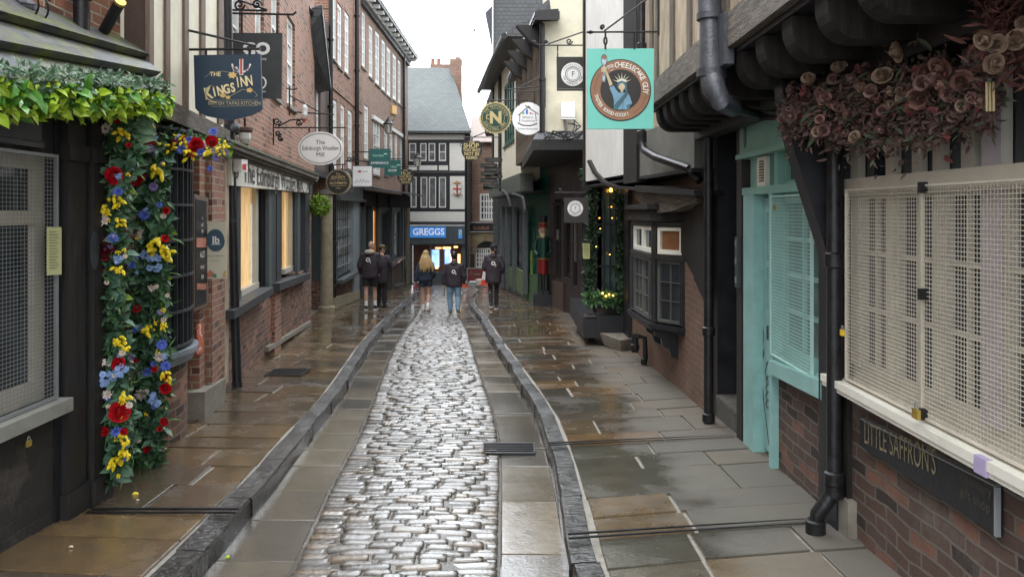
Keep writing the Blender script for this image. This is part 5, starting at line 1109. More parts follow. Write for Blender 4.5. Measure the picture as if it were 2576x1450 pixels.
# lead hopper pipe
lp = [J.pt(1778, -60, .12), J.pt(1788, 30, .12)]
t = thing('lead_downpipe', J.pt(1790, 190, .12), 'wide dented lead downpipe that bends under the timber jetty', 'drainpipe')
def lead(m):
    a, b_, c = J.pt(1782, -80, .10), J.pt(1786, 42, .10), J.pt(1790, 182, .10)
    m.tube([a, b_], [(.075, .06)] * 2, 14); m.tube([b_ + UP * .02, b_ - UP * .02], .085, 14); m.tube([b_, c], [.065, .08], 14); m.tube([c + UP * .02, c - UP * .03], .095, 14)
    m.tube([c, J.pt(1797, 225, .1), J.pt(1815, 255, .06), J.pt(1845, 272, -.05)], [.075, .072, .066, .058], 14)
part(t, 'pipe', m_lead, lead, J, smooth=True); part(t, 'flat_side', m_lead, lambda m: m.q(1800, 1822, (42, 30), (176, 160), .01, .07), J)
part(t, 'lower_run', m_iron, lambda m: m.tube([J.pt(1845, 272, -.05), Vector((1.7, 5.3, 2.26)), Vector((1.88, 5.0, 2.22))], .035, 8), J)

# ============ RIGHT D: garlanded bay window shop
D2 = thing('garlanded_bay_shop', (1.9, 15, gz(15)), 'dark shop with a barred bay window framed by fir garland and fairy lights', 'shop')
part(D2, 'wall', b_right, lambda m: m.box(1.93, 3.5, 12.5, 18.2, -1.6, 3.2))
DF, DS = Fac((1.5, 13.4), (1.5, 16.6), -1), Fac((1.5, 13.4), (2.0, 13.4), 1)
for f, tag_ in ((DF, 0), (DS, 1)):
    part(D2, 'bay_frame', m_black, lambda m: (m.fbox(0, .06, -.0, 2.2, -.06, .0), m.fbox(f.len - .06, f.len, 0, 2.2, -.06, 0), m.fbox(0, f.len, 2.0, 2.35, -.06, .01), m.fbox(0, f.len, -.1, .12, -.06, .01), m.fbox(0, f.len, 1.35, 1.38, -.05, .02), m.fbox(0, f.len, .62, .65, -.05, .02), [m.fbox(u, u + .03, 0, 2.2, -.05, .0) for u in [f.len * k / (5 if tag_ else 8) for k in range(1, 5 if tag_ else 8)]]), f)
part(D2, 'pane', m_glassg, lambda m: m.box(1.56, 1.95, 13.46, 16.5, -.05, 2.1))
part(D2, 'bay_base', m_black, lambda m: m.box(1.5, 1.95, 13.4, 16.6, -.12, -.0)); part(D2, 'bay_roof', m_lead, lambda m: m.box(1.42, 2.0, 13.3, 16.7, 2.35, 2.42))
part(D2, 'side_panel', m_black, lambda m: m.box(1.88, 2.1, 12.45, 13.35, -.8, 2.1))
part(D2, 'display_items', M('display_clutter', (.3, .22, .12), .6, var=.8, scale=7, bmp=0, c2=(.04, .05, .04)), lambda m: [m.box(a, a + .05, 13.43, 13.45, z, z + .07) for a, z in ((1.6, .35), (1.7, .38), (1.8, .3), (1.62, .05), (1.85, 1.7), (1.78, .9))])
t = thing('planter_box', (1.6, 13.2, gz(13.2)), 'black trough planter with green plants below the garlanded window', 'planter')
part(t, 'trough', m_black, lambda m: (m.box(1.42, 1.9, 12.95, 13.35, -.55, -.17), m.box(1.2, 1.46, 13.0, 15.9, -.55, -.2))); 
# ============ RIGHT E, F, G dark shopfronts round the bend
RE = Fac((1.66, 17.6), (1.12, 23.2), -1); RF = Fac((1.12, 23.2), (.42, 25.4), -1); RG = Fac((.42, 25.4), (-.58, 33.6), -1)
E2s = thing('dark_brown_shop', RE.P(2, RE.g(2)), 'dark brown wooden shopfront under the lead canopy', 'shop')
eh = [RE.rc(1393, 1412, 500, 700), RE.rc(1418, 1436, 510, 700), RE.rc(1441, 1452, 515, 720)]
part(E2s, 'shopfront', M('dark_brown_paint', (.04, .026, .026), .5, var=.3), lambda m: wall(m, 0, RE.len, -2, 3.1, [(min(a[:2]), max(a[:2]), a[2], a[3]) for a in eh], dep=.2, solid=2), RE)
for r_ in eh: sash(E2s, RE, (min(r_[:2]), max(r_[:2]), r_[2], r_[3]), -.08, 2, 4, m_timberd, m_glass, .06, .03, mid=False)
part(E2s, 'stall_riser', m_brownwall, lambda m: m.q(1389, 1415, (703, 712), (770, 790), 0, .05), RE)
part(E2s, 'door_head', m_timberd, lambda m: m.q(1388, 1422, (508, 508), (515, 516), 0, .15), RE)
part(E2s, 'white_strip', m_greyp, lambda m: (m.q(1444, 1447, (560, 560), (655, 658), 0, .04), m.q(1400, 1403, (577, 577), (603, 603), 0, .04)), RE)
F2s = thing('green_toy_shop', RF.P(1, RF.g(1)), 'dark green shopfront behind the toy soldier figure', 'shop')
part(F2s, 'shopfront', m_dgreen, lambda m: wall(m, 0, RF.len, -2, 3.1, [(RF.u(1350), RF.u(1330), RF.z(1340, 690), RF.z(1340, 560))], dep=.2, solid=2), RF)
sash(F2s, RF, (RF.u(1350), RF.u(1330), RF.z(1340, 690), RF.z(1340, 560)), -.06, 2, 3, m_dgreen, m_glassg, .08, .04, mid=False)
part(F2s, 'stall_riser', M('green_panel', (.09, .16, .09), .5), lambda m: m.q(1321, 1378, (688, 690), (762, 765), 0, .06), RF)
part(F2s, 'lime_strip', M('lime_paint', (.16, .26, .06), .5), lambda m: m.q(1334, 1337, (630, 630), (690, 690), .06, .1), RF)
G2s = thing('far_dark_shop', RG.P(4, RG.g(4)), 'black shopfronts with olive panels and arched heads at the far right bend', 'shop')
ghs = [RG.rc(1298, 1312, 530, 668), RG.rc(1276, 1287, 528, 668), RG.rc(1262, 1270, 530, 660)]
part(G2s, 'shopfront', m_black, lambda m: wall(m, 0, RG.len, -2.4, 2.7, [(min(a[:2]), max(a[:2]), a[2], a[3]) for a in ghs], dep=.2, solid=2), RG)
for r_ in ghs: sash(G2s, RG, (min(r_[:2]), max(r_[:2]), r_[2], r_[3]), -.06, 2, 4, m_greyd, m_glassn, .06, .03, mid=False)
part(G2s, 'stall_riser', m_olive, lambda m: (m.q(1297, 1313, (672, 682), (728, 742), 0, .05), m.q(1274, 1288, (668, 672), (718, 724), 0, .05)), RG)
part(G2s, 'pilaster', m_slategrey, lambda m: [m.q(x, x + 3.5, (520, 520), (738 - (1320 - x) * .25, 740 - (1320 - x) * .25), 0, .12) for x in (1258, 1271, 1289, 1315)], RG)
def abr(m):
    for a, b, c, d in ((1263, 480, 1283, 520), (1290, 488, 1334, 535)):
        pts = [(lerp(a, c, math.sin(t_)), lerp(b, d, 1 - math.cos(t_))) for t_ in [PI / 2 * i / 8 for i in range(9)]]
        m.tube([RG.pt(x, y, .4) if x < 1316 else RG.P(RG.u(1316, .4) - (x - 1316) * .02, RG.z(1316, y, .4), .4) for x, y in pts], .05, 6)
part(G2s, 'arched_bracket', m_greyd, abr, RG)
# nutcracker figure
t = thing('toy_soldier_figure', W(1368, 745, 23.3), 'tall painted wooden toy soldier standing outside the green shop', 'statue'); n0 = W(1366, 0, 22.9).xy; S_ = 22.9 / PF
def nz_(y): return CZ - (y - PH) * S_
def nl(m, y0, y1, r0, r1, dx=0, dy=0):
    r0 *= .72; r1 *= .72; m.lathe((n0.x + dx, n0.y + dy, 0), [(r1 * .98, nz_(y1)), (r0, nz_(y0))], 14)
part(t, 'base', m_black, lambda m: m.box(n0.x - .3, n0.x + .3, n0.y - .3, n0.y + .3, gz(23) - .02, nz_(738)))
part(t, 'boot', m_black, lambda m: [(m.lathe((n0.x + s, n0.y, 0), [(.08, nz_(738)), (.075, nz_(688))], 10), m.box(n0.x + s - .07, n0.x + s + .07, n0.y - .28, n0.y, nz_(738), nz_(728))) for s in (-.085, .085)])
part(t, 'trousers', M('toy_red', (.24, .012, .012), .35, bmp=0), lambda m: (nl(m, 650, 688, .22, .2), nl(m, 562, 572, .17, .17)))
part(t, 'coat', M('toy_green', (.008, .045, .035), .4, bmp=0), lambda m: (nl(m, 597, 650, .25, .24), [m.tube([Vector((n0.x + s * .19, n0.y, nz_(602))), Vector((n0.x + s * .24, n0.y - .05, nz_(630))), Vector((n0.x + s * .16, n0.y - .18, nz_(640)))], .055, 8) for s in (-1, 1)]))
part(t, 'face', M('toy_skin', (.34, .23, .15), .4, bmp=0), lambda m: (nl(m, 572, 592, .16, .17), m.ball((n0.x, n0.y - .125, nz_(581)), .025)))
part(t, 'beard', M('toy_beard', (.66, .62, .40), .7, bmp=0), lambda m: (nl(m, 578, 597, .185, .12, 0, .02), nl(m, 587, 597, .12, .08, 0, -.12)))
part(t, 'hat', m_black, lambda m: (nl(m, 542, 562, .20, .17),)); part(t, 'hat_trim', M('toy_gold', (.25, .17, .05), .5, bmp=0), lambda m: (nl(m, 559, 562, .18, .18), nl(m, 648, 652, .26, .26), nl(m, 595, 598, .24, .25)))
# upper storeys right
U4 = thing('cream_gabled_house', (1.2, 18, gz(18)), 'cream rendered house with weathered boards and a dark overhanging eave', 'building')
F4s, F4f = Fac((.68, 17.0), (1.95, 16.8), 1), Fac((.68, 17.0), (.12, 24.0), -1)
part(U4, 'wall', m_creamr, lambda m: m.fbox(0, F4s.len, 3.0, 9.5, -2.5, 0), F4s)
part(U4, 'boarded_wall', m_timber, lambda m: (m.fbox(.0, F4f.len, 3.0, 5.85, -1, .0), [m.fbox(u, u + .05, 3.0, 5.85, 0, .03) for u in [k * .35 for k in range(20)]]), F4f)
part(U4, 'brick_edge', b_low, lambda m: m.q(1466, 1478, (-100, -100), (340, 340), 0, .02), F4s)
def eav(m):
    a, b_, c, d = W(1347, 40, 16.6), W(1278, 205, 25), W(1405, 45, 16.9), W(1300, 190, 25.2)
    m.hexa([a - UP * .05, b_ - UP * .05, d + Vector((.5, 0, 0)) - UP * .05, c - UP * .05, a + UP * .12, b_ + UP * .12, d + Vector((.5, 0, .1)), c + UP * .2])
part(U4, 'eave', m_blackw, eav)
part(U4, 'eave_lead', m_lead, lambda m: m.hexa([W(1345, 36, 16.55), W(1276, 203, 24.95), W(1282, 203, 25.5), W(1410, 36, 17.2), W(1345, 29, 16.55), W(1276, 192, 24.95), W(1300, 150, 25.5), W(1400, -20, 17.2)]))
part(U4, 'eave_end', m_blackw, lambda m: m.hexa([W(1346, 50, 16.5), W(1408, 50, 16.5), W(1408, 50, 16.8), W(1346, 50, 16.8), W(1346, 28, 16.5), W(1408, 28, 16.5), W(1408, 28, 16.8), W(1346, 28, 16.8)]))
part(U4, 'eave_bracket', m_blackw, lambda m: [m.prism([F4f.P(u, 5.8, 0), F4f.P(u, 5.3, 0), F4f.P(u, 5.45, .25), F4f.P(u, 5.8, .55)], F4f.t * .25) for u in (.4, 1.8, 3.2, 4.6)], F4f)
part(U4, 'canopy', m_lead, lambda m: (m.hexa([(.42, 15.4, 3.03), (1.55, 15.4, 3.03), (1.7, 17, 3.1), (.3, 21, 3.0), (.5, 15.9, 3.2), (1.55, 15.9, 3.2), (1.7, 17, 3.35), (.4, 21, 3.25)])))
part(U4, 'canopy_fascia', m_blackw, lambda m: (m.box(.42, 1.52, 15.38, 15.46, 2.82, 3.03), m.hexa([(.42, 15.4, 2.80), (.48, 15.4, 2.80), (.34, 21, 2.75), (.28, 21, 2.75), (.42, 15.4, 3.029), (.48, 15.4, 3.029), (.34, 21, 2.98), (.28, 21, 2.98)])))
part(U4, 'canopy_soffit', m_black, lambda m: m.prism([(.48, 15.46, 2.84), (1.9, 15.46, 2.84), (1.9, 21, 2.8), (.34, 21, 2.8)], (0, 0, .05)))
def cab(m):
    r = random.Random(9)
    for k in range(9):
        p = [W(1370 + i * 12 + r.uniform(-4, 4), 338 + r.uniform(-10, 12), 15.6 - .05 * k) for i in range(9)]; m.tube(p, .014, 5)
    for k in range(4): m.tube([W(1440 + r.uniform(-12, 15), 300 + r.uniform(-12, 10), 16.7), W(1452 + r.uniform(-15, 12), 318, 16.5), W(1432 + r.uniform(-10, 10), 345, 16.2)], .012, 5)
t = thing('cable_bundle', W(1420, 345, 15.6), 'tangle of black cables lying along the lead canopy', 'cables'); part(t, 'cables', m_iron, cab)
t = thing('utility_box', W(1428, 300, 16.7), 'white plastic utility box on the cream wall above the canopy', 'box'); sg = Sgn(1428, 280, 16.75)
part(t, 'casing', m_white, lambda m: sg.poly(m, [(1410, 259), (1445, 257), (1446, 302), (1411, 301)], -.05, .12)); part(t, 'lid_line', m_greyp, lambda m: sg.poly(m, [(1411, 296), (1446, 296), (1446, 297.5), (1411, 297.5)], .12, .124)); part(t, 'conduit', m_greyp, lambda m: m.tube([sg.p(1420, 301, .05), sg.p(1424, 330, .03), sg.p(1424, 350, .0)], .03, 6))
vp = W(1364, 100, 16.9); pipe('drainpipe', [W(1364, 60, 16.85), W(1364, 340, 16.85)], .06, 'black drainpipe at the corner of the cream gabled house', [(W(1364, 200, 16.85), UP)])
U5 = thing('green_window_house', (0, 28, gz(28)), 'cream house with dark green window frames on the bend behind the round signs', 'building')
F5 = Fac((.28, 24.1), (-.9, 34.2), -1)
g5 = [F5.rc(1268, 1294, 200, 360)]; g5 = [(min(a[:2]), max(a[:2]), a[2], a[3]) for a in g5]
part(U5, 'wall', m_cream, lambda m: (wall(m, 0, F5.len, 2.55, 7.0, g5, dep=.2, solid=3), m.box(.3, 2, 24.0, 24.2, 2.6, 7)), F5)
for r_ in g5: sash(U5, F5, r_, -.02, 4, 2, m_dgreen, m_glass, .12, .16, sill=m_dgreen)
part(U5, 'roof', s_dark, lambda m: m.hexa([F5.P(-.5, 6.95, .5), F5.P(F5.len, 6.95, .5), F5.P(F5.len, 7.0, -3), F5.P(-.5, 7.0, -3), F5.P(-.5, 7.1, .5), F5.P(F5.len, 7.1, .5), F5.P(F5.len, 9.2, -3), F5.P(-.5, 9.2, -3)]), F5)
part(U5, 'gutter', m_irong, lambda m: m.tube([F5.P(-.5, 6.95, .58), F5.P(4, 6.93, .6), F5.P(F5.len, 6.9, .58)], .1, 8), F5)
part(U5, 'fascia_board', M('green_grey_board', (.10, .12, .10), .6, var=.3), lambda m: m.fbox(-.6, F5.len, 2.2, 2.75, -.3, .12), F5); part(U5, 'soffit', m_black, lambda m: m.fbox(-1.0, F5.len, 2.15, 2.198, -2, .12), F5)
part(U5, 'corner_boards', m_timberd, lambda m: (m.fbox(F5.u(1262), F5.u(1256), 2.75, 6.9, 0, .05), m.fbox(F5.u(1243), F5.u(1240), 2.75, 6.9, 0, .05)), F5)
part(U5, 'faded_letters', m_greyp, lambda m: ftext(m, 'GIFTS', F5.u(1290), 2.48, .4, .124, -1), F5)
U6 = thing('slate_hung_gable', (1, 36, -2), 'tall dark grey slate hung gable rising behind the cream houses', 'building')
part(U6, 'wall', s_dark, lambda m: m.box(W(1240, 0, 35.5).x, 4, 35.5, 40, -2, 14), Fac((-9, 35), (-2, 35), 1)); part(U6, 'verge', m_white, lambda m: m.box(W(1238, 0, 35.4).x, W(1241, 0, 35.4).x, 35.35, 35.49, 8.5, 14))
part(U6, 'dormer', m_lead, lambda m: m.prism([W(1220, 32, 36.5), W(1240, 12, 36.5), W(1240, 140, 36.5), W(1232, 90, 36.5)], (0, 1.5, 0)))
part(U6, 'lower_roof', s_dark, lambda m: m.prism([W(1220, 335, 36), W(1219, 270, 36), W(1243, 200, 36), W(1246, 335, 36)], (0, 1.5, 0)))
# ------------------------------------------------------------------ hanging signs
def bracket(t, pts_list, r=.012, mat=None): part(t, 'bracket', mat or m_iron, lambda m: [m.tube(p, r, 6) for p in pts_list], smooth=True)
def sp(cx, cy, R, D, turns=1.4, a0=0, rev=1): return [W(x, y, D) for x, y in spiral(cx, cy, R, turns, a0, rev=rev)]
m_navy = M('sign_navy', (.018, .04, .07), .5, var=.1, bmp=0); m_cream2 = M('sign_cream', (.80, .66, .38), .6, var=.1, bmp=0); m_signw = M('sign_face_white', (.80, .80, .80), .5, var=.05, bmp=0); m_signk = M('sign_black', (.03, .028, .025), .45, var=.2, bmp=0)
# 1 the inn sign
s = Sgn(575, 215, 6.9); D = 6.9
t = thing('hanging_sign', W(575, 300, D), 'navy blue shield shaped hanging sign reading THE KINGS INN', 'sign')
part(t, 'board', m_navy, lambda m: s.poly(m, [(487, 139), (655, 136), (659, 272), (654, 278), (630, 290), (575, 303), (520, 292), (498, 280), (491, 272)], -.03, 0))
def kl(m):
    s.text(m, 'THE', 542, 187, 15, .003, rot=.0, bold=.02)
    for i, ch in enumerate('KINGS'): s.text(m, ch, 524 + i * 15.5, 236 - i * 3.6, 40 if i == 0 else 32, .003, rot=-.22, xs=.72, bold=.035)
    for i, ch in enumerate('INN'): s.text(m, ch, 599 + i * 14.5, 209 - i * 2.2, 36, .008, rot=-.14, xs=.62, bold=.02)
    s.line(m, spiral(538, 226, 32, .55, 1.4, 24), 2.4, .003)
part(t, 'lettering', m_cream2, kl)
part(t, 'small_lettering', M('sign_dull_gold', (.42, .36, .22), .6, bmp=0), lambda m: (s.text(m, 'BRITISH TAPAS KITCHEN', 590, 260, 12.5, .003, bold=.01, xs=.95), s.line(m, [(532, 252), (650, 252)], .8, .003), s.line(m, [(532, 268), (650, 266)], .8, .003), s.line(m, [(515, 195), (530, 184), (560, 179), (580, 183)], 1, .003), s.line(m, [(580, 242), (610, 225), (640, 230), (648, 240), (642, 244)], 1.2, .003)))
def orn(m):
    r = random.Random(3)
    for cx, cy, k in ((585, 189, 11), (561, 240, 8), (628, 227, 8), (574, 245, 6)):
        s.poly(m, [(cx + k * (.75 + .4 * (i % 2)) * math.cos(a), cy + k * .75 * (.75 + .4 * (i % 2)) * math.sin(a)) for i, a in enumerate([2 * PI * i / 14 for i in range(14)])], 0, .005)
part(t, 'gold_leaf_ornament', M('sign_gold', (.72, .50, .18), .5, bmp=0), orn)
part(t, 'white_cross', m_signw, lambda m: (s.poly(m, [(602.5, 149), (612, 149), (612, 189), (602.5, 189)], 0, .003), [s.line(m, [(585 + 2 * i, 172 + abs(i - 3) * -1.5), (590 + 2 * i, 178)], 3.4, .004) for i in range(6)], s.line(m, [(584, 162), (590, 174), (600, 181)], 4, .003), s.line(m, [(630, 162), (625, 174), (614, 181)], 4, .003)))
part(t, 'red_cross', redm, lambda m: (s.poly(m, [(604.5, 148), (610, 148), (610, 187), (604.5, 187)], 0, .007), s.line(m, [(586, 166), (594, 177)], 1.5, .0065), s.line(m, [(628, 166), (620, 177)], 1.5, .0065)))
part(t, 'blue_flecks', M('flag_blue', (.03, .07, .3), .5, bmp=0), lambda m: [s.line(m, [(x, y), (x + 4, y + 2)], 1.6, .0068) for x, y in ((588, 172), (596, 178), (618, 178), (623, 171), (598, 168))])
bracket(t, [[W(470, 125, D), W(655, 123, D)], [W(467, 75, D - .05), W(645, 116, D)], [W(470, 70, D - .05), W(470, 135, D - .05)], [W(518, 124, D), W(518, 138, D)], [W(628, 124, D), W(628, 137, D)]])
# 2 dark square sign behind
s = Sgn(646, 165, 9.6)
t = thing('hanging_sign', W(646, 248, 9.6), 'large dark grey square hanging sign behind the navy inn sign', 'sign')
part(t, 'board', m_greyd, lambda m: s.poly(m, [(582, 83), (710, 83), (708, 248), (584, 246)], -.03, 0))
part(t, 'lettering', m_signw, lambda m: (s.text(m, 'GO', 645, 124, 40, .003, bold=.05, xs=1.1), s.text(m, 'beauty', 658, 148, 10, .003), s.ring(m, 657, 208, 14, 16, 4, .003), s.text(m, 'salon', 660, 230, 9, .003)))
D = 9.6; bracket(t, [[W(560, 33, D), W(738, 37, D), W(745, 30, D)], [W(558, 25, D), W(672, 27, D)], sp(602, 12, 14, D), sp(646, 12, 12, D, rev=-1), [W(560, -60, D), W(600, 0, D), W(672, 25, D)], [W(608, 34, D), W(608, 84, D)], [W(697, 36, D), W(697, 84, D)]], .014)
# 3 oval wool sign
s = Sgn(806, 373, 12.0)
t = thing('hanging_sign', W(806, 415, 12), 'white oval hanging sign reading The Edinburgh Woollen Mill', 'sign')
part(t, 'board', m_signw, lambda m: s.ell(m, 806, 373, 56, 42, -.03, 0)); part(t, 'edge_line', m_signk, lambda m: s.ring(m, 806, 373, 52, 38, 1.4, .003))
part(t, 'lettering', m_signk, lambda m: [s.text(m, a, 806, y, 17, .003, bold=.0) for a, y in (('The', 358), ('Edinburgh Woollen', 373), ('Mill', 389))][0] if False else (s.text(m, 'The', 806, 358, 15, .003), s.text(m, 'Edinburgh Woollen', 806, 373, 15, .003, xs=.78), s.text(m, 'Mill', 806, 389, 15, .003)))
D = 12; bracket(t, [[W(688, 321, D), W(870, 321, D)], [W(688, 298, D), W(688, 365, D)], sp(697, 305, 10, D), [W(700, 318, D), W(730, 302, D), W(762, 300, D)], sp(752, 308, 8, D), sp(700, 335, 8, D), sp(705, 348, 7, D), [W(778, 321, D), W(778, 333, D)], [W(833, 321, D), W(833, 334, D)]])
t = thing('bracket_arm', W(765, 285, 12.6), 'plain iron bracket arm with a hanging bird ornament above the oval sign', 'bracket'); D = 12.6
part(t, 'arm', m_iron, lambda m: ([m.tube(p, .012, 6) for p in ([W(728, 218, D), W(728, 290, D)], [W(720, 222, D), W(738, 226, D), W(748, 222, D)], [W(728, 281, D), W(840, 288, D)], [W(728, 240, D), W(800, 280, D)])]))
part(t, 'white_figure', m_signw, lambda m: m.lathe(W(767, 298, D), [(.01, 0), (.05, .06), (.04, .12), (.05, .18), (.02, .23)], 8)); part(t, 'red_ribbon', redm, lambda m: m.lathe(W(765, 308, D), [(.02, 0), (.04, .06)], 8))
# 4 round black
s = Sgn(851, 457, 17)
t = thing('hanging_sign', W(851, 488, 17), 'round black hanging sign in a pale wooden ring with gold letters', 'sign')
part(t, 'board', M('pale_wood', (.34, .28, .18), .7), lambda m: s.ell(m, 852, 457, 32, 32, -.05, -.01)); part(t, 'disc', m_signk, lambda m: s.ell(m, 851, 457, 28, 29, -.01, .01))
part(t, 'lettering', m_gold, lambda m: (s.text(m, 'The', 851, 438, 7, .014), s.text(m, 'SOCIETY', 851, 446, 9, .014, bold=.01), s.text(m, 'of', 851, 453, 5, .014), s.text(m, 'ALCHEMISTS', 851, 460.5, 9, .014, xs=.85, bold=.01), s.text(m, 'YORK', 851, 473, 5, .014), s.line(m, [(830, 451), (846, 451)], .8, .014), s.line(m, [(856, 451), (872, 451)], .8, .014), s.line(m, [(832, 467), (870, 467)], .8, .014)))
D = 17; bracket(t, [[W(832, 415, D), W(870, 413, D)], [W(838, 414, D), W(840, 428, D)], [W(862, 414, D), W(862, 427, D)], [W(790, 412, D), W(835, 415, D)]], .015)
# 5 white square
s = Sgn(911, 443, 20)
t = thing('hanging_sign', W(911, 469, 20), 'white square hanging sign with handwriting below a small flower mark', 'sign')
part(t, 'board', m_signw, lambda m: s.poly(m, [(887, 417), (936, 417), (936, 469), (887, 469)], -.04, 0)); part(t, 'frame', m_greyp, lambda m: [s.line(m, [a, b_], 1.4, .004) for a, b_ in (((887, 417), (936, 417)), ((936, 417), (936, 469)), ((936, 469), (887, 469)), ((887, 469), (887, 417)))])
part(t, 'handwriting', m_signk, lambda m: (s.line(m, [(893 + i, 456 + 3 * math.sin(i * .8) * (1 if i % 7 else 2)) for i in range(0, 38, 1)], .7, .004), s.text(m, 'TEA ROOMS', 911, 431.5, 5, .004)))
part(t, 'flower_mark', redm, lambda m: s.ell(m, 905, 431, 3, 3, 0, .006, 10)); D = 20
bracket(t, [[W(868, 405, D), W(935, 405, D)], sp(880, 400, 7, D), sp(893, 396, 6, D), [W(897, 405, D), W(897, 417, D)], [W(926, 405, D), W(926, 417, D)]], .016)
# 6,7 green pair
m_sgreen = M('sign_green', (.02, .12, .11), .5, var=.1, bmp=0); m_mint = M('sign_mint', (.35, .6, .5), .5, bmp=0)
for (x0, x1, y0, y1, D, w_, lab) in ((928, 982, 374, 422, 25, 'EXPERIENCE', 'larger dark green hanging sign reading EXPERIENCE'), (967, 1008, 402, 441, 29, 'SHOP', 'smaller dark green hanging sign reading SHOP')):
    cx = (x0 + x1) / 2; s = Sgn(cx, (y0 + y1) / 2, D); t = thing('hanging_sign', W(cx, y1, D), lab, 'sign')
    part(t, 'board', m_sgreen, lambda m: s.poly(m, [(x0, y0), (x1, y0), (x1, y1), (x0, y1)], -.04, 0)); part(t, 'lettering', m_signw, lambda m: s.text(m, w_, cx, y1 - 12, 8.6 if w_ == 'SHOP' else 8, .006, bold=.01))
    part(t, 'leaf_mark', m_mint, lambda m: (s.text(m, 'Garden', cx - 4, y0 + 17, 8, .006, bold=.02, xs=1.2), s.ell(m, cx + 15, y0 + 13, 5, 2, 0, .008, 10)))
    bracket(t, [[W(x0 - 60, y0 + 8 if w_ != 'SHOP' else y0 - 12, D), W(x0, y0 + 8 if w_ != 'SHOP' else y0 - 12, D)], [W(x0 - 10, y0 - (2 if w_ == 'SHOP' else -8), D + .05), W(x1 + 3, y0 - (3 if w_ == 'SHOP' else -8), D + .05)]], .02)
# 8,9 cauldron signs
def cauldron(cx, cy, D, k, lab, br):
    s = Sgn(cx, cy, D); t = thing('hanging_sign', W(cx, cy + 26 * k, D), lab, 'sign')
    pts = [(-25, -16), (-18, -25), (18, -25), (25, -16)] + [(27 * math.cos(a), -4 + 29 * math.sin(a)) for a in [PI * i / 14 for i in range(1, 14)]]
    part(t, 'board', m_signk, lambda m: (s.poly(m, [(cx + a * k, cy + b * k) for a, b in pts], -.05, 0), s.ring(m, cx - 26 * k, cy - 14 * k, 4 * k, 5 * k, 1.6 * k, 0), s.ring(m, cx + 26 * k, cy - 14 * k, 4 * k, 5 * k, 1.6 * k, 0)))
    part(t, 'lettering', m_gold, lambda m: [s.text(m, a, cx + dx * k, cy + dy * k, z * k, .008, bold=.02, xs=xs) for a, dx, dy, z, xs in (('THE', 0, -21, 8, 1), ('SHOP', -2, -12, 17, .9), ('THAT MUST', 0, -1.5, 10, .8), ('NOT BE', 0, 8, 12, .9), ('NAMED', 0, 18, 11, .75))])
    bracket(t, br, .018)
cauldron(1187, 379, 26, 1.0, 'black cauldron shaped hanging sign with gold letters over the middle of the street', [[W(1255, 318, 26), W(1215, 335, 26), W(1190, 345, 26), W(1187, 354, 26)], [W(1165, 345, 26), W(1258, 345, 26)]])
cauldron(1020, 445, 33, .78, 'black cauldron shaped hanging sign with gold letters by the far end of the terrace', [[W(1000, 420, 33), W(1056, 418, 33)], [W(1020, 419, 33), W(1020, 426, 33)]])
# 10 nutcracker sign
s = Sgn(1246, 296, 20); t = thing('hanging_sign', W(1246, 337, 20), 'round green and gold sign with scalloped rim and a large letter N', 'sign')
part(t, 'rim', m_gold, lambda m: s.poly(m, [(1246 + r_ * math.cos(a), 296 + r_ * math.sin(a)) for a, r_ in [(2 * PI * i / 84, 41 if i % 3 else 38) for i in range(84)]], -.05, -.0))
m_ngreen = M('nut_green', (.012, .07, .05), .5, bmp=0); part(t, 'disc', m_ngreen, lambda m: s.ell(m, 1246, 296, 36, 36, 0, .01)); 
part(t, 'lettering', m_gold, lambda m: (s.ring(m, 1246, 296, 33, 33, .8, .014), s.ring(m, 1246, 296, 23.5, 23.5, .7, .014), s.text(m, 'N', 1247, 297, 40, .015, bold=.05), s.line(m, [(1232, 288), (1225, 290), (1224, 297), (1230, 300)], 2, .015), s.line(m, [(1258, 310), (1264, 314), (1268, 311)], 2.4, .015), s.arct(m, 'THE NUTCRACKER', 1246, 296, 28.5, 8, -62, 78, .014), s.arct(m, 'CHRISTMAS SHOP', 1246, 296, 28.5, 8, 245, 118, .014, inward=True)))
D = 20; bracket(t, [[W(1195, 252, D), W(1365, 252, D)], [W(1240, 252, D), W(1240, 258, D)], [W(1256, 252, D), W(1256, 258, D)]], .016)
# 11 korean restaurant
s = Sgn(1328.5, 298, 17); t = thing('hanging_sign', W(1328, 338, 17), 'white round hanging sign with a brush drawn house and coloured stripes', 'sign')
part(t, 'board', m_signw, lambda m: s.ell(m, 1328.5, 298, 40, 41, -.03, 0))
part(t, 'brush_drawing', m_signk, lambda m: (s.line(m, [(1304, 290), (1330, 267), (1334, 272)], 2.2, .003), s.line(m, [(1321, 265), (1354, 287)], 2.2, .003), s.line(m, [(1308, 288), (1307, 306)], 1.6, .003), s.line(m, [(1347, 285), (1349, 305)], 1.6, .003), s.line(m, [(1303, 309), (1315, 315), (1335, 316), (1351, 311)], 2.6, .003), s.text(m, '채하우스', 1328, 296, 8, .003), s.text(m, 'ChaeHouse', 1328, 304, 7.5, .003), s.text(m, 'Korean Restaurant', 1328, 324, 6.5, .003)))
for i, c in enumerate(((.05, .35, .08), (.75, .75, .75), (.03, .15, .55), (.7, .75, .8), (.6, .05, .05), (.2, .2, .25))):
    part(t, 'stripe', M('stripe_%d' % i, c, .5, bmp=0), lambda m: s.poly(m, [(1313 + i * 5, 287), (1313 + i * 5, 285 - min(i, 5 - i) * 4), (1318 + i * 5, 285 - min(i + 1, 4 - i if i > 2 else i + 1) * 4), (1318 + i * 5, 287)], 0, .0025))
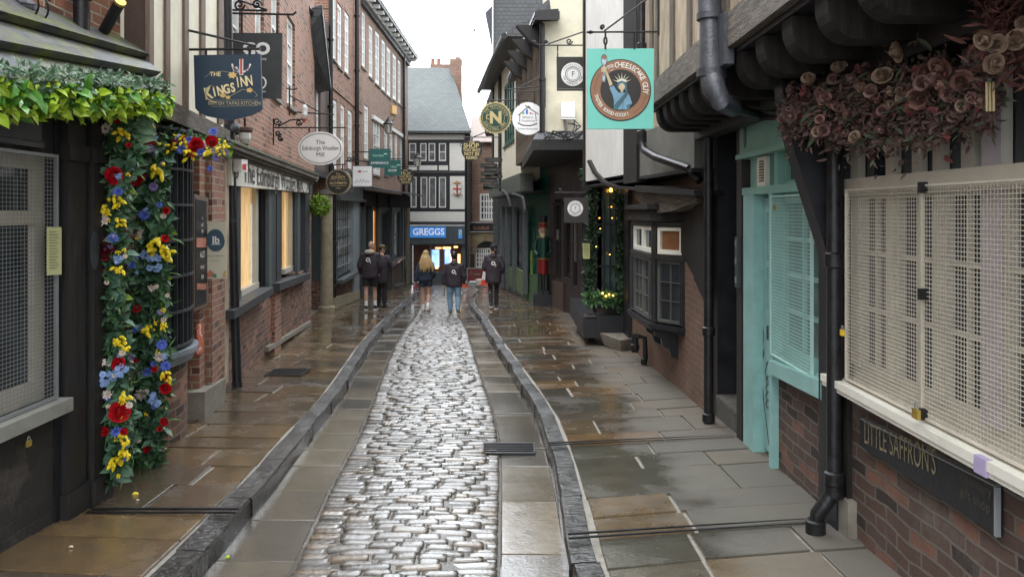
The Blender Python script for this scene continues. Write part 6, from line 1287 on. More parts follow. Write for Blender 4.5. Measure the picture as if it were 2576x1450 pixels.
D = 17; bracket(t, [[W(1275, 225, D), W(1358, 217, D)], [W(1290, 231, D), W(1362, 228, D)], [W(1360, 190, D), W(1372, 200, D), W(1372, 270, D)], [W(1306, 220, D), W(1340, 203, D), W(1362, 192, D)], [W(1303, 225, D), W(1306, 266, D)], [W(1345, 228, D), W(1345, 262, D)]], .013)
# 12 F square
def fring(s, t, cx, cy, R, k):
    part(t, 'disc', m_signw, lambda m: s.ell(m, cx, cy, R, R, 0, .006))
    part(t, 'lettering', m_signk, lambda m: (s.ring(m, cx, cy, R * .66, R * .66, 1.6 * k, .009), s.ring(m, cx, cy, R * .52, R * .52, .9 * k, .009), s.text(m, 'F', cx + .5, cy, 19 * k, .009, xs=.9), s.arct(m, 'FRECKLEFACE', cx, cy, R * .82, 6 * k, -62, 62, .009), s.arct(m, 'THE SHAMBLES YORK', cx, cy, R * .82, 6 * k, 255, 105, .009, inward=True)))
s = Sgn(1438, 186, 13); t = thing('hanging_sign', W(1438, 228, 13), 'black square hanging sign with a white disc and letter F, partly behind the turquoise sign', 'sign')
part(t, 'board', m_signk, lambda m: s.poly(m, [(1400, 143), (1482, 143), (1482, 228), (1401, 228)], -.03, 0)); part(t, 'edge_strip', m_greyp, lambda m: s.poly(m, [(1404, 222), (1480, 222), (1480, 224), (1404, 224)], 0, .003)); fring(s, t, 1441, 187, 29.5, 1)
D = 13; bracket(t, [[W(1347, 112, D), W(1372, 114, D), W(1485, 114, D)], sp(1373, 104, 5, D), sp(1432, 104, 8, D), [W(1378, 111, D), W(1485, 74, D)], [W(1403, 114, D), W(1403, 130, D)], sp(1344, 106, 5, D), [W(1403, 132, D), W(1403, 143, D)]], .012)
s = Sgn(1447, 525, 12.6); t = thing('hanging_sign', W(1447, 560, 12.6), 'small black hanging sign with a white disc and letter F below the jetty', 'sign')
part(t, 'board', m_signk, lambda m: s.poly(m, [(1419, 497), (1480, 497), (1480, 560), (1419, 560)], -.02, 0)); fring(s, t, 1447, 524, 19.5, .66)
D = 12.6; bracket(t, [[W(1395, 484, D), W(1500, 484, D)], sp(1410, 478, 5, D), [W(1447, 484, D), W(1447, 497, D)], [W(1440, 470, D), W(1447, 484, D)]], .008)
# 13 turquoise cheesecake sign
zm = lambda a, b: (1207.4 + a * .24985, b * .24985)
s = Sgn(1560, 223, 6.7, m=lambda a, b: zm(a, b)); t = thing('hanging_sign', W(1560, 323, 6.7), 'large turquoise square hanging sign with a brown ring and crowned figure holding a spoon', 'sign')
part(t, 'board', M('sign_turquoise', (.19, .62, .53), .5, var=.05, bmp=0), lambda m: s.poly(m, [(1078, 490), (1752, 488), (1746, 1296), (1082, 1298)], -.035, 0))
part(t, 'outline', m_signk, lambda m: s.ell(m, 1415, 908, 308, 312, 0, .003, 60)); part(t, 'brown_ring', M('sign_brown', (.33, .17, .10), .5, bmp=0), lambda m: s.ell(m, 1415, 907, 298, 302, .003, .005, 60))
part(t, 'dark_disc', m_signk, lambda m: s.ell(m, 1416, 908, 205, 207, .005, .007, 50))
def chl(m):
    s.arct(m, 'CHEESECAKE GUY', 1415, 907, 250, 82, -8, 98, .008, bold=.015, xs=.85) if False else None
    for i, ch in enumerate('CHEESECAKE'): a = math.radians(lerp(-9, 62, i / 9)); s.text(m, ch, 1415 + 250 * math.sin(a), 907 - 250 * math.cos(a), 19, .008, rot=a, xs=.85, bold=.02)
    for i, ch in enumerate('GUY'): a = math.radians(lerp(77, 95, i / 2)); s.text(m, ch, 1415 + 250 * math.sin(a), 907 - 250 * math.cos(a), 19, .008, rot=a, xs=.85, bold=.02)
    for i, ch in enumerate('TASTES SOOOO GOOD!!'):
        if ch != ' ': a = math.radians(lerp(257, 163, i / 18)); s.text(m, ch, 1415 + 252 * math.sin(a), 907 - 252 * math.cos(a), 12, .008, rot=a + PI, bold=.02)
    a = math.radians(-24); s.text(m, 'THE', 1415 + 250 * math.sin(a), 907 - 250 * math.cos(a), 10, .008, rot=a, bold=.015)
    for dr_ in (218, 272): s.line(m, [(1415 + dr_ * math.sin(math.radians(q_)), 907 - dr_ * math.cos(math.radians(q_))) for q_ in (-29, -19)], 5, .008)
# text() sizes are in photo pixels; Sgn.p maps only centres, so letters need unmapped offsets
def _text(self, mb, tx, x, y, size, o, rot=0, xs=1, **k):
    v, f = text2d(tx, size, **k); c, d = math.cos(rot), math.sin(rot)
    if self.m: x, y = self.m(x, y)
    mb.add([self.p(x + (a * xs) * c + b * d, y - b * c + (a * xs) * d, o, raw=True) for a, b in v], f)
Sgn.text = _text
part(t, 'lettering', M('sign_letter_cream', (.85, .82, .74), .5, bmp=0), chl)
part(t, 'robe', M('robe_blue', (.20, .38, .52), .5, bmp=0), lambda m: s.poly(m, [(1300, 885), (1345, 862), (1372, 905), (1400, 935), (1450, 935), (1482, 930), (1508, 965), (1532, 1045), (1505, 1062), (1497, 1104), (1342, 1104), (1345, 1010), (1332, 960)], .007, .009))
part(t, 'drape', M('drape_teal', (.07, .20, .25), .5, bmp=0), lambda m: (s.poly(m, [(1470, 930), (1486, 945), (1378, 1104), (1345, 1104), (1346, 1070)], .009, .0105), s.poly(m, [(1470, 1060), (1530, 1040), (1500, 1062), (1496, 1104), (1480, 1104)], .009, .0105), s.line(m, [(1440, 1010), (1436, 1104)], 5, .0105)))
part(t, 'robe_lines', m_signk, lambda m: [s.line(m, p_, 4, .0112) for p_ in ([(1300, 885), (1332, 960), (1345, 1010), (1342, 1104)], [(1345, 862), (1372, 905), (1400, 935)], [(1482, 930), (1508, 965), (1532, 1045)], [(1470, 930), (1346, 1070)], [(1486, 950), (1378, 1104)], [(1478, 945), (1362, 1088)])])
m_sskin = M('sign_skin', (.62, .52, .34), .5, bmp=0)
part(t, 'arm_and_face', m_sskin, lambda m: (s.poly(m, [(1256, 722), (1278, 718), (1334, 850), (1306, 872)], .007, .0092), s.ell(m, 1427, 870, 34, 40, .009, .011, 20), s.poly(m, [(1415, 900), (1440, 900), (1440, 930), (1415, 930)], .009, .0106), [s.line(m, [(1224, 685 + 13 * i), (1270, 685 + 13 * i)], 11, .0125) for i in range(4)]))
part(t, 'hair', M('hair_teal', (.06, .17, .24), .5, bmp=0), lambda m: (s.poly(m, [(1380, 855), (1392, 828), (1425, 816), (1460, 825), (1476, 850), (1480, 900), (1482, 935), (1452, 905), (1460, 875), (1445, 846), (1425, 838), (1405, 848), (1392, 880), (1398, 905), (1384, 890)], .0107, .0118)))
part(t, 'crown', M('crown_cream', (.78, .75, .6), .5, bmp=0), lambda m: (s.poly(m, [(1378, 832), (1384, 808), (1425, 790), (1468, 806), (1476, 832), (1425, 815)], .0107, .0122), [s.poly(m, [(1427 + 48 * math.cos(a - .09), 835 - 48 * math.sin(a - .09)), (1427 + 100 * math.cos(a), 835 - 100 * math.sin(a)), (1427 + 48 * math.cos(a + .09), 835 - 48 * math.sin(a + .09))], .007, .0115) for a in [PI * (.1 + .8 * i / 6) for i in range(7)]]))
part(t, 'spoon', M('spoon_blue', (.50, .64, .74), .5, bmp=0), lambda m: (s.ell(m, 1249, 605, 26, 50, .006, .0095, 20), s.poly(m, [(1243, 650), (1254, 650), (1254, 760), (1243, 760)], .006, .0095), s.ell(m, 1246, 790, 17, 38, .0075, .0095, 16)))
part(t, 'spoon_outline', m_signk, lambda m: (s.ell(m, 1249, 603, 31, 56, .003, .0062, 20), s.line(m, [(1243, 760), (1230, 790), (1244, 826), (1262, 792), (1254, 760)], 3, .0098)))
part(t, 'spoon_tip', bpy.data.materials['sign_brown'], lambda m: s.poly(m, [(1228, 600), (1228, 575), (1240, 557), (1258, 557), (1270, 578), (1270, 602), (1258, 596), (1250, 610), (1242, 594)], .0095, .0105))
part(t, 'dots', m_signk, lambda m: [s.ell(m, 1415 + 262 * math.sin(math.radians(a)), 907 - 262 * math.cos(math.radians(a)), 3.2, 3.2, .005, .008, 6) for a in list(range(268, 310, 3)) + list(range(104, 152, 3))])
D = 6.7; bracket(t, [[W(1476, 81, D), W(1657, 80, D)], sp(1516, 68, 6, D, a0=1.5), [W(1520, 78, D), W(1625, 0, D), W(1660, -30, D)], [W(1523, 81, D), W(1523, 93, D)], [W(1523, 112, D), W(1523, 124, D)], [W(1596, 81, D), W(1596, 124, D)], [W(1657, -80, D), W(1657, 90, D)]] + [[W(1520 + 3.4 * math.cos(a) * 1 + 3, 103 + 9 * math.sin(a), D) for a in [2 * PI * i / 14 for i in range(15)]]], .0085)
part(t, 'spear_tip', m_iron, lambda m: m.tube([W(1474, 81, D), W(1484, 81, D), W(1495, 81, D)], [.002, .018, .006], 8))
# 14 fingers sign
s = Sgn(1232, 437, 25.5); t = thing('finger_sign_stack', W(1232, 480, 25.5), 'stack of small dark shop name plates fixed by the far right corner', 'sign')
part(t, 'plate', m_signk, lambda m: [s.poly(m, [(x, y), (x + 42, y), (x + 45, y + 6), (x + 42, y + 12), (x, y + 12)], -.04, 0) for x, y in ((1220, 396), (1208, 410), (1218, 420), (1209, 431), (1220, 438), (1208, 448), (1215, 462))] + [s.poly(m, [(1216, 470), (1238, 470), (1238, 478), (1216, 478)], -.04, 0)])
part(t, 'lettering', m_greyp, lambda m: [s.text(m, w_, x, y, 8, .006) for w_, x, y in (('Candles', 1242, 402), ('Fudge', 1232, 416), ('Crafts', 1240, 426), ('Sweets', 1231, 437), ('Gifts', 1242, 444), ('Jewels', 1231, 454), ('Open', 1236, 468))])
part(t, 'post', m_iron, lambda m: m.tube([W(1258, 390, 25.6), W(1258, 480, 25.6)], .03, 6))
# lanterns
def lantern(x, y, D, h, label, arm=None, green=False, glassm=None):
    k = h * D / PF; c = W(x, y, D); t = thing('wall_lantern', c, label, 'lantern')
    def body(m):
        for i in range(4):
            a = PI / 4 + PI / 2 * i; d1, d2 = Vector((math.cos(a), math.sin(a), 0)), 0; m.bar(c + d1 * .17 * k, c + d1 * .30 * k + UP * .55 * k, .03 * k)
        m.lathe(c, [(.2 * k, -.03 * k), (.2 * k, .0)], 4); m.lathe(c + UP * .55 * k, [(.36 * k, 0), (.36 * k, .04 * k), (.16 * k, .22 * k), (.14 * k, .3 * k), (.05 * k, .36 * k), (.06 * k, .42 * k), (.01 * k, .5 * k)], 8)
    part(t, 'frame', m_iron, body); part(t, 'glass', glassm or M('lantern_glass', (.55, .55, .5), .3, bmp=0), lambda m: m.lathe(c, [(.19 * k, .005), (.31 * k, .545 * k)], 4))
    if arm: bracket(t, arm, .02)
lantern(1050, 418, 32, 36, 'white glass street lantern in front of the timber framed building', [[W(1018, 432, 32), W(1060, 430, 32)], [W(1050, 430, 32), W(1050, 418, 32)]])
lantern(977, 335, 29, 40, 'dark street lantern on the brick terrace beside the windows', [[W(990, 300, 29.4), W(977, 335, 29)]])
def potlamp(x, y, D, w, label, arm):
    k = w * D / PF; c = W(x, y, D); t = thing('hanging_lamp', c, label, 'lamp')
    part(t, 'cap', M('rusty_iron', (.11, .06, .045), .7, var=.5), lambda m: m.lathe(c, [(.36 * k, -.30 * k), (.5 * k, -.18 * k), (.5 * k, 0), (.4 * k, .04 * k), (.06 * k, .08 * k)], 16)); part(t, 'glass', glass('lamp_glass', (.35, .35, .33), .1), lambda m: m.lathe(c, [(.22 * k, -1.0 * k), (.36 * k, -.7 * k), (.36 * k, -.31 * k)], 14))
    part(t, 'bottom_ring', bpy.data.materials['rusty_iron'], lambda m: m.lathe(c, [(.12 * k, -1.12 * k), (.26 * k, -1.06 * k), (.26 * k, -.99 * k)], 12)); bracket(t, arm, .014)
D = 6.2; potlamp(387, 188, D, 60, 'rusty hanging lamp on a curled arm beside the brown side wall', [[W(275, 141, D), W(340, 142, D), W(368, 150, D), W(385, 168, D), W(386, 190, D)], sp(284, 128, 8, D), sp(378, 138, 9, D), sp(360, 160, 8, D), [W(322, 150, D), W(350, 172, D)]])
D = 9.4; potlamp(616, 322, D, 40, 'small rusty hanging lamp right of the black pole', [[W(588, 340, D), W(604, 333, D)], [W(616, 298, D), W(616, 322, D)]])
# black pole
p0 = Vector((-3.24, 9.05, gz(9.05))); t = thing('black_pole', p0, 'tall black pole standing on the left pavement in front of the brick pier', 'pole')
tp = W(566, -200, 9.0)
part(t, 'shaft', m_black, lambda m: m.tube([p0, p0.lerp(tp, .42), tp], [.052, .05, .06], 14), smooth=True); part(t, 'base_collar', m_black, lambda m: m.lathe(p0, [(.06, 0), (.06, .06)], 14)); part(t, 'upper_collar', m_black, lambda m: m.lathe(W(575, 325, 9.03), [(.07, -.05), (.07, .05)], 14))
part(t, 'clamp', m_lead, lambda m: (m.ball(W(592, 322, 8.95), .06), m.bar(W(583, 555, 9), W(592, 557, 9), .05, .05)))
# ------------------------------------------------------------------ plants and flowers
def leafq(m, c, d, n, L_, w, col=None):
    d = d.normalized(); x = d.cross(n)
    if x.length < 1e-3: x = d.cross(UP + Vector((.1, .2, 0)))
    x.normalize(); n = x.cross(d).normalized(); b = len(m.v); h = w * .18
    m.v += [c, c + d * L_ * .25 + x * w * .42 + n * h, c + d * L_ * .6 + x * w * .40 + n * h * .6, c + d * L_ - n * (L_ * .16), c + d * L_ * .6 - x * w * .40 + n * h * .6, c + d * L_ * .25 - x * w * .42 + n * h, c + d * L_ * .3, c + d * L_ * .65 - n * h * .2]
    m.f += [(b, b + 1, b + 6), (b + 1, b + 2, b + 7, b + 6), (b + 2, b + 3, b + 7), (b + 3, b + 4, b + 7), (b + 4, b + 5, b + 6, b + 7), (b + 5, b, b + 6)]; m.cols += [col] * 6
def rv(r): 
    v = Vector((r.gauss(0, 1), r.gauss(0, 1), r.gauss(0, 1))); return v.normalized()
def clump(m, r, fn, n, L_, w, out=Vector((0, 0, 0)), droop=0):
    for _ in range(n):
        c, o = fn(r); d = (rv(r) + o * .9 + out - UP * droop).normalized(); k = r.uniform(.6, 1.3); leafq(m, c, d, rv(r) + o, L_ * k, w * k)
def petal_flower(m, c, d, R, n=7, layers=2, cup=.3):
    d = d.normalized(); x = d.cross(UP).normalized() if abs(d.z) < .95 else Vector((1, 0, 0)); y = d.cross(x)
    for l in range(layers):
        k = 1 - l * .3
        for i in range(n):
            a = 2 * PI * (i + .5 * l) / n; e = x * math.cos(a) + y * math.sin(a); dd = (e + d * (cup + l * .5)).normalized(); leafq(m, c + d * l * R * .1 + e * R * .1, dd, d, R * k, R * 1.15 * k * 5 / n * 1.1)
def rose(m, c, d, R):
    d = d.normalized(); x = d.cross(UP).normalized() if abs(d.z) < .95 else Vector((1, 0, 0)); y = d.cross(x).normalized(); q = random.Random(int(R * 1e5) + int(c.x * 999))
    for l, (rr, hh, n) in enumerate(((1.05, .25, 6), (.85, .5, 5), (.62, .72, 5), (.42, .85, 4), (.24, .95, 3))):
        for i in range(n):
            a0 = 2 * PI * i / n + l * 1.3 + q.uniform(-.3, .3); pts = []; fl = q.uniform(.9, 1.15); up = q.uniform(-.1, .1)
            for j in range(5):
                t_ = j / 4 - .5; a = a0 + t_ * 2 * PI / n * 1.5; e = x * math.cos(a) + y * math.sin(a); cr = 1 - 1.6 * t_ * t_
                pts.append((c + e * R * rr * .35 - d * R * .35, c + e * R * rr * .92 + d * R * (hh - .4) * .7, c + e * R * rr * fl * (1.12 if l < 2 else .98) + d * R * (hh + up - (.12 if l < 2 else 0)) * cr))
            b = len(m.v)
            for p_ in pts: m.v += list(p_)
            for j in range(4):
                for k in range(2): m.f.append((b + 3 * j + k, b + 3 * j + k + 1, b + 3 * j + 4 + k, b + 3 * j + 3 + k)); m.cols.append(None)
    m.ball(c - d * R * .1, R * .35, R * .35, R * .5, 8, 5)
def tulips(m, r, c, out, R, n):
    for _ in range(n):
        d = (out * 1.0 + rv(r) * .8 - UP * .5).normalized(); p = c + rv(r) * R * .5; L_ = R * r.uniform(.7, 1.0)
        m.tube([p, p + d * L_ * .3, p + d * L_ * .7, p + d * L_], [R * .08, R * .2, R * .17, R * .02], 6)
cols = {'yellow': M('yellow_petal', (.80, .62, .02), .45, var=.25, bmp=0, scale=20), 'red': M('red_petal', (.62, .015, .025), .45, var=.4, bmp=0, scale=20), 'blue': M('blue_petal', (.10, .16, .62), .5, var=.4, bmp=0, scale=20), 'pale': M('pale_petal', (.72, .60, .52), .5, var=.2, bmp=0, scale=20), 'maroon': M('maroon_petal', (.16, .01, .02), .5, var=.4, bmp=0, scale=20), 'sky': M('sky_blue_petal', (.28, .42, .72), .5, var=.3, bmp=0, scale=20), 'purple': M('purple_petal', (.30, .22, .50), .5, var=.3, bmp=0, scale=20)}
def strand(pix, D0, wpx, nleaf, t, name_='foliage', mats=(m_leafd, m_leafm, m_leafp), out=Vector((.55, -.8, 0)), L_=.085, depth=.10, seed=1, core=True):
    r = random.Random(seed)
    def fn(r):
        s_ = r.random() * (len(pix) - 1); i = min(int(s_), len(pix) - 2); f = s_ - i; x, y, D, w = [lerp(a, b, f) for a, b in zip(pix[i], pix[i + 1])]
        a = r.uniform(0, 2 * PI); q_ = math.sqrt(r.random()); c = W(x, y, D) + Vector((math.cos(a) * q_ * w * D / PF / 2, 0, math.sin(a) * q_ * .05)); hump = math.sqrt(max(0, 1 - q_ * q_)); return c + Vector((.3, -1, 0)) * depth * hump * r.random(), out
    if core: part(t, 'stem_core', m_leafd, lambda m: m.tube([W(x, y, D + .05) for x, y, D, w in pix], [w * .28 * D / PF for x, y, D, w in pix], 8))
    for i, (mm, k) in enumerate(zip(mats, (.4, .35, .25))):
        m = MB(); clump(m, r, fn, int(nleaf * k), L_ * (1 if i < 2 else 1.15), L_ * (.42 if i < 2 else .75), droop=.2); m.build(name_, mm, t)
    return r
# flower arch: front strand and rear strand
t = thing('flower_garland', W(290, 1180, 5.1), 'front column of artificial flowers at the corner of the black shop', 'flowers', None)
A_ = [(262, 290, 5.05, 90), (300, 380, 5.05, 110), (285, 470, 5.05, 80), (275, 560, 5.05, 80), (275, 650, 5.05, 80), (268, 760, 5.05, 75), (275, 850, 5.05, 85), (280, 940, 5.05, 85), (285, 1030, 5.05, 90), (300, 1120, 5.05, 80), (280, 1190, 5.05, 45)]
strand(A_, 0, 0, 1700, t, seed=2)
OUTV = Vector((.45, -.9, 0)).normalized()
def bloom(t, kind, x, y, D, R, r, seedn=0):
    c = W(x, y, D) + OUTV * .08; m = MB()
    d = (OUTV + rv(r) * .35).normalized()
    if kind == 'yellow': tulips(m, r, c, OUTV, R * 1.3, 9)
    elif kind in ('red', 'maroon'): rose(m, c, d, R)
    elif kind in ('blue', 'purple'): petal_flower(m, c, d, R, 10, 3, .35)
    elif kind == 'sky':
        for _ in range(14): petal_flower(m, c + rv(r) * R * .75, (OUTV + rv(r) * .6).normalized(), R * .42, 5, 1, .1)
    else: petal_flower(m, c, d, R, 8, 3, .3)
    m.build(kind + '_flower', cols[kind], t)
def filler(t, pix, D, n, seed):
    r = random.Random(seed)
    for q_ in range(n):
        s_ = r.random() * (len(pix) - 1); i = min(int(s_), len(pix) - 2); f = s_ - i; x, y, _, w = [lerp(a, b, f) for a, b in zip(pix[i], pix[i + 1])]
        bloom(t, r.choice(('yellow', 'red', 'blue', 'pale', 'purple', 'sky', 'pale', 'yellow')), x + r.uniform(-.5, .5) * w, y + r.uniform(-12, 12), D, r.uniform(5, 9) * D / PF, r)
    m = MB()
    def fn(r):
        s_ = r.random() * (len(pix) - 1); i = min(int(s_), len(pix) - 2); f = s_ - i; x, y, D_, w = [lerp(a, b, f) for a, b in zip(pix[i], pix[i + 1])]
        return W(x + r.uniform(-.55, .55) * w, y, D + .06), OUTV
    clump(m, r, fn, 200, .12, .013, droop=.3); m.build('grass_blades', cm('blade_green', (.13, .27, .07), var=.4, bmp=0), t)
    m = MB(); clump(m, r, fn, 200, .045, .035); m.build('pale_round_leaves', cm('eucalyptus_leaf', (.22, .34, .24), var=.35, bmp=0), t)
    m = MB(); clump(m, r, fn, 110, .07, .045, droop=.4); m.build('yellow_green_leaves', cm('yellow_green_leaf', (.24, .40, .04), var=.35, bmp=0), t)
    m = MB()
    for _ in range(90): c, _o = fn(r); m.ball(c - Vector((0, .05, 0)) + rv(r) * .03, .008, n=5, m=4)
    o = m.build('white_filler_buds', cm('bud_white', (.6, .6, .5), bmp=0), t); o['kind'] = 'stuff'
r = random.Random(4)
for k, x, y, R in (('yellow', 305, 340, 22), ('red', 295, 300, 16), ('pale', 268, 327, 18), ('red', 285, 443, 22), ('blue', 297, 483, 15), ('yellow', 290, 505, 22), ('yellow', 268, 525, 18), ('pale', 257, 551, 22), ('yellow', 300, 555, 18), ('blue', 285, 598, 16), ('maroon', 265, 625, 26), ('yellow', 300, 670, 20), ('sky', 298, 650, 14), ('yellow', 300, 850, 20), ('pale', 250, 720, 12), ('pale', 258, 905, 12), ('red', 298, 907, 17), ('yellow', 312, 868, 15), ('sky', 268, 945, 26), ('sky', 305, 925, 20), ('yellow', 315, 985, 18), ('red', 300, 1027, 26), ('pale', 270, 985, 14), ('red', 258, 1077, 15), ('blue', 293, 1077, 17), ('yellow', 318, 1095, 20), ('yellow', 312, 1130, 20), ('yellow', 295, 1150, 24), ('red', 312, 1076, 10)):
    bloom(t, k, x, y, 5.0, R * .84 * 5 / PF, r)
filler(t, A_, 5.0, 34, 41)
t = thing('flower_garland', W(370, 1165, 5.85), 'rear column of artificial flowers beside the bow window reaching the pavement', 'flowers')
B_ = [(345, 300, 5.8, 80), (375, 400, 5.8, 90), (378, 480, 5.8, 75), (382, 560, 5.8, 85), (385, 640, 5.8, 85), (370, 720, 5.8, 100), (375, 800, 5.8, 85), (372, 880, 5.8, 90), (378, 960, 5.8, 90), (370, 1040, 5.8, 95), (372, 1110, 5.8, 85), (365, 1165, 5.8, 70)]
strand(B_, 0, 0, 2300, t, seed=5, L_=.09)
for k, x, y, R in (('red', 342, 447, 22), ('yellow', 400, 425, 26), ('yellow', 378, 320, 14), ('red', 372, 352, 16), ('blue', 362, 540, 17), ('yellow', 395, 610, 30), ('yellow', 415, 635, 22), ('sky', 385, 660, 26), ('sky', 365, 640, 14), ('blue', 330, 665, 12), ('purple', 385, 470, 14), ('purple', 375, 375, 15), ('pale', 380, 345, 14), ('pale', 380, 722, 12), ('yellow', 375, 825, 24), ('yellow', 410, 812, 14), ('blue', 405, 862, 17), ('pale', 400, 892, 16), ('blue', 415, 915, 16), ('blue', 370, 930, 16), ('yellow', 415, 940, 20), ('red', 415, 970, 14), ('red', 412, 1053, 11), ('pale', 355, 985, 18), ('sky', 385, 1000, 22), ('red', 418, 945, 8), ('blue', 400, 515, 9), ('red', 345, 772, 10), ('pale', 410, 800, 9)):
    bloom(t, k, x, y, 5.75, R * .84 * 5.75 / PF, r)
filler(t, B_, 5.75, 36, 42)
t = thing('flower_garland', W(480, 385, 6.6), 'short horizontal garland of blue, red and yellow flowers over the bow window', 'flowers')
C_ = [(395, 345, 6.3, 50), (440, 355, 6.5, 75), (500, 365, 6.8, 80), (550, 375, 7.0, 55)]
strand(C_, 0, 0, 900, t, seed=7, L_=.08, out=Vector((.3, -.9, .3)))
for k, x, y, R in (('yellow', 425, 370, 17), ('blue', 455, 378, 14), ('yellow', 470, 388, 18), ('yellow', 462, 362, 13), ('blue', 474, 355, 12), ('red', 492, 368, 17), ('red', 485, 382, 12), ('blue', 504, 385, 12), ('yellow', 520, 382, 15), ('red', 530, 357, 14), ('blue', 534, 334, 12), ('yellow', 555, 366, 16), ('yellow', 552, 380, 13), ('purple', 540, 398, 10), ('blue', 526, 425, 8), ('blue', 545, 378, 9)):
    bloom(t, k, x, y, 6.32, R * .95 * 6.3 / PF, r)
filler(t, C_, 6.4, 30, 43)
# canopy garland
t = thing('leaf_garland', W(180, 250, 4.2), 'lime and blue green artificial leaf garland along the eave of the mossy canopy', 'garland')
r = random.Random(8)
def eav_(lo, hi, dz=0):
    def fn(r):
        s_ = r.random(); p = E0.lerp(E1, s_); return p + Vector((r.uniform(-.08, .1), 0, r.uniform(lo, hi))) + UP * dz, Vector((.5, -.7, 0))
    return fn
m = MB(); clump(m, r, eav_(.02, .14), 2000, .045, .02); m.build('blue_green_leaves', M('frosted_leaf', (.15, .25, .16), .5, var=.4, bmp=0, scale=14), t)
m = MB(); clump(m, r, eav_(-.09, .08), 950, .075, .045, droop=.8); m.build('lime_leaves', m_leafl, t)
m = MB(); clump(m, r, eav_(-.06, .05), 420, .09, .055, droop=.6); m.build('green_leaves', M('bright_green_leaf', (.10, .28, .04), .4, var=.4, bmp=0, scale=9), t)
part(t, 'backing', m_leafd, lambda m: m.bar(E0 + UP * .02, E1 + UP * .02, .14, .12))
m = MB(); clump(m, r, lambda r: (W(r.uniform(230, 345), r.uniform(275, 400), 5.15), OUTV), 200, .13, .10, droop=.4); m.build('pale_broad_leaves', M('pale_broad_leaf', (.20, .34, .20), .45, var=.35, bmp=0, scale=12), t)
# hanging basket fern
t = thing('hanging_basket', W(803, 520, 17), 'bright green fern in a hanging basket by the passage', 'plant')
def bf(r):
    v = rv(r); return W(804, 517, 17) + Vector((v.x * .17, v.y * .17, v.z * .17)), v
m = MB(); clump(m, random.Random(5), bf, 900, .10, .03, droop=.2); m.build('fern_leaves', M('fern_green', (.20, .34, .03), .5, var=.5, bmp=0, scale=12), t); part(t, 'basket', m_iron, lambda m: m.ball(W(804, 520, 17), .14, .14, .13)); part(t, 'chain', m_iron, lambda m: m.tube([W(804, 470, 17), W(804, 500, 17)], .01, 5))
# fir garland round the bay window
t = thing('fir_garland', W(1490, 420, 13.2), 'dark fir garland with fairy lights hanging down both sides of the bay window', 'garland')
G1 = [(1478, 430, 13.1, 40), (1500, 450, 13.1, 60), (1530, 462, 13.1, 30)]; G2 = [(1487, 460, 13.2, 26), (1492, 560, 13.2, 28), (1485, 660, 13.2, 26), (1478, 735, 13.2, 22)]; G3 = [(1552, 470, 13.1, 16), (1568, 560, 13.1, 30), (1560, 650, 13.1, 28), (1568, 720, 13.1, 28), (1560, 790, 13.1, 22)]
for gi, g_ in enumerate((G1, G2, G3)): strand(g_, 0, 0, 650 if gi else 300, t, seed=20 + gi, mats=(m_fir, m_leafd, m_leafm if gi == 0 else m_fir), out=Vector((-.3, -.9, 0)), L_=.09, depth=.08, core=gi > 0)
part(t, 'fairy_lights', M('fairy_light', (1, .45, .06), .5, emit=4, var=0, bmp=0), lambda m: [m.ball(W(x, y, 13.25), .009 if k else .035, n=6, m=4) for x, y, k in ((1537, 478, 0), (1527, 470, 1), (1538, 520, 1), (1510, 575, 1), (1508, 548, 1), (1540, 548, 1), (1500, 620, 1), (1534, 640, 1))])
def pf(x0, x1, y0, y1, D):
    return lambda r: (W(r.uniform(x0, x1), r.uniform(y0, y1), D + r.uniform(-.12, .12)), Vector((0, -.3, .6)))
t = thing('box_plants', W(1510, 760, 13.1), 'low green plants filling the black trough planter', 'plant'); m = MB(); clump(m, random.Random(6), pf(1472, 1560, 738, 768, 13.1), 800, .09, .035); m.build('leaves', m_leafm, t); part(t, 'soil', m_soil, lambda m: m.box(1.25, 1.85, 13.0, 13.3, -.22, -.172))
part(t, 'string_lights', bpy.data.materials['fairy_light'], lambda m: [m.ball(W(x, y, 12.95), .016, n=6, m=4) for x, y in ((1532, 740), (1542, 743), (1516, 737), (1524, 744))])
t = thing('paper_notice', W(1473, 632, 13), 'small yellow notice tied beside the fir garland', 'notice'); sg = Sgn(1473, 632, 13.0); part(t, 'sheet', bpy.data.materials['yellow_card'], lambda m: sg.poly(m, [(1465, 611), (1484, 612), (1484, 651), (1467, 650)], -.01, 0)); part(t, 'printed_lines', m_greyp, lambda m: [sg.line(m, [(1469, 618 + 6 * i), (1480, 619 + 6 * i)], 1, .003) for i in range(5)])
# dried flowers under the timber jetty
dr_br, dr_pk, dr_cr = M('dried_brown', (.12, .075, .06), .8, var=.5, bmp=0, scale=20), M('dusky_pink_rose', (.28, .15, .12), .6, var=.3, bmp=0, scale=20), M('tea_rose', (.34, .24, .17), .6, var=.3, bmp=0, scale=20)
dr_pu, dr_gr, dr_red = M('dried_plum', (.10, .055, .05), .8, var=.5, bmp=0, scale=20), M('dried_green', (.07, .09, .05), .8, var=.5, bmp=0, scale=20), M('dried_crimson', (.15, .035, .035), .7, var=.4, bmp=0, scale=20)
t = thing('dried_flower_garland', W(2200, 250, 3.6), 'long mass of dried brown flowers and dusty roses hanging over the cream window', 'flowers')
NV = Vector((-.6, -.6, -.2)).normalized()
def pth(s_): return lerp(1975, 2500, s_), lerp(4.55, 2.85, s_ ** .85)
def df(r):
    s_ = r.random(); x, D = pth(s_); hh = (60, 85, 100, 95, 70)[min(4, int(s_ * 5))]; y = lerp(285, 235, s_) + r.gauss(0, .5) * hh; p = W(x + r.uniform(-15, 15), y, D + r.uniform(-.12, .12)); p.z = min(p.z, 2.5); return p, NV
r = random.Random(31)
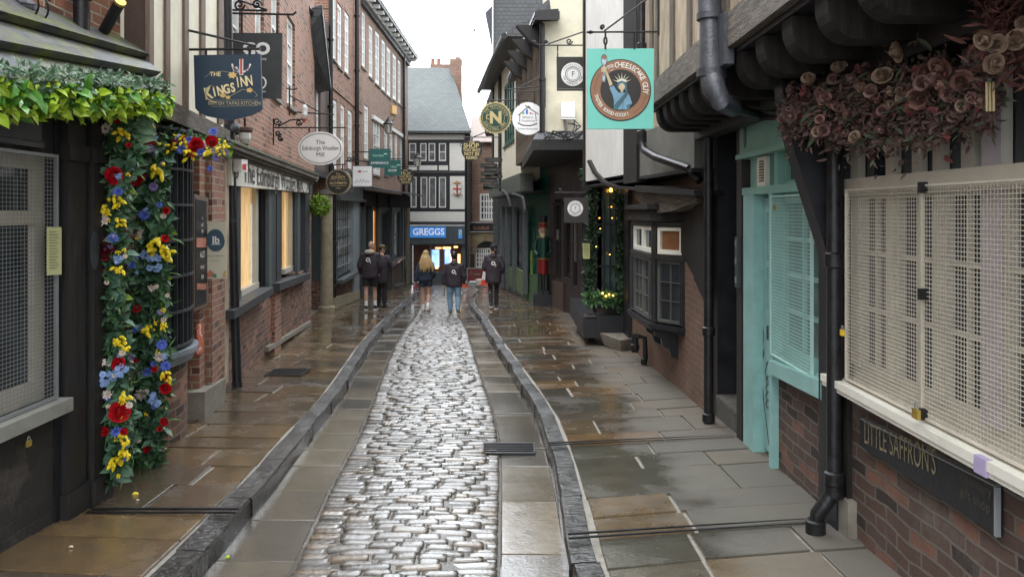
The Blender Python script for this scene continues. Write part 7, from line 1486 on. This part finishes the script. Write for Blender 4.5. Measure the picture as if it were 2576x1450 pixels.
for nm, mm, n, L_, w_ in (('brown_foliage', dr_br, 5200, .045, .014), ('plum_foliage', dr_pu, 4200, .032, .022), ('green_foliage', dr_gr, 600, .07, .02), ('crimson_foliage', dr_red, 450, .04, .03)):
    m = MB(); clump(m, r, df, n, L_, w_, droop=.3); m.build(nm, mm, t)
part(t, 'backing', dr_pu, lambda m: m.tube([W(pth(k / 6)[0], lerp(280, 235, k / 6), pth(k / 6)[1] + .12) for k in range(7)], [.05, .09, .11, .12, .12, .1, .05], 8))
for x, y, R, c in ((2033, 198, 20, 1), (2068, 245, 18, 0), (2094, 262, 16, 0), (2110, 168, 20, 1), (2228, 95, 24, 1), (2258, 130, 26, 1), (2220, 190, 24, 1), (2325, 182, 22, 0), (2365, 170, 30, 0), (2372, 210, 26, 0), (2418, 205, 28, 0), (2310, 248, 28, 0), (2168, 220, 14, 1), (2195, 222, 12, 1), (2240, 230, 14, 1), (2262, 245, 13, 1), (2280, 270, 14, 1), (2055, 330, 14, 1), (2150, 345, 18, 1), (2420, 265, 18, 1), (2210, 250, 12, 0), (2130, 285, 12, 0), (2062, 300, 12, 0), (2235, 262, 12, 1), (2260, 228, 11, 1)):
    D = lerp(4.4, 2.85, ((x - 1975) / 525)) - .2; m = MB(); rose(m, W(x, y, D), (NV + rv(r) * .75).normalized(), R * .82 * D / PF); m.build('rose', (dr_pk, dr_cr)[c], t)
m = MB(); rq = random.Random(12)
for _ in range(46):
    p_, _n = df(rq); rose(m, p_ + NV * .12, (NV + rv(rq) * .8).normalized(), rq.uniform(.014, .030))
o_ = m.build('small_dusty_blooms', M('dusty_bloom', (.26, .15, .13), .7, var=.4, bmp=0, scale=9), t); o_['kind'] = 'stuff'
t = thing('dried_flower_bunch', W(2540, 90, 2.75), 'bunch of cream roses and red dried stems in the top right corner', 'flowers')
m = MB(); clump(m, r, lambda r: (W(r.gauss(2555, 40), r.gauss(70, 55), 2.75 + r.uniform(-.1, .1)), NV), 900, .07, .014); m.build('red_brown_foliage', M('red_brown_dried', (.12, .045, .035), .8, var=.5, bmp=0, scale=20), t)
for x, y, R in ((2478, 100, 27), (2512, 110, 22), (2560, 100, 30), (2500, 160, 28), (2575, 60, 20)): m = MB(); rose(m, W(x, y, 2.6), (NV + rv(r) * .7).normalized(), R * .85 * 2.6 / PF); m.build('rose', dr_cr, t)
part(t, 'chime_tube', M('bamboo', (.42, .34, .18), .5), lambda m: [m.tube([W(x, 205, 2.7), W(x + 1, 280, 2.7)], .0045, 6) for x in (2482, 2490, 2499)]); part(t, 'chime_top', m_iron, lambda m: m.tube([W(2490, 198, 2.7), W(2490, 206, 2.7)], .02, 10))
# fallen petals on the ground
for x, y, side, nm, mt, k in ((340, 1243, -1, 'petal', cols['yellow'], .022), (178, 1376, -1, 'petal', cols['pale'], .012), (346, 1258, -1, 'petal', cols['pale'], .010)):
    D = 3091 / (y - 630.5); p = W(x, y, D); p.z = zpav(p.x, p.y, -1) + .012; m = MB(); m.tube([p - Vector((k, 0, 0)), p - Vector((k * .3, 0, -.004)), p + Vector((k * .5, .004, .003)), p + Vector((k, 0, 0))], [k * .1, k * .5, k * .4, k * .1], 6)
    tag(m.build('fallen_petal', mt), {340: 'yellow fallen petal on the left pavement near the flower arch', 178: 'pale fallen petal on the left pavement near the bottom edge', 346: 'tiny pale fallen petal beside the yellow one'}[x], 'petal')
D = 3323 / (1393 - 630.5); p = W(573, 1393, D); p.z = gz(p.y) - .135; m = MB(); m.ball(p, .014, .012, .01); tag(m.build('fallen_petal', m_leafl), 'lime fallen petal in the left gutter against the kerb', 'petal')
t = thing('bird', W(1194, 76, 60), 'tiny seagull gliding in the white sky', 'bird'); c = W(1194, 76, 60)
m = MB(); m.tube([c + Vector((0, -.3, .0)), c + Vector((0, -.1, .02)), c + Vector((0, .15, 0)), c + Vector((0, .35, .02))], [.03, .1, .09, .02], 8)
for sgn_ in (-1, 1): m.hexa([c + Vector((0, -.1, 0)), c + Vector((0, .1, 0)), c + Vector((sgn_ * .35, .08, .28)), c + Vector((sgn_ * .35, -.08, .28)), c + Vector((0, -.1, .03)), c + Vector((0, .1, .03)), c + Vector((sgn_ * .35, .08, .3)), c + Vector((sgn_ * .35, -.08, .3))]); m.hexa([c + Vector((sgn_ * .35, -.08, .28)), c + Vector((sgn_ * .35, .08, .28)), c + Vector((sgn_ * .7, .12, .3)), c + Vector((sgn_ * .7, .08, .3)), c + Vector((sgn_ * .35, -.08, .3)), c + Vector((sgn_ * .35, .08, .3)), c + Vector((sgn_ * .7, .12, .31)), c + Vector((sgn_ * .7, .08, .31))])
m.build('body', M('gull_grey', (.35, .35, .36), .7), t)
# ------------------------------------------------------------------ people (walking away)
def fuse(o, vox=.012, sm=4):
    a = o.modifiers.new('r', 'REMESH'); a.mode = 'VOXEL'; a.voxel_size = vox; a.use_smooth_shade = True
    b = o.modifiers.new('s', 'SMOOTH'); b.iterations = sm; b.factor = .5
def fold(o, st=.02, size=.16, sd=0):
    tx = bpy.data.textures.new('folds', 'CLOUDS'); tx.noise_scale = size; tx.noise_depth = 2
    d = o.modifiers.new('d', 'DISPLACE'); d.texture = tx; d.strength = st; d.mid_level = .5; d.texture_coords = 'LOCAL'
def person(x, D, gzv, H, yaw, label, P):
    k = H / 1.75; root = thing('person', (x, D, gzv), label, 'person'); cy_, sy_ = math.cos(yaw), math.sin(yaw)
    o = Vector((x, D, gzv))
    def T(a, b, c): return o + Vector((a * cy_ - b * sy_, a * sy_ + b * cy_, c)) * k
    wd = P.get('wide', 1); legs = P['legs']; arms = P['arms']     # local: +y is forward (away), x right
    def chain(m, pts, rad, n=10): m.tube([T(*p) for p in pts], [(a * k, b * k) if isinstance((a, b), tuple) else a for a, b in [(q_ if isinstance(q_, tuple) else (q_, q_)) for q_ in rad]], n)
    hx, hy = P.get('head', (0, 0))
    lg = {}
    body = MB()
    chain(body, [(0, 0, .86), (0, 0, .95), (0, -.01, 1.1), (0, 0, 1.25), (0, 0, 1.38), (0, .0, 1.45), (0, .01, 1.49)], [(.15 * wd, .10), (.155 * wd, .11), (.13 * wd, .10), (.155 * wd, .11), (.16 * wd, .10), (.08, .07), (.06, .06)], 14)
    chain(body, [(0, .01, 1.45), (hx * .5, .02, 1.53), (hx, .02 + hy, 1.56)], [.058, .055, .05])
    hc = T(hx, .03 + hy, 1.64); 
    body.ball(hc, .076 * k, .095 * k, .115 * k, 14, 10); fy = P.get('face', 0)
    fd = Vector((math.sin(fy) * cy_ - math.cos(fy) * sy_, math.sin(fy) * sy_ + math.cos(fy) * cy_, 0)); rd = Vector((fd.y, -fd.x, 0))
    body.tube([hc + fd * .085 * k - UP * .0, hc + fd * .108 * k - UP * .02 * k, hc + fd * .09 * k - UP * .032 * k], [.012 * k, .016 * k, .014 * k], 6); body.ball(hc + fd * .05 * k - UP * .085 * k, .045 * k, .045 * k, .035 * k, 8, 6)
    for s_ in (-1, 1): body.ball(hc + rd * s_ * .078 * k - UP * .01 * k, .014 * k, .022 * k, .032 * k, 8, 6)
    for s_, (hip, kn, an, toe) in zip((-1, 1), legs):
        chain(body, [hip, tuple(lerp(a, b, .5) for a, b in zip(hip, kn)), kn, tuple(lerp(a, b, .3) for a, b in zip(kn, an)), an], [.085 * wd, .072, .053, .058, .036])
        chain(body, [an, tuple(lerp(a, b, .5) - (0 if i < 2 else .02) for i, (a, b) in enumerate(zip(an, toe))), toe], [.038, .038, .025])
    for s_, (sh, el, wrp) in zip((-1, 1), arms):
        chain(body, [(sh[0] * .6, sh[1], sh[2] + .01), sh, el, wrp], [.06, .05, .038, .026]); w0, e0 = Vector(wrp), Vector(el); d = (w0 - e0).normalized(); sd_ = Vector((0, 1, 0)) if abs(d.y) < .8 else Vector((0, 0, 1)); sd_ = (sd_ - d * sd_.dot(d)).normalized(); nn = d.cross(sd_)
        pm = w0 + d * .05; chain(body, [tuple(w0), tuple(pm), tuple(w0 + d * .09)], [.024, (.022, .030), (.016, .034)])
        for i, L_ in enumerate((.07, .078, .072, .058)):
            b0 = w0 + d * .085 + sd_ * (.026 - .0175 * i); c1 = b0 + d * L_ * .5 + nn * .004 * s_; c2 = b0 + d * L_ * .9 + nn * .02 * s_; chain(body, [tuple(b0), tuple(c1), tuple(c2)], [.0092, .0088, .0075], 6)
        tb = w0 + d * .03 + sd_ * .025; chain(body, [tuple(tb), tuple(tb + d * .025 + sd_ * .02), tuple(tb + d * .05 + sd_ * .028)], [.011, .010, .008], 6)
    bo = body.build('body', P.get('skin', m_skin), root, smooth=True); fuse(bo, .0075 * k, 2)
    ey = MB(); [ey.ball(hc + fd * .088 * k + rd * s_ * .03 * k + UP * .012 * k, .009 * k) for s_ in (-1, 1)]; ey.build('eyes', m_greyd, root)
    mo = MB(); mo.bar(hc + fd * .094 * k - UP * .055 * k - rd * .022 * k, hc + fd * .094 * k - UP * .055 * k + rd * .022 * k, .008, .006); mo.build('mouth', M('lip', (.35, .12, .10), .5, bmp=0), root)
    # jacket
    jl = P.get('jlen', .82); ja = MB(); jw = P.get('jw', 1.0) * wd
    chain(ja, [(0, 0, jl), (0, -.005, jl + .03), (0, -.01, 1.0), (0, -.015, 1.15), (0, -.01, 1.30), (0, 0, 1.40), (0, .01, 1.455)], [(.195 * jw, .15), (.205 * jw, .16), (.20 * jw, .155), (.20 * jw, .155), (.205 * jw, .145), (.185 * jw, .12), (.085, .085)], 18)
    for s_, (sh, el, wrp) in zip((-1, 1), arms):
        d = (Vector(wrp) - Vector(el)); cuff = tuple(Vector(wrp) - d.normalized() * .0)
        chain(ja, [(sh[0] * .55, sh[1], sh[2] + .0), sh, tuple(lerp(a, b, .5) for a, b in zip(sh, el)), el, tuple(lerp(a, b, .5) for a, b in zip(el, wrp)), cuff], [.09, .088, .078, .072, .062, .048])
    if P.get('hood', 1): chain(ja, [(-.07, -.0, 1.43), (-.05, -.07, 1.435), (0, -.10, 1.42), (.05, -.07, 1.435), (.07, 0, 1.43)], [.045, .06, .062, .06, .045]); ja.ball(T(0, -.05, 1.46), .09 * k, .08 * k, .06 * k)
    jo_ = ja.build(P.get('top', 'jacket'), P['jmat'], root, smooth=True); fuse(jo_, .012 * k, 3); fold(jo_, .03, .13)
    if P.get('hem'): h_ = MB(); chain(h_, [(0, 0, jl - .04), (0, 0, jl + .02)], [(.17 * jw, .135), (.19 * jw, .15)], 18); h_.build('hem_band', P['jmat'], jo_, smooth=True)
    if P.get('logo'):
        lz = P.get('lz', 1.27); yb = -.185; m = MB(); lx = P.get('lx', .02)
        R = .052
        for i in range(24):
            a, b_ = 2 * PI * i / 24, 2 * PI * (i + 1) / 24
            m.sheet([T(lx + r_ * math.cos(q_), yb - .003, lz + r_ * 1.05 * math.sin(q_)) for r_, q_ in ((R, a), (R, b_), (R * .55, b_), (R * .55, a))])
        v, f = text2d('2', .075, bold=.02); m.add([T(lx + .06 + a, yb - .003, lz - .058 + b_) for a, b_ in v], f); m.build('logo', P.get('lmat', m_signw), jo_)
    # lower garments
    if P['lower'] == 'shorts':
        lo = MB(); chain(lo, [(0, 0, .84), (0, 0, .98)], [(.18 * wd, .135), (.17 * wd, .13)], 16); hl = P.get('short_to', .45)
        for s_, (hip, kn, an, toe) in zip((-1, 1), legs): e = tuple(lerp(a, b, P.get('sf', .8)) for a, b in zip(hip, kn)); chain(lo, [(hip[0], hip[1], hip[2] + .03), tuple(lerp(a, b, .5) for a, b in zip(hip, e)), e], [.10 * wd, .105 * wd, .10 * wd])
        lo_ = lo.build('shorts', P['lmat2'], root, smooth=True); fuse(lo_, .012 * k, 3); fold(lo_, .015, .1)
    else:
        lo = MB(); chain(lo, [(0, 0, .84), (0, 0, .98)], [(.175 * wd, .13), (.165 * wd, .125)], 16); fr = P.get('fit', 1)
        for s_, (hip, kn, an, toe) in zip((-1, 1), legs): chain(lo, [(hip[0], hip[1], hip[2] + .03), tuple(lerp(a, b, .5) for a, b in zip(hip, kn)), kn, tuple(lerp(a, b, .4) for a, b in zip(kn, an)), (an[0], an[1], an[2] + .015)], [.098 * wd * fr, .088 * wd * fr, .07 * fr, .07 * fr, .056 * fr])
        lo_ = lo.build(P['lower'], P['lmat2'], root, smooth=True); fuse(lo_, .011 * k, 2); fold(lo_, .018, .09)
    for s_, (hip, kn, an, toe) in zip((-1, 1), legs):
        if P.get('socks'): so_ = MB(); tp_ = tuple(lerp(a, b, P.get('sockh', .25)) for a, b in zip(an, kn)); chain(so_, [an, tp_], [.042, .047]); so_.build('sock', m_signw, root, smooth=True)
        sh_ = MB(); A_, T_ = Vector(an), Vector(toe); f_ = (T_ - A_); f_.z = min(f_.z, -.02); heel = A_ + Vector((0, -.045, -.065)) if not P.get('tip') else A_ + Vector((0, -.04, -.06))
        chain(sh_, [tuple(heel + Vector((0, -.01, .03))), tuple(lerp(heel, T_, .3) + Vector((0, 0, .035))), tuple(lerp(heel, T_, .7) + Vector((0, 0, .022))), tuple(T_ + Vector((0, .02, .012)))], [(.036, .045), (.042, .052), (.045, .036), (.034, .024)], 12); chain(sh_, [an, tuple(heel + Vector((0, .02, .05)))], [.045, .045])
        so2 = sh_.build('shoe', P['shoe'], root, smooth=True); fuse(so2, .009 * k, 2)
        sl_ = MB(); p = [heel + Vector((0, -.03, -.012)), T_ + Vector((0, .035, -.018))]; dd = (p[1] - p[0]).normalized(); sl_.bar(T(*p[0]), T(*p[1]), .082 * k, .026 * k); sl_.build('sole', P.get('sole', m_signw), so2)
    return root, T, hc, fd, rd, k
m_jk = M('plum_black_jacket', (.035, .026, .036), .75, var=.25, bmp=.003); m_jkk = M('plum_black_coat', (.032, .026, .036), .75, var=.25, bmp=.003)
m_nv = M('navy_sweatshirt', (.022, .032, .055), .8, var=.2, bmp=.003); m_nvs = M('navy_shorts', (.025, .032, .052), .8, var=.2); m_blk = M('black_cloth', (.014, .014, .017), .8, var=.3)
m_jean = M('pale_denim', (.20, .32, .45), .8, var=.3, scale=12, bmp=.003); m_bsh = M('black_shoe', (.02, .02, .022), .5)
m_hairb = M('blonde_hair', (.42, .28, .12), .5, var=.55, uv=True, stretch=(14, 1, 1), scale=10, bmp=.004); m_haird = M('dark_hair', (.025, .02, .018), .5, var=.4)
m_stub = M('shaved_hair_skin', (.36, .23, .18), .6, var=.15, bmp=0)
def hair(root, hc, fd, k, mat, full=1.0, name='hair'):
    m = MB(); m.ball(hc - fd * .018 * k + UP * .018 * k, .087 * k * full, .098 * k * full, .112 * k * full, 14, 10); o = m.build(name, mat, root, smooth=True)
    return o
def px_(x, y, c): D = c / (y - 630.5); return (x - PX) / PF * D, D
X, D = px_(931, 777, 3091)
r1, T, hc, fd, rd, k = person(X, D, gz(D) - .015, 1.86, .05, 'bald person in a dark hooded jacket and black shorts walking on the left pavement', dict(
    legs=[((-.10, .02, .90), (-.10, .0, .50), (-.09, -.06, .09), (-.11, .10, .03)), ((.10, 0, .90), (.11, .07, .50), (.13, .02, .09), (.16, .16, .03))],
    arms=[((-.19, 0, 1.40), (-.27, -.02, 1.12), (-.25, .12, .93)), ((.19, 0, 1.40), (.27, -.01, 1.12), (.22, .14, .95))], wide=1.06, jw=1.02, jlen=.84, jmat=m_jk, logo=1, lx=-.03, lz=1.30, lower='shorts', lmat2=m_blk, sf=.72, socks=1, sockh=.36, shoe=m_bsh, face=.6, head=(.03, .02), hood=1))
hair(r1, hc, fd, k, m_stub, .93, 'shaved_scalp')
m = MB(); m.tube([T(-.10, .0, 1.47), T(-.08, -.10, 1.50), T(.0, -.14, 1.50), T(.08, -.10, 1.50), T(.10, 0, 1.47)], [.03, .055, .065, .055, .03], 10); m.tube([T(0, -.12, 1.45), T(0, -.10, 1.55)], [(.09, .06), (.07, .04)], 10); o_ = m.build('inner_hood', M('beige_fleece', (.50, .46, .37), .9, var=.15), r1, smooth=True); fuse(o_, .012)
part(r1, 'bag_strap', m_timberd, lambda m: m.bar(T(0, -.165, 1.43), T(.01, -.15, 1.56), .035, .012))
X2, D2_ = px_(962, 771, 3091)
r2, T, hc, fd, rd, k = person(X2 - .02, D2_, gz(D2_) - .01, 1.78, -.1, 'person in brown cap half hidden behind the bald walker, one arm out', dict(
    legs=[((-.09, 0, .90), (-.09, .05, .50), (-.09, .0, .09), (-.10, .16, .03)), ((.09, 0, .90), (.09, .02, .50), (.09, -.07, .09), (.10, .09, .03))],
    arms=[((-.17, 0, 1.38), (-.24, -.02, 1.12), (-.22, .10, .92)), ((.17, 0, 1.38), (.30, .02, 1.12), (.44, .10, 1.24))], jlen=.70, jmat=m_jkk, lower='trousers', lmat2=m_blk, shoe=m_bsh, sole=m_bsh, face=1.1, hood=0, top='coat'))
hair(r2, hc, fd, k, m_haird, .97); m = MB(); m.ball(hc + UP * .05 * k, .10 * k, .11 * k, .075 * k, 14, 8); m.prism([hc + fd * .07 * k + rd * .07 * k + UP * .035 * k, hc + fd * .17 * k + rd * .045 * k + UP * .02 * k, hc + fd * .17 * k - rd * .045 * k + UP * .02 * k, hc + fd * .07 * k - rd * .07 * k + UP * .035 * k], UP * .015); m.build('cap', M('brown_cap', (.10, .065, .03), .8), r2, smooth=True)
X, D = px_(1071, 783, 3323 - 60)
zr = zroad(X, D) + .01
r3, T, hc, fd, rd, k = person(X, D, zr, 1.70, -.03, 'person with long blonde hair in a navy sweatshirt and shorts walking on the cobbles', dict(
    legs=[((-.09, 0, .90), (-.095, .06, .50), (-.085, .05, .09), (-.08, .2, .03)), ((.09, 0, .90), (.085, .02, .51), (.085, -.20, .17), (.12, -.12, .05))],
    arms=[((-.16, 0, 1.37), (-.25, -.03, 1.10), (-.30, -.02, .86)), ((.16, 0, 1.37), (.25, .0, 1.10), (.20, .15, .98))], jlen=.92, hem=1, jmat=m_nv, top='sweatshirt', lower='shorts', lmat2=m_nvs, sf=.42, socks=1, sockh=.3, shoe=M('white_trainer', (.62, .60, .55), .6), sole=M('trainer_sole', (.35, .25, .2), .7), hood=0, wide=1.0, jw=1.06))
m = MB(); rr_ = random.Random(2)
m.ball(hc - fd * .015 * k + UP * .015 * k, .098 * k, .108 * k, .122 * k, 16, 12)
m.tube([hc - fd * .04 * k, T(.0, -.09, 1.53), T(.01, -.13, 1.42), T(.03, -.165, 1.31), T(.04, -.18, 1.25)], [(.09 * k, .07 * k), (.125 * k, .075 * k), (.15 * k, .06 * k), (.13 * k, .04 * k), (.05 * k, .02 * k)], 14); ob = m.build('hair', m_hairb, r3, smooth=True); fuse(ob, .01)
m = MB()
for i in range(34):
    a = rr_.uniform(-1, 1); sw = rr_.uniform(0, .10) if a > .2 else rr_.uniform(-.03, .05); x0 = a * .085; m.tube([T(x0, -.06 + .03 * abs(a), 1.70 - .05 * a * a), T(x0 * 1.35 + sw * .3, -.115, 1.55), T(x0 * 1.75 + sw + rr_.uniform(-.02, .02), -.17, 1.42), T(x0 * 1.7 + sw * 1.5 + rr_.uniform(-.03, .03), -.2, 1.32), T(x0 * 1.6 + sw * 1.8 + rr_.uniform(-.03, .03), -.2 + rr_.uniform(-.01, .01), 1.22 + rr_.uniform(-.08, .06))], [.014, .022, .022, .018, .004], 5)
m.build('hair_lock', m_hairb, r3, smooth=True)
hd = T(-.305, -.0, .78); mt = thing('pink_pouch', hd, 'small pink pouch held in the hand of the blonde person', 'pouch'); part(mt, 'pouch_body', M('pink_fabric', (.40, .03, .08), .6), lambda m: (m.prism([hd + Vector((-.03, -.02, .05)), hd + Vector((.045, -.02, .05)), hd + Vector((.04, -.02, -.06)), hd + Vector((.0, -.02, -.15)), hd + Vector((-.03, -.02, -.06))], (0, .04, 0)))); part(mt, 'cord', m_greyp, lambda m: m.tube([hd + Vector((0, 0, .05)), hd + Vector((0, 0, .09))], .006, 5))
X, D = px_(1142, 788, 3323 - 60); zr = zroad(X, D) + .01
r4, T, hc, fd, rd, k = person(X, D, zr, 1.69, .02, 'person with short dark hair, dark hooded jacket and pale blue jeans on the cobbles', dict(
    legs=[((-.10, 0, .88), (-.115, .05, .49), (-.10, .04, .09), (-.11, .18, .03)), ((.10, 0, .88), (.115, .0, .49), (.12, -.12, .12), (.15, -.0, .04))],
    arms=[((-.19, 0, 1.36), (-.29, -.02, 1.08), (-.28, -.02, .83)), ((.19, 0, 1.36), (.29, -.0, 1.08), (.28, .06, .86))], wide=1.12, jw=1.03, jlen=.80, jmat=m_jk, logo=1, lx=.0, lz=1.21, lower='jeans', lmat2=m_jean, fit=1.08, shoe=M('grey_shoe', (.10, .09, .08), .6), sole=M('pale_sole', (.5, .45, .38), .6), hood=1))
hair(r4, hc, fd, k, m_haird, 1.03)
hd = T(-.285, -.02, .74); ut = thing('folded_umbrella', hd, 'short grey folded stick held low by the person in jeans', 'umbrella'); part(ut, 'shaft', m_wireg, lambda m: m.tube([hd + Vector((0, 0, .1)), hd + Vector((-.03, -.03, -.22))], .012, 6)); part(ut, 'handle', m_black, lambda m: m.tube([hd + Vector((.03, 0, .12)), hd + Vector((.02, -.02, -.22))], .010, 6))
X, D = px_(1241, 775, 3091)
r5, T, hc, fd, rd, k = person(X, D, gz(D) - .02, 1.80, -.04, 'person in a black cap, dark hooded jacket and black leggings on the right pavement', dict(
    legs=[((-.085, 0, .92), (-.08, .02, .52), (-.05, -.16, .16), (-.05, -.05, .035)), ((.085, 0, .92), (.085, .06, .52), (.075, .03, .09), (.08, .19, .03))],
    arms=[((-.165, 0, 1.39), (-.25, -.0, 1.12), (-.19, .16, 1.02)), ((.165, 0, 1.39), (.27, -.03, 1.13), (.24, .05, .98))], wide=.98, jw=1.1, jlen=.72, jmat=m_jk, logo=1, lx=.01, lz=1.25, lower='leggings', lmat2=m_blk, fit=.88, shoe=m_bsh, sole=M('white_sole', (.6, .58, .55), .6), face=-.5, hood=1))
hair(r5, hc, fd, k, m_haird, 1.0)
m = MB(); m.ball(hc + UP * .045 * k - fd * .01, .098 * k, .112 * k, .085 * k, 14, 8); m.prism([hc + fd * .07 * k + rd * .07 * k + UP * .04 * k, hc + fd * .18 * k + rd * .04 * k + UP * .02 * k, hc + fd * .18 * k - rd * .04 * k + UP * .02 * k, hc + fd * .07 * k - rd * .07 * k + UP * .04 * k], UP * .015); m.build('cap', m_blk, r5, smooth=True)
part(r5, 'ponytail', m_haird, lambda m: m.tube([hc - fd * .09 * k - UP * .0, hc - fd * .14 * k - UP * .07, hc - fd * .13 * k - UP * .17], [.03, .04, .012], 8), smooth=True)
part(r5, 'face_covering', M('peach_neck', (.55, .36, .27), .6), lambda m: m.ball(hc - UP * .06 * k, .07 * k, .08 * k, .05 * k)) if False else None

# grit and leaf litter lying in the gutters
r = random.Random(77); m = MB()
for _ in range(420):
    sd_ = r.choice((-1, 1)); D = 3.4 + 22 * r.random() ** 1.6
    X = (tab(KL, D) + abs(r.gauss(0, .05)) + .015) if sd_ < 0 else (tab(KR, D) - abs(r.gauss(0, .05)) - .015)
    if r.random() < .35: X = tab(WLt, D) + 2.2 * r.random() if sd_ < 0 else tab(KR, D) + .3 + 1.2 * r.random()
    on = (sd_ < 0 and X < tab(KL, D)) or (sd_ > 0 and X > tab(KR, D)); z = (zpav(X, D, sd_) + .006) if on else gz(max(D, 5.4) if sd_ > 0 else D) - ZG + .008
    k = r.uniform(.003, .010); c = Vector((X, D, z)); a = r.uniform(0, 6.28); e = Vector((math.cos(a), math.sin(a), 0)) * k; n = Vector((-e.y, e.x, 0)) * .6
    m.add([c - e, c + n * .8, c + e, c - n * .8, c + UP * .004], [(0, 1, 4), (1, 2, 4), (2, 3, 4), (3, 0, 4)])
o = m.build('leaf_litter', M('litter', (.20, .15, .08), .7, var=.8, scale=40, bmp=0)); o['kind'] = 'stuff'
